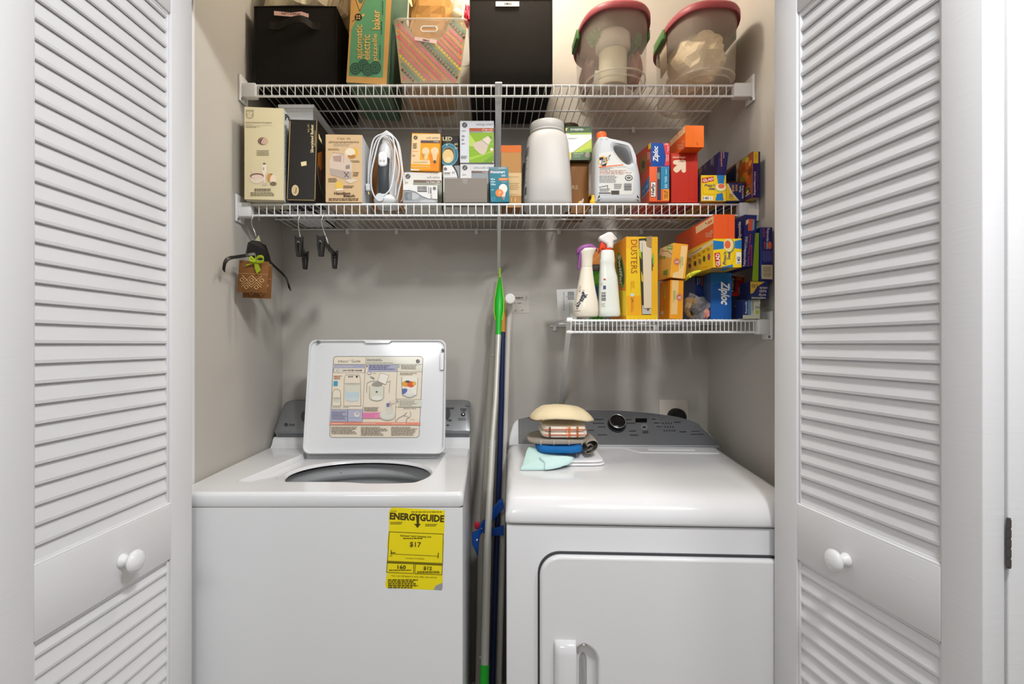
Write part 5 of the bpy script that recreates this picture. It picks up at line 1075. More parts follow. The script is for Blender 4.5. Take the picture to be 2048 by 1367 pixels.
cd_ = Carton(657, 878, 122, 1.482, 0.25, cc_.ztop+0.0005, YR=1.484, col='D8601A', front='E86C14', left='D85A1C', bottom='C8551A', rough=.4); F_ = cd_.front
F_.line([(748, 123), (748, 375)], 3, M('D05E12', .5)); F_.text('S', 790, 325, 808, 358, M('8A3A0C', .5)); L_ = cd_.left
L_.poly([(656, 128), (475, 308), (475, 378), (656, 205)], M('E0BE92', .5)); L_.text('75 CT', 0, 0, 0, 0, M('C8603A', .5), bold=.6, quad=[(552, 238), (640, 152), (640, 198), (552, 275)]); L_.text('75', 0, 0, 0, 0, M('E8B48C', .5), quad=[(612, 315), (645, 292), (645, 335), (612, 355)]); L_.small(565, 345, 650, 410, 3, M('E0A078', .5), 4)
cd_.done('bag_carton', 'orange bag box lying on the red storage bag box, end toward viewer', 'box', WRAP)
crop(1370, 280, 1530, 1682)
ce = Carton(335, 862, 738, 1.512, 0.25, ZM, col='D6AE1A', front='E2BC1C', left='2A2A50', bottom='C8A41C', rough=.35); F_ = ce.front
GB = M('1F6FA8', .4)
def glad(F_, rot=0):
    pass
F_.poly([(665, 738), (840, 735), (818, 890), (838, 1000), (690, 1010), (698, 920)], GB); F_.poly([(668, 1130), (790, 1110), (812, 1272), (635, 1272)], GB); F_.poly([(352, 800), (600, 765), (608, 858), (358, 905)], M('B82A24', .45)); F_.text('GLAD', 0, 0, 0, 0, M('EDE6DC', .5), bold=1.2, quad=[(372, 818), (596, 786), (598, 838), (374, 885)])
F_.line([(352, 905), (390, 1130), (560, 1150), (690, 1125)], 6, M('C09414', .5)); F_.text("Press'n", 398, 918, 648, 980, M('2A3060', .5), bold=1, skew=.15); F_.text('Seal', 495, 985, 645, 1048, M('2A3060', .5), bold=1, skew=.15)
F_.ell(745, 1010, 120, 92, M('B8B43A', .45)); F_.ell(755, 990, 108, 78, M('E6D8A8', .45)); F_.ell(760, 968, 68, 50, M('D8684A', .45)); F_.rect(372, 1178, 585, 1268, M('E6DDC8', .5)); F_.text('140', 384, 1190, 498, 1250, M('2A3060', .5), bold=1); F_.small(515, 1200, 572, 1245, 2, M('B8A890', .5), 3)
ce.done('wrap_carton', 'yellow plastic wrap box right of the red bag box, middle shelf', 'box', WRAP)
cf_ = Carton(868, 1245, 905, 1.514, 0.24, ZM, col='1C2258', front='242C68', left='B8962A', rough=.35); F_ = cf_.front
F_.poly([(868, 905), (905, 925), (985, 1090), (1110, 1240), (1150, 1272), (868, 1272)], M('D8AE28', .4)); F_.poly([(892, 920), (910, 920), (1010, 1120), (1140, 1270), (1090, 1272), (960, 1120)], M('D8C49A', .4)); F_.text('130', 925, 1130, 1005, 1235, M('2A2448', .5), rot=90)
F_.text('Reynolds', 1182, 960, 1240, 1230, M('C8BEB0', .5), rot=-90, bold=.8); F_.text('wrap', 1128, 958, 1175, 1100, M('D8CCB8', .5), rot=-90, bold=.8); F_.text('non', 1058, 938, 1102, 1070, M('D8A43C', .5), rot=-90, bold=.8); F_.text('stick', 988, 940, 1042, 1095, M('D8A43C', .5), rot=-90, bold=.8)
cf_.done('wrap_carton', 'navy and gold foil wrap box right of the yellow wrap box, middle shelf', 'box', WRAP)
cg = Carton(660, 850, 255, 1.545, 0.24, max(ce.ztop, cf_.ztop)+0.0015, roll=7, col='22184A', front='231A52', left='241A50', bottom='5A3A22', rough=.35)
crop(1370, 280, 1530, 1682); F_ = cg.front
F_.text('paper', 668, 250, 712, 405, M('E08A2C', .5), rot=90, bold=1); F_.text('parchment', 742, 240, 790, 550, M('C08048', .5), rot=90, bold=.8); F_.text('Reynolds', 800, 240, 828, 380, M('C9B8A8', .5), rot=90, bold=.6)
L_ = cg.left; L_.small(535, 265, 610, 555, 3, M('A8A2BC', .5), 4, vert=True); L_.small(390, 480, 450, 640, 3, M('8A7890', .5), 5, vert=True); L_.poly([(290, 560), (365, 470), (365, 660), (290, 730)], M('8A7458', .5))
cg.done('wrap_carton', 'dark purple parchment paper box lying tilted on the yellow wrap box', 'box', WRAP)
ch = Carton(1412, 1580, 242, 1.478, 0.37, ZM, col='1E1648', front='241A56', left='8A4A22', bottom='A89428', rough=.35); F_ = ch.front
F_.rect(1438, 245, 1542, 485, M('DDB21C', .45)); F_.small(1465, 290, 1520, 445, 3, M('A8801C', .5), 3, vert=True); F_.text('Reynolds', 1442, 870, 1490, 1152, M('CFC6C0', .5), rot=90, bold=1.2); F_.text('KITCHENS', 1452, 660, 1488, 865, M('BDB2B8', .5), rot=90, bold=.5); F_.text('slow cooker liners', 1512, 520, 1535, 1050, M('8A3A4A', .5), rot=90); F_.poly([(1412, 245), (1428, 243), (1424, 1195), (1412, 1200)], M('A8485A', .5))
L_ = ch.left; L_.poly([(1065, 520), (1065, 860), (880, 870), (870, 720)], M('0E1E3C', .4)); L_.poly([(1068, 510), (1140, 430), (1120, 760), (1100, 880), (1070, 860), (1090, 640)], M('B8A48C', .4))
L_.poly([(1200, 400), (1330, 300), (1300, 420), (1210, 480)], M('7F8A34', .4))
for (x, y, rx, ry, hx) in ((1330, 520, 60, 100, 'A8541E'), (1220, 600, 50, 80, '8A3E14'), (1280, 760, 70, 90, 'B0601E'), (1370, 660, 40, 90, '6A3414'), (1210, 820, 60, 60, '7A6A20'), (1340, 860, 50, 70, 'A04A1A'), (1150, 620, 34, 90, '9A4A1C'), (1310, 420, 40, 60, 'B88A3A'), (1250, 930, 60, 50, '5A2A14'), (1380, 480, 26, 70, 'C8823A'), (1330, 1060, 34, 70, '3A4A3A'), (1320, 1090, 18, 46, 'C2B86A')): L_.ell(x, y, rx, ry, M(hx, .4), 14, rot=.4)
L_.poly([(1270, 1180), (1370, 1100), (1370, 1125), (1280, 1195)], M('A8B4C8', .4)); L_.poly([(1270, 1200), (1400, 1130), (1400, 1215), (1300, 1240)], M('2A2460', .4))
ch.done('liner_carton', 'tall purple liner box with roast chicken picture against the right wall', 'box', WRAP)
# ================================================================== LOWER RIGHT SHELF
LOWG = 'boxes on the lower right shelf'
crop(1100, 420, 1330, 1209)
Y0 = 1.505
def px_prof(pts, Y, cxp):
    c = at(cxp, 0, Y).x
    return c, [(abs(at(x, y, Y).x-c), at(x, y, Y).z) for x, y in pts]
def swept(m, stations, Y, zb, ysc, mat, n=28, e=2.0, close=True):
    """stations: (x left, x right, y) in crop pixels -> rings at real radius"""
    rings = []
    for xl, xr, y in stations:
        a, b = at(xl, y, Y), at(xr, y, Y); rx = (b.x-a.x)/2
        rings.append(oval((a.x+b.x)/2, Y, rx, rx*ysc, max(zb, a.z), n, e))
    m.loft(rings, mat, True)
IV = M('ECE2CF', .35, coat=.25)
sb1 = thing('spray_bottle', 'cream spray bottle with purple trigger head, left end of the lower shelf', 'spray bottle', (at(375, 0, Y0).x, Y0, ZL))
m = MB(); swept(m, [(258, 492, 1120), (243, 506, 1108), (246, 507, 1040), (262, 502, 960), (282, 478, 840), (304, 458, 720), (320, 447, 620), (324, 444, 598)], Y0, ZL, .82, IV); m.build('bottle_body', sb1)
m = MB(); swept(m, [(325, 444, 596), (324, 447, 540), (318, 452, 480), (310, 470, 440), (322, 488, 412), (335, 490, 405)], Y0, ZL, .82, IV); m.build('shroud', sb1)
PUR = M('8A4E8C', .4)
m = MB(); P = [at(280, 440, Y0), at(290, 420, Y0), at(330, 390, Y0), at(390, 372, Y0), at(440, 374, Y0), at(490, 402, Y0)]
m.loft([[p+Vector((0, a*k, b*k2-.003)) for a, b in ((-.014, -.005), (-.012, .004), (0, .0085), (.012, .004), (.014, -.005), (0, -.010))] for p, k, k2 in zip(P, (.5, .7, .95, 1, .95, .6), (1, 1, 1, 1, 1, .6))], PUR, True); m.build('spray_head', sb1)
m = MB(); P = [at(318, 440, Y0-.002), at(312, 500, Y0-.002), at(304, 560, Y0-.002), at(300, 622, Y0-.002)]
m.loft([[p+Vector((a*k, b*k, 0)) for a, b in ((-.0035, -.006), (.0035, -.006), (.0035, .006), (-.0035, .006))] for p, k in zip(P, (1, 1, .95, .8))], PUR, True); m.build('trigger', sb1)
m = MB(); lc = at(330, 930, Y0)
def patch(m, stations, Y, ysc, a0, a1, mat, off=.0006, n=8):
    R = []
    for xl, xr, y in stations:
        a, b = at(xl, y, Y), at(xr, y, Y); rx = (b.x-a.x)/2+off; cx = (a.x+b.x)/2
        R.append([Vector((cx+rx*math.cos(math.radians(a0+(a1-a0)*k/n)), Y+rx*ysc*math.sin(math.radians(a0+(a1-a0)*k/n)), a.z)) for k in range(n+1)])
    m.loft(R, mat, True, False, False, False)
NV = M('3E4050', .5)
rl = random.Random(4); LBL = []
for k in range(46):
    t_ = rl.random(); yc = 1030-150*t_+rl.uniform(-22, 22); ac = 208+50*t_+rl.uniform(-9, 9); LBL.append((yc-rl.uniform(3, 9), yc+rl.uniform(3, 9), ac-rl.uniform(2, 6), ac+rl.uniform(2, 6)))
for k in range(5): LBL.append((800+14*k, 805+14*k, 212, 226+(k*5) % 9))
LBL += [(1062, 1066, 205, 236), (865, 880, 236, 250), (846, 858, 240, 252)]
for (ya, yb, a0, a1) in LBL:
    def sta(y):
        T = [(304, 458, 720), (282, 478, 840), (262, 502, 960), (246, 507, 1040), (243, 506, 1108)]
        for i in range(4):
            if T[i][2] <= y <= T[i+1][2]:
                t = (y-T[i][2])/(T[i+1][2]-T[i][2]); return (T[i][0]*(1-t)+T[i+1][0]*t, T[i][1]*(1-t)+T[i+1][1]*t, y)
    patch(m, [sta(ya), sta(yb)], Y0, .82, a0, a1, NV if ya > 850 else M('C9A890', .5))
m.build('printed_label', sb1)
Y1 = 1.512
sb2 = thing('spray_bottle', 'pale spray bottle with white and red trigger head beside the duster box', 'spray bottle', (at(622, 0, Y1).x, Y1, ZL))
PG = M('DCDFD6', .3, coat=.3)
m = MB(); swept(m, [(520, 726, 1118), (505, 740, 1100), (508, 736, 1060), (512, 722, 900), (516, 712, 760), (518, 706, 700), (520, 690, 650), (524, 680, 600), (524, 678, 560), (520, 682, 530), (526, 678, 510), (526, 674, 450), (535, 665, 425)], Y1, ZL, .72, PG, 32, 2.4); m.build('bottle_body', sb2)
m = MB(); m.puffy([(at(x, y, Y1).x, at(x, y, Y1).z) for x, y in ((590, 405), (585, 362), (515, 322), (508, 295), (520, 278), (605, 236), (640, 236), (700, 305), (690, 322), (662, 330), (658, 405))], None, .026, .006, M('EDE8E2', .35), (0, Y1-.013, 0)); m.build('spray_head', sb2)
RDT = M('D8401E', .4)
m = MB(); m.puffy([(at(x, y, Y1).x, at(x, y, Y1).z) for x, y in ((532, 330), (558, 345), (580, 362), (590, 410), (540, 412), (522, 440), (508, 460), (515, 400))], None, .016, .004, RDT, (0, Y1-.008, 0)); m.build('trigger', sb2)
m = MB(); nc = at(602, 412, Y1); m.lathe([(.0125, -.004), (.0132, 0), (.0125, .003)], nc, RDT, 24); m.build('collar', sb2)
m = MB(); m2 = [(516, 712, 760), (512, 722, 900), (508, 736, 1060)]
def sta2(y):
    for i in range(2):
        if m2[i][2] <= y <= m2[i+1][2]:
            t = (y-m2[i][2])/(m2[i+1][2]-m2[i][2]); return (m2[i][0]*(1-t)+m2[i+1][0]*t, m2[i][1]*(1-t)+m2[i+1][1]*t, y)
    return (518, 706, y)
for (ya, yb, a0, a1, hx) in ((728, 745, 205, 245, 'C8503A'), (800, 838, 228, 245, '4A5080'), (870, 878, 215, 244, '4A4A50'), (886, 892, 215, 244, '4A4A50'), (900, 912, 215, 244, '4A4A50'), (918, 924, 215, 244, '4A4A50'), (932, 944, 215, 244, '4A4A50'), (950, 958, 215, 244, '4A4A50'), (985, 990, 210, 240, '8A8A80'), (1000, 1005, 210, 236, '8A8A80'), (1015, 1020, 210, 240, '8A8A80'), (775, 780, 210, 226, '8A8A80'), (790, 795, 210, 224, '8A8A80')):
    patch(m, [sta2(ya), sta2(yb)], Y1, .76, a0, a1, M(hx, .5), off=.0010)
m.build('printed_label', sb2)
YG = 1.63
m = MB(); mm = M('3F8F2C', .5); c_ = Carton(445, 560, 400, YG, .05, ZL, col='3F8F2C', rough=.45); F_ = c_.front
F_.rect(440, 400, 560, 570, M('B8702C', .5)); F_.line([(445, 540), (520, 470)], 4, M('D8A878', .5)); F_.rect(440, 570, 560, 640, M('3A3630', .5)); F_.bars(450, 585, 515, 630, M('8A8078', .5), 5, 10); F_.rect(440, 800, 560, 1110, M('2F5578', .5)); F_.poly([(450, 700), (520, 660), (520, 760), (450, 790)], M('63B03A', .5))
c_.done('cleaner_pouch', 'green and orange cleaning packet standing behind the two spray bottles', 'packet', LOWG)
# duster carton
crop(1100, 420, 1330, 1209)
cS = Carton(800, 1132, 278, 1.472, .150, ZL, YR=1.476, col='E0A01C', front='E8BE1E', left='E0901C', rough=.4)
F_ = cS.front; L_ = cS.left
F_.poly([(800, 900), (960, 900), (965, 1108), (810, 1108)], M('E6A41E', .4)); F_.poly([(800, 278), (935, 275), (940, 420), (802, 400)], M('E8AE1E', .4)); F_.rect(1068, 280, 1132, 1100, M('E2AA1E', .4))
F_.poly([(932, 300), (1060, 290), (1062, 1100), (965, 1100)], M('3A3826', .7)); F_.poly([(940, 322), (1000, 318), (1002, 440), (944, 440)], M('C9C2B4', .5)); F_.poly([(968, 1000), (1062, 1000), (1062, 1092), (970, 1092)], M('B8B4A8', .5)); F_.ell(1030, 1045, 12, 14, M('6A5440', .5)); F_.poly([(935, 400), (960, 440), (962, 520), (940, 480)], M('9AAE2C', .5)); F_.poly([(958, 640), (975, 690), (978, 760), (960, 740)], M('D8B41C', .5))
flp = MB(); a, b, c2_, d2 = [cS.front.O+cS.front.u*F_.hit(x, y)[0]+cS.front.v*F_.hit(x, y)[1] for x, y in ((968, 335), (1064, 320), (1062, 1030), (984, 1030))]
off = Vector((0, -.0035, 0)); flp.add([a+off, b+off, c2_+off, d2+off, a+off*.6, b+off*.6, c2_+off*.6, d2+off*.6], [(0, 1, 2, 3), (4, 7, 6, 5), (0, 4, 5, 1), (1, 5, 6, 2), (2, 6, 7, 3), (3, 7, 4, 0)], M('D6C4A8', .6))
e1, e2, e3, e4 = [cS.front.O+cS.front.u*F_.hit(x, y)[0]+cS.front.v*F_.hit(x, y)[1]+Vector((0, -.005, 0)) for x, y in ((1005, 285), (1065, 275), (1064, 400), (1012, 380))]
flp.add([e1, e2, e3, e4], [(0, 1, 2, 3)], M('9A8258', .6))
OR2 = M('9A4A16', .5); F_.text('DUSTERS', 850, 312, 916, 665, OR2, rot=-90); F_.small(845, 745, 890, 850, 3, M('D8901C', .5), 3, vert=True); F_.ell(865, 890, 22, 16, M('C8D0C0', .5)); F_.text('24', 850, 918, 882, 962, OR2, rot=-90, bold=.5); F_.small(848, 965, 880, 1080, 2, M('C8801C', .5), 4, vert=True)
F_.ell(1082, 520, 12, 70, M('8AAE3A', .5)); F_.text('swiffer', 1062, 500, 1086, 640, INK, rot=-90, bold=1)
L_.poly([(665, 840), (735, 840), (800, 850), (800, 1110), (735, 1110)], M('E4C41E', .4)); L_.poly([(668, 600), (740, 840), (800, 840), (800, 800)], M('D8801A', .4))
L_.ell(744, 630, 40, 190, M('6E9A22', .5), rot=-.12); L_.ell(744, 630, 30, 165, M('3E4A18', .5), rot=-.12)
L_.text('Swiffer', 0, 0, 0, 0, M('EDE6D2', .5), rot=-90, bold=1.6, quad=[(712, 475), (742, 465), (772, 800), (738, 800)])
dus = cS.done('duster_carton', 'yellow duster refill carton with torn open front on the lower shelf', 'box', LOWG)
fo_ = flp.build('torn_flap', dus)
# baking soda cartons
crop(1300, 420, 1560, 1367)
c1 = Carton(205, 345, 735, 1.478, .075, ZL, YR=1.481, roll=1.5, col='DE8A1C', front='E2951E', left='D88A1E', rough=.45); F_ = c1.front
F_.poly([(232, 736), (302, 736), (285, 1095), (218, 1095)], M('E0B878', .45)); F_.ell(308, 915, 33, 40, M('B8503A', .5)); F_.ell(308, 915, 27, 33, M('E0B890', .5)); F_.ell(308, 915, 23, 28, M('B0402E', .5)); F_.text('A&H', 292, 900, 324, 932, M('E8D8C8', .5), bold=1); F_.small(240, 845, 270, 980, 3, M('6A9A3A', .5), 3, vert=True)
c1.left.poly([(140, 775), (165, 790), (162, 930), (145, 930)], M('D8B848', .5)); c1.left.small(142, 790, 162, 920, 2, M('6A9A3A', .5), 4, vert=True); c1.left.ell(130, 1080, 14, 24, M('C8B8A0', .5))
c1.done('baking_soda_carton', 'orange baking soda carton at the bottom of its stack of two', 'box', LOWG)
c2 = Carton(212, 372, 356, 1.470, .090, c1.ztop+.003, YR=1.474, roll=5.2, col='E0921E', front='E6A02A', left='DFAE52', rough=.45); F_ = c2.front
F_.poly([(330, 370), (395, 380), (345, 725), (235, 715), (240, 660), (300, 640)], M('E6C28A', .45)); F_.ell(283, 542, 36, 38, M('B8503A', .5)); F_.ell(283, 542, 30, 32, M('E0B890', .5)); F_.ell(283, 542, 25, 27, M('B0402E', .5)); F_.text('A&H', 265, 527, 300, 557, M('E8D8C8', .5), bold=1); F_.small(315, 490, 350, 620, 3, M('7AA23A', .5), 3, vert=True)
L_ = c2.left; L_.poly([(85, 400), (245, 358), (240, 500), (90, 480)], M('E2C896', .45)); L_.line([(105, 400), (140, 430), (190, 430), (230, 465)], 9, M('7E8A3C', .5)); L_.rect(178, 370, 240, 412, M('6FA83A', .5)); L_.text('NEW', 185, 380, 235, 402, M('DCE4C8', .5), bold=1); L_.text('Pure', 0, 0, 0, 0, M('5E9A3A', .5), bold=.8, quad=[(110, 475), (165, 465), (160, 515), (100, 515)]); L_.poly([(140, 640), (190, 620), (185, 680), (145, 680)], M('7A9A3A', .5))
c2.done('baking_soda_carton', 'orange baking soda carton with a green ribbon print, upper one of two', 'box', LOWG)
# clear crumpled bag of odds and ends
bg = thing('clear_bag', 'crumpled clear plastic bag of small bits left of the blue zipper bag box', 'bag', (at(520, 1000, 1.52).x, 1.52, ZL))
m = MB(); m.lump((at(500, 950, 1.52).x, 1.530, ZL+.033), (.029, .045, .036), clear('EFEAE4', .20, .06), .55, 1.5, 23, 3, zmin=ZL+.001); m.build('film', bg)
m = MB(); m.lump((at(455, 900, 1.53).x, 1.545, ZL+.038), (.019, .026, .030), M('A8803C', .6), .3, 2.5, 3, 3, zmin=ZL+.003); m.build('tan_contents', bg)
m = MB(); m.lump((at(470, 930, 1.52).x, 1.525, ZL+.030), (.012, .012, .018), M('2A2622', .5), .3, 2.5, 6, 3); m.build('dark_contents', bg)
m = MB(); m.lump((at(575, 1030, 1.52).x, 1.505, ZL+.018), (.009, .012, .014), M('D89080', .5), .3, 2.5, 8, 3); m.build('pink_contents', bg)
# blue zipper bag carton and its neighbours
cz = Carton(640, 858, 658, 1.484, .06, ZL, YR=1.481, col='1B4C94', front='1F569C', left='18427E', rough=.35); F_ = cz.front
F_.poly([(625, 660), (840, 655), (845, 760), (720, 770), (632, 790)], M('1F6AA8', .4)); F_.text('Ziploc', 718, 740, 838, 1005, M('E4E2DC', .5), rot=-90, bold=1.7, skew=.12); F_.line([(850, 665), (858, 1085)], 4, M('2A70B8', .4))
cz.done('bag_carton', 'blue zipper bag box with large white lettering turned on its side', 'box', LOWG)
cy = Carton(470, 632, 702, 1.565, .14, ZL, col='22306A', front='283A7C', rough=.4); F_ = cy.front; F_.poly([(545, 700), (632, 700), (632, 800), (545, 800)], M('B8323A', .45)); F_.small(560, 710, 600, 790, 2, M('E0B0A8', .5), 3, vert=True); F_.small(490, 710, 535, 790, 2, M('B8BCD8', .5), 4, vert=True); F_.line([(545, 702), (545, 800)], 4, M('D8D0C8', .5))
cy.done('bag_carton', 'blue and red box at back left of the blue zipper bag box', 'box', LOWG)
cx_ = Carton(866, 968, 905, 1.520, .22, ZL, YR=1.520, col='16182E', front='1C2038', rough=.4); F_ = cx_.front; F_.text('stick', 890, 965, 970, 1015, M('C8A83A', .5), bold=.8, skew=.2); F_.small(900, 1030, 965, 1080, 2, M('C8C4B8', .5), 3)
cx_.done('wrap_carton', 'dark navy wrap box at the bottom right of the blue zipper bag box', 'box', LOWG)
cr = Carton(845, 985, 690, 1.535, .20, cx_.ztop+.0016, YR=1.535, roll=1.2, col='A82424', front='B82A28', top='C8B8A0', rough=.4); F_ = cr.front
F_.poly([(845, 655), (1008, 665), (1008, 702), (880, 690)], M('D8C4A8', .5)); F_.rect(845, 700, 895, 860, M('2A2226', .5)); F_.text('Hefty', 852, 705, 888, 855, M('E4DDD2', .5), rot=90, bold=1.4); F_.small(915, 700, 975, 740, 2, M('D8A040', .5), 3); F_.small(930, 810, 970, 890, 3, M('E0B0A8', .5), 4, vert=True)
cr.done('bag_carton', 'red bag box wedged right of the blue zipper bag box', 'box', LOWG)
cg2 = Carton(665, 963, 300, 1.385, .27, cz.ztop+.0008, YR=1.385, col='D8B01A', front='E4C01E', left='DDB41C', bottom='B8981C', rough=.35); F_ = cg2.front
F_.poly([(665, 318), (775, 330), (775, 405), (665, 418)], GB); F_.poly([(890, 325), (962, 310), (962, 408), (890, 400)], GB); F_.ell(838, 375, 54, 78, M('8A8A3A', .45)); F_.ell(826, 365, 50, 72, M('DCC98A', .45)); F_.ell(815, 362, 32, 42, M('D8603C', .45)); F_.poly([(675, 452), (735, 445), (745, 590), (690, 598)], M('B82A24', .45)); F_.text('GLAD', 0, 0, 0, 0, M('EDE6DC', .5), rot=90, bold=1.3, quad=[(688, 460), (730, 455), (738, 582), (695, 588)])
F_.text("Press'n", 0, 0, 0, 0, M('25336E', .5), rot=90, bold=1, skew=.1, quad=[(772, 432), (802, 428), (800, 575), (762, 578)]); F_.text('Seal', 0, 0, 0, 0, M('25336E', .5), rot=90, bold=1, skew=.1, quad=[(815, 440), (845, 436), (842, 520), (808, 525)]); F_.poly([(905, 445), (960, 440), (955, 565), (905, 568)], M('E2DCC8', .5)); F_.text('140', 912, 490, 950, 558, M('25336E', .5), rot=90, bold=1.2); F_.poly([(745, 598), (870, 570), (870, 598)], GB)
F_.line([(890, 440), (880, 530), (840, 585)], 4, M('C09414', .5))
L_ = cg2.left; L_.poly([(400, 470), (665, 312), (665, 350), (400, 505)], M('D8C8A0', .45)); L_.line([(440, 460), (545, 395)], 9, M('6A6458', .5))
for k, (x, y, hx) in enumerate(((620, 490, '8A3A6A'), (570, 510, '3A5A2A'), (525, 540, '8A6A4A'), (475, 560, '4A3020'), (420, 585, '6A2A1C'))): L_.ell(x, y, 14, 36-3*k, M(hx, .5)); L_.small(x-20, y-95+4*k, x+18, y-60+4*k, 3, M('8A7010', .5), k)
L_.line([(555, 608), (605, 588)], 4, M('B8581C', .5))
cg2.bottom.ell(700, 622, 70, 22, M('9A8050', .45)); cg2.bottom.poly([(740, 620), (870, 580), (890, 590), (760, 640)], GB)
cg2.done('wrap_carton', 'yellow plastic wrap box lying across the top of the blue zipper bag box', 'box', LOWG)
m = MB(); pth = [at(360, 740, 1.49), at(395, 700, 1.46), at(430, 680, 1.43), at(480, 655, 1.415), at(530, 640, 1.41)]
m.loft([[p+Vector((0, a*k, b*k)) for a, b in ((-.006, 0), (0, .0075), (.006, 0), (0, -.0075))] for p, k in zip(smooth_curve(pth, 3, False), [.4, .7, .9, 1, 1, 1, .95, .9, .8, .7, .6, .5, .4])], M('C2C62C', .45), True)
tag(m.build('yellow_pouch'), 'lime yellow pouch tip poking out beneath the yellow wrap box', 'pouch')
co = Carton(670, 893, 44, 1.388, .28, cg2.ztop+.0008, YR=1.388, col='CE4E1C', front='D9531E', left='CC5020', rough=.4); F_ = co.front
F_.line([(820, 45), (820, 296)], 3, M('C04816', .5)); L_ = co.left; L_.poly([(480, 178), (668, 58), (668, 135), (485, 250)], M('DDC096', .5)); L_.poly([(605, 125), (655, 95), (655, 125), (605, 155)], M('D0764A', .5)); L_.ell(588, 140, 6, 8, INK, 10); L_.text('75', 0, 0, 0, 0, M('E8C0A0', .5), bold=.5, quad=[(632, 222), (662, 205), (662, 240), (632, 255)]); L_.small(585, 235, 662, 285, 3, M('E0A884', .5), 4)
co.done('bag_carton', 'red orange bag box on the yellow wrap box, lower shelf', 'box', LOWG)
ck = Carton(438, 520, 245, 1.66, .15, cg2.ztop+.0008, col='B8552C', left='D8C6A4', front='4A3020', rough=.5)
ck.done('bag_carton', 'orange and cream box end with dark gap behind the red orange box', 'box', LOWG) if False else None
# boxes along the right wall
cn2 = Carton(976, 1158, 940, 1.442, .045, ZL, YR=1.442, col='C9C8B0', front='CFCFB8', left='1E2A5A', rough=.4); F_ = cn2.front
F_.rect(976, 940, 1030, 1102, M('24366E', .4)); F_.text('Reynolds', 1000, 960, 1026, 1085, M('D8DCE4', .5), rot=90, bold=1); F_.rect(1030, 940, 1062, 1102, M('6A94B8', .4)); F_.small(1068, 955, 1090, 1090, 2, M('3A4A6A', .5), 3, vert=True); F_.ell(1128, 1070, 20, 20, M('B8BC3A', .5)); F_.text('30', 1105, 1008, 1150, 1035, M('4A4A48', .5), rot=90); F_.rect(1140, 940, 1158, 985, M('D8DCC8', .5))
cn2.done('wrap_carton', 'small pale box with a blue edge at the bottom by the right wall', 'box', LOWG)
cn1 = Carton(1052, 1248, 750, 1.425, .060, cn2.ztop+.0008, col='1A2050', front='20285E', left='181C44', rough=.4); F_ = cn1.front
F_.poly([(1056, 752), (1210, 752), (1130, 800), (1085, 870), (1056, 880)], M('C8A034', .45)); F_.text('130', 1068, 778, 1130, 815, M('2A2448', .5), rot=180, bold=.4); F_.text('Reynolds', 1068, 905, 1215, 940, M('C8BEB0', .5), rot=180, bold=.8); F_.text('wrap', 1140, 872, 1222, 900, M('C8BEB0', .5), rot=180, bold=.8); F_.text('non', 1150, 838, 1222, 864, M('C8BEB0', .5), rot=180, bold=.6); F_.text('stick', 1148, 806, 1232, 834, M('C8BEB0', .5), rot=180, bold=.6)
cn1.done('wrap_carton', 'navy foil wrap box stacked upside down on the small pale box', 'box', LOWG)
cw1 = Carton(972, 1100, 52, 1.425, .20, max(cr.ztop, cn1.ztop)+.0100, roll=2.5, col='1E2264', front='23286E', left='1A1C50', rough=.38); F_ = cw1.front
F_.poly([(1030, 95), (1085, 92), (1075, 218), (1030, 215)], M('D85A44', .45)); F_.poly([(1008, 110), (1035, 92), (1035, 135), (1008, 160)], M('DCC8A0', .45)); F_.poly([(1085, 98), (1100, 98), (1095, 205), (1075, 215)], M('6FA6C0', .45)); F_.text('Reynolds', 0, 0, 0, 0, M('D0CCD4', .5), rot=90, bold=1.2, quad=[(985, 405), (1015, 400), (1008, 600), (975, 600)]); F_.text('KITCHENS', 0, 0, 0, 0, M('D0CCD4', .5), rot=90, bold=.4, quad=[(1002, 280), (1030, 276), (1020, 395), (992, 400)]); F_.text('Cookie Baking Sheets', 0, 0, 0, 0, M('C8506A', .5), rot=90, bold=.6, quad=[(1042, 250), (1070, 250), (1045, 595), (1018, 595)]); F_.small(1052, 360, 1080, 600, 1, M('A8446A', .5), 4, vert=True)
cw1.left.text('Reynolds', 0, 0, 0, 0, M('D0CCD4', .5), rot=90, bold=1, quad=[(925, 130), (965, 115), (965, 330), (925, 300)])
cwo = cw1.done('sheet_carton', 'tall navy baking sheet box with a white tab, standing near the right wall', 'box', LOWG)
tb = MB(); a = cw1.P+cw1.az*cw1.h+cw1.ax*.009; tb.add([a, a+cw1.ax*.030, a+cw1.ax*.030+cw1.az*.017, a+cw1.ax*.002+cw1.az*.017, a+Vector((0, .001, 0)), a+cw1.ax*.030+Vector((0, .001, 0)), a+cw1.ax*.030+cw1.az*.017+Vector((0, .001, 0)), a+cw1.ax*.002+cw1.az*.017+Vector((0, .001, 0))], [(0, 1, 2, 3), (4, 7, 6, 5), (0, 4, 5, 1), (1, 5, 6, 2), (2, 6, 7, 3), (3, 7, 4, 0)], M('D2CCC4', .6)); tb.build('white_tab', cwo)
m = MB(); P = [at(1075, 705, 1.4275), at(1140, 690, 1.4275), at(1146, 238, 1.398), at(1112, 240, 1.398)]
for p in P[:2]: p.z = cn1.ztop+.0012
m.loft([P, [p+Vector((0, .0025, 0)) for p in P]], M('7E9A1C', .45), False); tag(m.build('green_card'), 'narrow lime green card leaning between the two navy baking sheet boxes', 'card')
cw2 = Carton(1158, 1288, 180, 1.432, .045, cn1.ztop+.0012, col='1E1E54', front='24246A', left='1E3A78', rough=.38); F_ = cw2.front
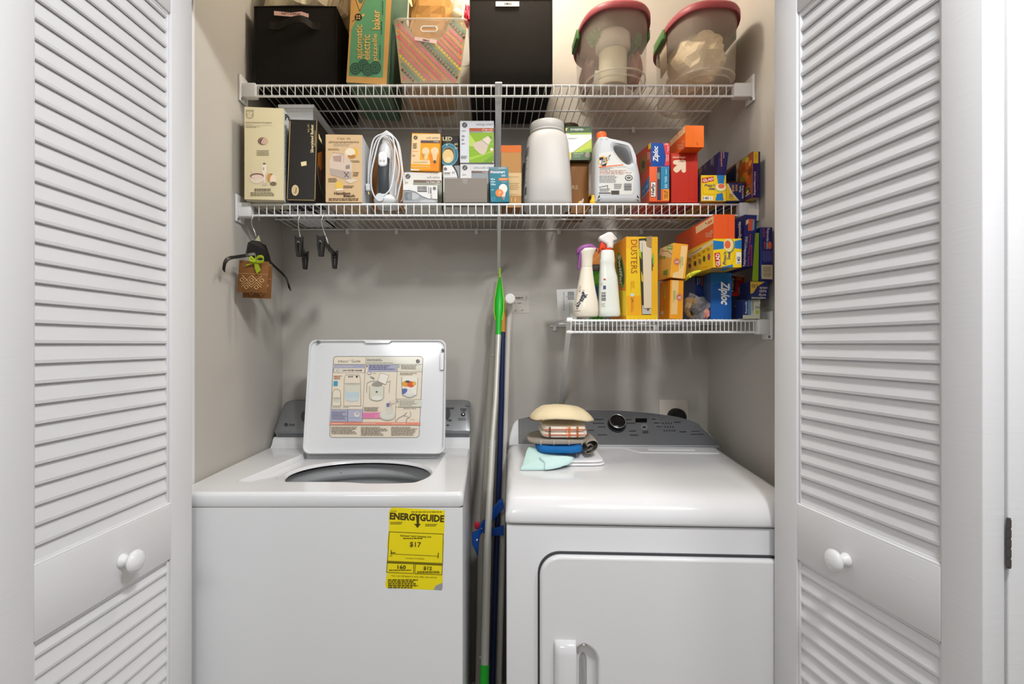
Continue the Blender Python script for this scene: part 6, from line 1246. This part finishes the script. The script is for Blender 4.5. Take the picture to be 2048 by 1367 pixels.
F_.poly([(1150, 180), (1170, 180), (1180, 700), (1160, 700)], M('1F4690', .45)); F_.text('Reynolds', 0, 0, 0, 0, M('C8C4CC', .5), rot=-90, bold=1, quad=[(1222, 190), (1258, 190), (1250, 330), (1215, 325)]); F_.small(1180, 190, 1212, 320, 2, M('A84468', .5), 5, vert=True); F_.ell(1258, 370, 22, 42, M('D8684A', .5)); F_.rect(1222, 335, 1238, 410, M('7AA0B8', .5)); F_.rect(1196, 330, 1214, 410, M('A8383C', .5)); F_.small(1180, 430, 1285, 565, 6, M('6A64A8', .5), 6, vert=True)
F_.poly([(1170, 575), (1288, 575), (1288, 728), (1172, 722)], M('CDBB9A', .5)); F_.bars(1186, 592, 1272, 705, M('8A7A62', .5), 4, 12, vert=True)
cw2.done('sheet_carton', 'navy baking sheet box with a cream barcode against the right wall', 'box', LOWG)
# hanging tag card on the shelf end and paper on the back wall
crop(1100, 560, 1220, 608)
m = MB(); P = [at(66, 96, 1.72), at(272, 86, 1.72), at(272, 400, 1.72), at(86, 402, 1.72)]
m.add(P+[p+Vector((0, .001, 0)) for p in P], [(0, 1, 2, 3), (4, 7, 6, 5), (0, 4, 5, 1), (1, 5, 6, 2), (2, 6, 7, 3), (3, 7, 4, 0)], M('D0CFCC', .6))
F_ = Face(m, P[0]+Vector((-.01, 0, .01)), (.12, 0, 0), (0, 0, -.14), .0001); F_.bars(178, 118, 245, 202, M('55555A', .5), 4, 12, vert=True); F_.small(130, 120, 150, 390, 1, M('A0A0A0', .5), 2, vert=True); F_.small(190, 225, 232, 390, 3, M('A0A0A0', .5), 3, vert=True); F_.rect(165, 162, 172, 172, M('55555A', .5))
tag(m.build('barcode_card'), 'white card with a barcode standing at the left end of the lower shelf', 'card')
crop(960, 520, 1080, 911)
m = MB(); P = [at(380, 478, YB-.0012), at(744, 478, YB-.0012), at(744, 800, YB-.0012), at(380, 800, YB-.0012)]
m.add(P+[p+Vector((0, .0009, 0)) for p in P], [(0, 1, 2, 3), (4, 7, 6, 5), (0, 4, 5, 1), (1, 5, 6, 2), (2, 6, 7, 3), (3, 7, 4, 0)], M('BCB6AE', .6))
F_ = Face(m, P[0], P[1]-P[0], P[3]-P[0], .0001); F_.text('Busters', 470, 548, 676, 586, M('3A3634', .5), bold=1.2, skew=.2); F_.small(545, 592, 690, 604, 1, M('6A6460', .5), 3); F_.line([(688, 620), (712, 540)], 5, M('3A3634', .5)); F_.line([(690, 560), (740, 590)], 4, M('6A6460', .5)); F_.text('K 1891', 522, 644, 632, 664, M('5A5450', .5)); F_.text('30', 520, 752, 552, 776, M('4A4440', .5)); F_.text('FT', 628, 752, 664, 776, M('4A4440', .5)); F_.line([(470, 778), (622, 778)], 2, M('6A6460', .5))
tag(m.build('wall_paper_tag'), 'small grey paper tag stuck on the back wall behind the pole cap', 'tag')
# ================================================================== HANGERS AND SACHETS
HM = M('15110E', .35); CHR = M('C9C7C2', .25, .9)
crop(430, 420, 700, 1845)
LRZ = ZM-.037; 
def hook(m, x, Y, ztop, zbot, xb, Yb):
    """wire hook looping over the lip rail at (x, Y, ztop)"""
    x = -.693+(max(0, round((x+.693)/.0227-.5))+.5)*.0227
    P = [(x+.003, Y+.016, ztop-.012), (x+.002, Y+.012, ztop+.004), (x, Y+.002, ztop+.0075), (x-.001, Y-.0105, ztop+.003), (x-.004, Y-.015, ztop-.012), (x-.006, Y-.014, ztop-.026), ((x*.45+xb*.55)-.0065, Y+(Yb-Y)*.5-.006, zbot+(ztop-zbot)*.42), (xb-.002, Yb-.001, zbot+.010), (xb, Yb, zbot)]
    m.tube(smooth_curve(P, 4, False), .0015, CHR, 8)
hx = at(505, 75, 1.530).x
h1 = thing('clothes_hanger', 'black plastic hanger at left carrying two brown sachets', 'hanger', (hx, 1.53, 1.55))
m = MB(); hook(m, hx, 1.530, LRZ, at(555, 360, 1.525).z, at(560, 330, 1.525).x, 1.525); m.build('hook', h1)
m = MB(); P = [at(500, 415, 1.505), at(590, 425, 1.52), at(690, 490, 1.53), at(720, 560, 1.535), at(760, 735, 1.545), at(640, 690, 1.525), at(420, 620, 1.49), at(455, 440, 1.497)]
def slab(m, P, d, mat):
    n = len(P); m.loft([[p-d for p in P], [p+d for p in P]], mat, False)
slab(m, P, Vector((.003, -.003, 0)), HM)
def arm(m, pts, r):
    Q = smooth_curve([at(*p) for p in pts], 4, False)
    k = len(Q)
    m.loft([[q_+Vector((a*r, b*r*.6, c*r)) for a, b, c in ((.6, -1, -.8), (.6, 1, -.8), (0, 1, 1), (-.6, -1, 1))] for q_ in Q], HM, False)
arm(m, [(555, 600, 1.50), (430, 620, 1.475), (300, 640, 1.44), (190, 660, 1.412), (135, 720, 1.402), (118, 830, 1.398)], .0042)
arm(m, [(690, 500, 1.53), (725, 600, 1.54), (760, 720, 1.55), (860, 820, 1.575), (950, 910, 1.60), (1000, 1000, 1.615), (1022, 1085, 1.62)], .0062)
m.build('shoulder_bar', h1)
m = MB(); P = [at(600, 345, 1.522), at(540, 425, 1.522), at(620, 425, 1.524)]; m.loft([[p+Vector((0, -.002, 0)) for p in P], [p+Vector((0, .002, 0)) for p in P]], M('B4B08A', .6), False); m.build('size_clip', h1)
# sachets
KRS = M('7A5028', .7, bump=(200, .3)); DI_ = M('C09A6C', .6)
def sachet(label, TL, TR, BR, BL, Y, th, bow):
    root = thing('fabric_sachet', label, 'sachet', at((BL[0]+BR[0])/2, BL[1], Y), 'brown sachets on the left hanger')
    m = MB(); a, b, c, d = [at(p[0], p[1], Y) for p in (TL, TR, BR, BL)]; G = 8; R = []
    fr = []; bk_ = []
    for i in range(G+1):
        for j in range(G+1):
            u, v = i/G, j/G; p = (a*(1-u)+b*u)*(1-v)+(d*(1-u)+c*u)*v; bul = th*(math.sin(math.pi*u)*math.sin(math.pi*v))**.5
            fr.append(p+Vector((0, -bul, 0))); bk_.append(p+Vector((0, bul+.0004, 0)))
    n = G+1; fa = [(i*n+j, i*n+j+1, (i+1)*n+j+1, (i+1)*n+j) for i in range(G) for j in range(G)]
    m.add(fr, fa, KRS, True); m.add(bk_, [f[::-1] for f in fa], KRS, True)
    def sp(u, v): 
        p = (a*(1-u)+b*u)*(1-v)+(d*(1-u)+c*u)*v; return p+Vector((0, -th*max(0, math.sin(math.pi*u)*math.sin(math.pi*v))**.5-.0008, 0))
    for r_ in range(2):
        for cc2 in range(-1, 4):
            for k in (1.0, .45):
                cu, cv2 = (cc2+.5+.5*(r_ % 2))/3, .62+.22*r_; hu, hv = .165*k, .11*k*1.3
                L = [(cu-hu, cv2), (cu, cv2-hv), (cu+hu, cv2), (cu, cv2+hv), (cu-hu, cv2)]
                for (u0, v0), (u1, v1) in zip(L, L[1:]):
                    q4 = []
                    for s_ in range(4): q4.append((u0+(u1-u0)*s_/3, v0+(v1-v0)*s_/3))
                    if all(0.02 <= u <= .98 and .45 <= v <= .98 for u, v in q4): m.tube([sp(u, v) for u, v in q4], .0013, DI_, 4)
    m.tube([sp(u/8, .42) for u in range(9)], .0006, DI_, 4)
    m.build('pouch', root)
    if bow:
        GRN = M('8FA016', .55); g = MB(); k0 = at(545, 690, Y-th-.006)
        for pts, w in (([(545, 690), (590, 640), (650, 640), (665, 690), (600, 710), (545, 700)], 16), ([(545, 690), (500, 650), (470, 665), (480, 690), (545, 705)], 14)):
            Q = smooth_curve([at(x, y, Y-th-.006-.006*math.sin(math.pi*i/5)) for i, (x, y) in enumerate(pts)], 4, False)
            g.loft([[q_+Vector((0, a2*.0012, b2*.0042)) for a2, b2 in ((-1, -1), (1, -1), (1, 1), (-1, 1))] for q_ in Q], GRN, True)
        for Pq in ([(545, 690), (420, 745), (425, 760), (550, 725)], [(535, 700), (545, 800), (572, 870), (625, 820), (590, 730), (560, 700)], [(530, 690), (560, 605), (555, 650), (560, 690)]):
            Pv = [at(x, y, Y-th-.007) for x, y in Pq]; g.loft([Pv, [p+Vector((0, .001, 0)) for p in Pv]], GRN, False)
        g.lathe([(.001, -.005), (.004, -.003), (.0045, 0), (.004, .003), (.001, .005)], k0, GRN, 12)
        g.build('ribbon_bow', root)['label'] = 'green ribbon bow'
sachet('brown patterned sachet with a green bow, front one on the hanger', (335, 685), (742, 705), (705, 1130), (300, 1118), 1.480, .008, True)
sachet('brown sachet hanging behind the one with the green bow', (400, 760), (785, 755), (765, 1210), (375, 1195), 1.512, .006, False)
# clip hangers seen end on
def clip_hanger(label, x, near, far):
    root = thing('clip_hanger', label, 'hanger', (x, 1.53, 1.6), 'black clip hangers under the middle shelf')
    (nx, ny0, ny1), (fx, fy0, fy1) = near, far; Yn, Yf_ = 1.425, 1.625
    A = at(nx, ny0, Yn); Bq = at(fx, fy0, Yf_); mid = (A+Bq)/2
    m = MB(); hook(m, x, 1.530, LRZ, mid.z-.004, mid.x, mid.y); m.build('hook', root)
    m = MB(); P0 = A+Vector((0, .004, -.012)); P1 = Bq+Vector((0, -.004, -.012))
    m.loft([[P+Vector((a*.003, 0, b*.007)) for a, b in ((-1, -1), (1, -1), (1, 1), (-1, 1))] for P in (P0, P0.lerp(P1, .42), P0.lerp(P1, .5)+Vector((0, 0, .003)), P0.lerp(P1, .58), P1)], HM, False); m.build('bar', root)
    for P, ln, w in ((A, ny1-ny0, .0115), (Bq, fy1-fy0, .0105)):
        h = ln*_crop[2]*P.y/FPX
        for sg in (-1, 1):
            m = MB(); O = P+Vector((0, sg*.004-.0015, 0))
            ol = [(-w, 0), (-w*.75, .0), (-w*.6, -.004), (w*.6, -.004), (w*.75, 0), (w, 0), (w*.85, -h*.45), (w*.55, -h), (-w*.55, -h), (-w*.85, -h*.45)]
            m.puffy(ol, [(-w*.22, -h*.40), (w*.22, -h*.40), (w*.2, -h*.8), (-w*.2, -h*.8)], .003, .0006, HM, O); m.build('clip_jaw', root)
        m = MB(); m.tube([P+Vector((-w*.3, -.007, -h*.35)), P+Vector((0, -.0085, -h*.28)), P+Vector((w*.3, -.007, -h*.35)), P+Vector((w*.3, .007, -h*.35)), P+Vector((-w*.3, .007, -h*.35))], .0009, CHR, 6, closed=True); m.build('clip_spring', root)
clip_hanger('black clip hanger seen end on, nearer the sachets', at(1142, 75, 1.53).x, (1150, 352, 635), (1232, 560, 808))
clip_hanger('black clip hanger seen end on, farther from the sachets', at(1500, 75, 1.53).x, (1450, 342, 632), (1635, 552, 800))
# ================================================================== POLES BETWEEN THE MACHINES
crop(0, 0, 1, 1)
def on_line(y, Yb, sl):
    """depth on a leaning pole: Y = Yb + sl*Z, at photo row y"""
    k = (y-CY)/FPX; Z = (ZC-k*Yb)/(1+k*sl); return Yb+sl*Z
def pole(rows, Yb, sl): return [at(x, y, on_line(y, Yb, sl)) for x, y in rows]
def down(P):
    a, b = P[-2], P[-1]; t_ = (b.z-.003)/(a.z-b.z); return P+[b+(b-a)*t_]
SIL = M('C2C0B8', .5, .45)
fd = pole([(1000, 536), (999.6, 552), (999, 575), (998.4, 600), (997.8, 622), (997.3, 640), (996.8, 670), (996, 692), (991, 800), (985, 880), (979, 1000), (975.5, 1078), (969.5, 1328), (968.5, 1367)], 1.33, .300)
dst = thing('extending_duster', 'silver telescopic pole with a bright green leaf shaped head', 'duster', (fd[-1].x, fd[-1].y, 0))
m = MB(); m.tube(fd[6:9]+[fd[9]], [.0098, .0088, .0088, .0088], SIL, 16); m.tube([fd[9], fd[10], fd[11]], .0102, SIL, 16); m.tube([fd[11], fd[12]], .0112, SIL, 16); m.build('pole', dst)
GN = M('22B02E', .35)
m = MB(); m.tube(fd[1:7], [.002, .009, .0150, .0150, .0098, .0090], GN, 20); m.build('leaf_head', dst)
m = MB(); m.tube(down([fd[12], fd[13]]), .0124, GN, 16); m.build('foot_grip', dst)
m = MB(); m.tube([fd[0], fd[1], fd[1]-Vector((0, 0, .004))], [.0036, .0040, .004], M('A5C62A', .4), 12)
P = [fd[1], fd[2], fd[3], fd[4], fd[5]]
for s_ in (-1, 1): m.tube([p+Vector((s_*w, .002, 0)) for p, w in zip(P, (.001, .0092, .0156, .0162, .0105))], .0022, M('A5D02A', .4), 8)
m.build('yellow_edging', dst)
# roller mop: grey pole with the blue lever block
gp = pole([(988, 640), (985, 700), (979.5, 800), (975, 893), (969, 1000), (963, 1120), (958.5, 1367)], 1.42, .30)
mop = thing('roller_mop', 'grey pole roller mop with blue lever block and red knob', 'mop', (gp[-1].x, gp[-1].y, 0))
m = MB(); GP = M('9C978C', .55); m.tube(down(gp), .0115, GP, 14); m.build('pole', mop)
for y in (710, 893, 1308):
    m = MB(); p = pole([(978 if y == 893 else (985.5 if y < 800 else 961), y)], 1.42, .30)[0]; m.lathe([(.0035, -.0135), (.003, -.0155), (.001, -.016)], p, M('DDDBD6', .3, .6), 12, 'Y'); m.build('rivet', mop)
crop(920, 980, 1060, 495)
YM = 1.622; BL = M('134FA8', .35)
def mp(pts): return [(at(x, y, YM).x, at(x, y, YM).z) for x, y in pts]
m = MB(); m.puffy(mp([(84, 312), (118, 296), (158, 222), (215, 195), (212, 460), (178, 516), (130, 480), (86, 385)]), None, .022, .004, BL, (0, YM, 0)); m.build('lever_block', mop)
m = MB(); m.puffy(mp([(160, 240), (280, 90), (305, 85), (312, 140), (300, 160), (225, 250), (190, 300)]), None, .018, .004, BL, (0, YM+.025, 0)); m.build('lever_arm', mop)
m = MB(); m.puffy(mp([(195, 300), (312, 275), (312, 338), (195, 345)]), None, .018, .003, BL, (0, YM+.022, 0)); m.build('cross_arm', mop)
m = MB(); a = at(120, 240, YM+.008); m.lathe([(.003, -.010), (.0065, -.008), (.0080, .002), (.0075, .009), (.004, .013)], a+Vector((0, 0, -.005)), M('CC1F35', .35), 20, sx=1.0, sy=.8); m.tube([a+Vector((.002, 0, -.03)), a+Vector((.001, 0, -.008))], .0018, SIL, 8); m.build('red_knob', mop)
for (x, y) in ((120, 352), (152, 270), (195, 402), (184, 422), (184, 492)):
    m = MB(); m.lathe([(.0032 if x == 120 else .0018, -.0016), (.0022 if x == 120 else .0012, -.0024)], at(x, y, YM)+Vector((0, .001, 0)), M('D8D8D4', .25, .7), 12, 'Y'); m.build('screw', mop)
crop(0, 0, 1, 1)
nv = pole([(1007, 602), (1006, 640), (1005.3, 664), (1003, 800), (1000, 900), (996.5, 1000), (992, 1120), (985, 1367)], 1.53, .205)
br_ = thing('broom', 'dark navy broom handle with an orange tip leaning on the back wall', 'broom', (nv[-1].x, nv[-1].y, 0))
m = MB(); m.tube(down(nv[2:]), .0095, M('10204A', .35, coat=.3), 14); m.build('handle', br_)
m = MB(); m.tube(nv[:3], [.006, .0092, .0096], M('C98A32', .5), 14); m.build('orange_tip', br_)
wp = pole([(1018, 628), (1016.5, 660), (1013, 760), (1009.5, 880), (1006.5, 1000), (1003.5, 1120)], 1.56, .200)
wh = thing('capped_pole', 'off white pole with a round white cap, right of the green duster', 'pole', (wp[-1].x, wp[-1].y, 0))
m = MB(); m.tube(down(wp), .0098, M('C6C1B8', .45), 14); m.build('pole', wh)
m = MB(); a = at(1020, 597, 1.775); b = wp[0]+Vector((0, -.004, .012)); m.tube([a, a.lerp(b, .25), b, wp[0]+Vector((0, 0, -.03)), wp[1]], [.0125, .0120, .0116, .0104, .0100], M('D2CEC8', .4), 18); m.build('elbow', wh)
m = MB(); m.lathe([(.012, -.004), (.0168, -.0035), (.0178, 0), (.0175, .012), (.015, .014)], a+Vector((0, -.002, 0)), M('EDEAE6', .35), 32, 'Y'); m.build('end_cap', wh)
# ================================================================== FOLDED LAUNDRY ON THE DRYER
crop(1020, 790, 1240, 1880)
LAU = 'folded cloths on the dryer'
def topZ(x, y):
    p = DI @ Vector((x, y, 0)); yy = p.y
    for (ya, za), (yb, zb_) in zip(tp[6:12], tp[7:13]):
        if ya <= yy <= yb: return za+(zb_-za)*(yy-ya)/(yb-ya)
    return .966
def terry(hx): return M(hx, .95, bump=(900, .4), spec=.15)
def cloth(name, label, x0, x1, y0, y1, zf, zt_, mat, seed, prt=None, e=3.2, amp=.004, G=34, sag=0.0, fr=.4, parent=None):
    """folded pad: rounded slab from zf to zt_ over the rectangle, soft and slightly uneven"""
    m = MB(); cx, cy = (x0+x1)/2, (y0+y1)/2; rx, ry = (x1-x0)/2, (y1-y0)/2; rings = []
    K = 9
    for k in range(K+1):
        a = -math.pi/2+math.pi*k/K; s_ = abs(math.cos(a))**fr; h = (math.sin(a)+1)/2
        R = []
        for p in oval(cx, cy, rx, ry, 0, G, e):
            sc = .84+.16*s_
            q_ = Vector((cx+(p.x-cx)*sc, cy+(p.y-cy)*sc, 0))
            nz = noise.noise(Vector((q_.x*22, q_.y*22, seed)))*amp
            edge = ((q_.x-cx)/rx)**2
            q_ += Vector((nz, nz*.7, 0))
            q_.z = zf(q_.x, q_.y)*(1-h)+(zt_(q_.x, q_.y)+noise.noise(Vector((q_.x*16, q_.y*16, seed+5)))*amp*1.2)*h-sag*edge*h
            R.append(q_)
        rings.append(R)
    m.loft(rings, mat, True, True, False)
    T = rings[-1]; inner = [[Vector((cx+(p.x-cx)*f, cy+(p.y-cy)*f, p.z+(zt_(cx, cy)-zt_(p.x, p.y))*0+noise.noise(Vector((p.x*f*30, p.y*f*30, seed)))*amp*.8+sag*(1-f)*.5)) for p in T] for f in (.75, .45, .15)]
    m.loft([T]+inner, mat, True, False, True)
    if prt: prt(m)
    if parent: return m.build(name, parent)
    o = m.build(name); return tag(o, label, 'cloth', LAU)
YA = 1.475
base = lambda x, y: topZ(x, y)+.0012
xw0, xw1 = at(560, 1100, YA).x, at(1648, 1100, YA).x
H0 = .0125
wc = cloth('folded_cloth', 'white folded cloth at the bottom of the stack on the dryer', xw0, xw1, 1.475, 1.615, base, lambda x, y: base(x, y)+.006, M('E4E3E3', .9, bump=(500, .5)), 1, amp=.0010, e=7, fr=.25)
cloth('upper_fold', '', xw0+.002, xw1-.003, 1.479, 1.612, lambda x, y: base(x, y)+.0075, lambda x, y: base(x, y)+.0145, M('E6E5E5', .9, bump=(500, .5)), 2, amp=.0010, e=7, fr=.25, parent=wc)
# aqua cloth with a turned corner hanging forward onto the dryer top
m = MB(); AQ = terry('B9D6D2')
A_ = [(310, 815, 1.53, .040), (470, 810, 1.53, .040), (1060, 985, 1.50, .0225), (1040, 1010, 1.475, .0185), (840, 1120, 1.452, .010), (630, 1195, 1.438, .006), (420, 1200, 1.436, .006), (200, 1185, 1.436, .006), (195, 1150, 1.442, .008), (250, 960, 1.48, .024)]
def dome(o2, cen, mat, th):
    n = len(o2); c = Vector(cen)
    R = [[p-Vector((0, 0, th)) for p in o2], o2, [p.lerp(c, .06)+Vector((0, 0, .0018)) for p in o2], [p.lerp(c, .4)+Vector((0, 0, .002)) for p in o2], [p.lerp(c, .8)+Vector((0, 0, .001)) for p in o2]]
    m.loft(R, mat, True, True, True)
Q = [Vector((at(x, y, Y).x, Y, base(at(x, y, Y).x, Y)+dz)) for x, y, Y, dz in A_]
Q = smooth_curve(Q, 2)
dome(Q, (at(560, 1020, 1.475).x, 1.475, base(.12, 1.475)+.027), AQ, .005)
Fq = [(505, 930, 1.462, .029), (600, 920, 1.462, .031), (1010, 925, 1.462, .031), (1070, 990, 1.458, .021), (850, 1115, 1.440, .011), (640, 1190, 1.430, .0075), (590, 1140, 1.432, .010), (590, 1020, 1.450, .020)]
Q = smooth_curve([Vector((at(x, y, Y).x, Y, base(at(x, y, Y).x, Y)+dz)) for x, y, Y, dz in Fq], 2)
dome(Q, (at(750, 1020, 1.452).x, 1.452, base(.12, 1.45)+.024), terry('BFDAD8'), .004)
tag(m.build('folded_cloth'), 'pale aqua cloth with its corner turned over, front of the stack', 'cloth', LAU)
zz = lambda h: (lambda x, y: base(x, y)+h)
xb0, xb1 = at(462, 900, 1.49).x, at(1268, 900, 1.49).x
cloth('folded_cloth', 'bright blue ribbed cloth folded flat in the middle of the stack', xb0, xb1, 1.478, 1.60, zz(.034), zz(.054), M('1B67A8', .9, bump=(260, 1.0, (1, 1, .2))), 3, amp=.0022, e=4, fr=.5)
xg0, xg1 = at(240, 800, 1.51).x, at(1480, 800, 1.51).x
def gp_(m):
    for x in (520, 740, 1000, 1220):
        p = at(x, 790, 1.492)
        for dx in (0, .0022): m.tube([Vector((p.x+dx, 1.4895, base(p.x, 1.49)+.0565)), Vector((p.x+dx, 1.4862, base(p.x, 1.49)+.063)), Vector((p.x+dx, 1.4895, base(p.x, 1.49)+.070))], .0005, M('D0C8BE', .9), 4)
cloth('folded_cloth', 'grey brown striped cloth between the blue and plaid cloths', xg0+.012, xg1-.022, 1.492, 1.625, zz(.0555), zz(.0715), terry('9C9388'), 4, gp_, amp=.0012, sag=.006)
m = MB(); fold = smooth_curve([Vector((at(x, y, 1.52).x, 0, at(x, y, 1.52).z)) for x, y in ((1285, 800), (1360, 752), (1440, 742), (1490, 800), (1480, 890), (1400, 960), (1300, 990), (1275, 960), (1350, 920), (1405, 870), (1390, 830), (1330, 830), (1292, 850))], 4)
rr_ = []
for y_, k_ in ((1.502, .86), (1.506, .97), (1.53, 1.0), (1.57, .98), (1.595, .9)):
    cc_f = sum(fold, Vector())/len(fold); rr_.append([Vector((cc_f.x+(p.x-cc_f.x)*k_, y_+.004*math.sin(i_*.5), cc_f.z+(p.z-cc_f.z)*k_+(y_-1.502)*.06)) for i_, p in enumerate(fold)])
m.loft(rr_, terry('A39A90'), True, False, False)
tag(m.build('folded_cloth'), 'grey cloth fold drooping at the right side of the stack', 'cloth', LAU)
xp0, xp1 = at(545, 650, 1.495).x, at(1345, 650, 1.495).x
yfp = 1.490
def plaid(m, z0, z1, hl):
    def band(xa, xb, hx, off=.0010):
        R = []
        for k in range(9):
            a = -math.pi/2+math.pi*(.10+.80*k/8); s_ = abs(math.cos(a))**.4; h = (math.sin(a)+1)/2
            yv = (yfp+1.62)/2-((1.62-yfp)/2)*(.84+.16*s_)-off-.0012
            R.append([Vector((x, yv, base(x, yv)+z0+(z1-z0)*h)) for x in (xa, xb)])
        m.loft(R, M(hx, .9), True, False, False, False)
    W_ = xp1-xp0
    for (a, b, hx) in ((.145, .185, '6E4A38'), (.52, .55, 'E8BBA0'), (.565, .605, 'E07A34'), (.735, .775, 'A8602C')): band(xp0+W_*a, xp0+W_*b, hx)
    for h0, h1, hx in ((hl[0], hl[1], 'B8583E'),):
        R = []
        for h in (h0, h1):
            a = math.asin(2*h-1); s_ = abs(math.cos(a))**.4; yv = (yfp+1.62)/2-((1.62-yfp)/2)*(.84+.16*s_)-.0026
            R.append([Vector((xp0+W_*(.05+.90*k/10), yv+.0012*abs(k-5)/5, base(xp0, yv)+z0+(z1-z0)*h)) for k in range(11)])
        m.loft(R, M(hx, .9), True, False, False, False)
pc = cloth('folded_cloth', 'white cloth with orange and brown plaid lines beneath the cream cloth', xp0, xp1, yfp, 1.62, zz(.0765), zz(.0922), terry('E9DDCD'), 5, lambda m: plaid(m, .0765, .0922, (.5, .68)), amp=.0008, e=5)
cloth('upper_fold', '', xp0+.003, xp1-.003, yfp+.001, 1.62, zz(.0930), zz(.109), terry('E9DDCD'), 6, lambda m: plaid(m, .0922, .109, (.42, .60)), amp=.0012, e=5, parent=pc)
m = MB(); CR = terry('DECDAA'); R = []
n = 40
for f, dz in ((0.0, 0), (.35, 0), (.62, -.003), (.80, -.009), (.92, -.017), (1.0, -.025), (1.0, -.030), (.94, -.030), (.80, -.0235)):
    r_ = []
    for k in range(n):
        a = 2*math.pi*k/n; p = oval(at(880, 0, 1.545).x, 1.555, .094*max(f, .02), .082*max(f, .02), 0, n, 2.8)[k]
        zt2 = at(900, 165, 1.555).z+dz+noise.noise(Vector((p.x*30, p.y*30, 3.3)))*.004*f
        lx_ = (p.x-at(880, 0, 1.545).x)/.094
        zt2 -= .006*max(0, lx_)*f+.009*lx_*lx_+(.010*max(0, -lx_)+noise.noise(Vector((p.x*34, p.y*34, 7)))*.008)*max(0, f-.6)
        r_.append(Vector((p.x+noise.noise(Vector((k*.4, f, 1)))*.003, p.y, zt2)))
    R.append(r_)
m.loft(R, CR, True, True, True)
for k in range(17, 27):
    pass
edge = [R[5][k]+Vector((-.001, -.001, -.003)) for k in range(15, 27)]
m.tube(edge, .0012, M('5A3428', .9), 6)
tag(m.build('folded_cloth'), 'cream towel with brown stitched edge on top of the stack', 'cloth', LAU)
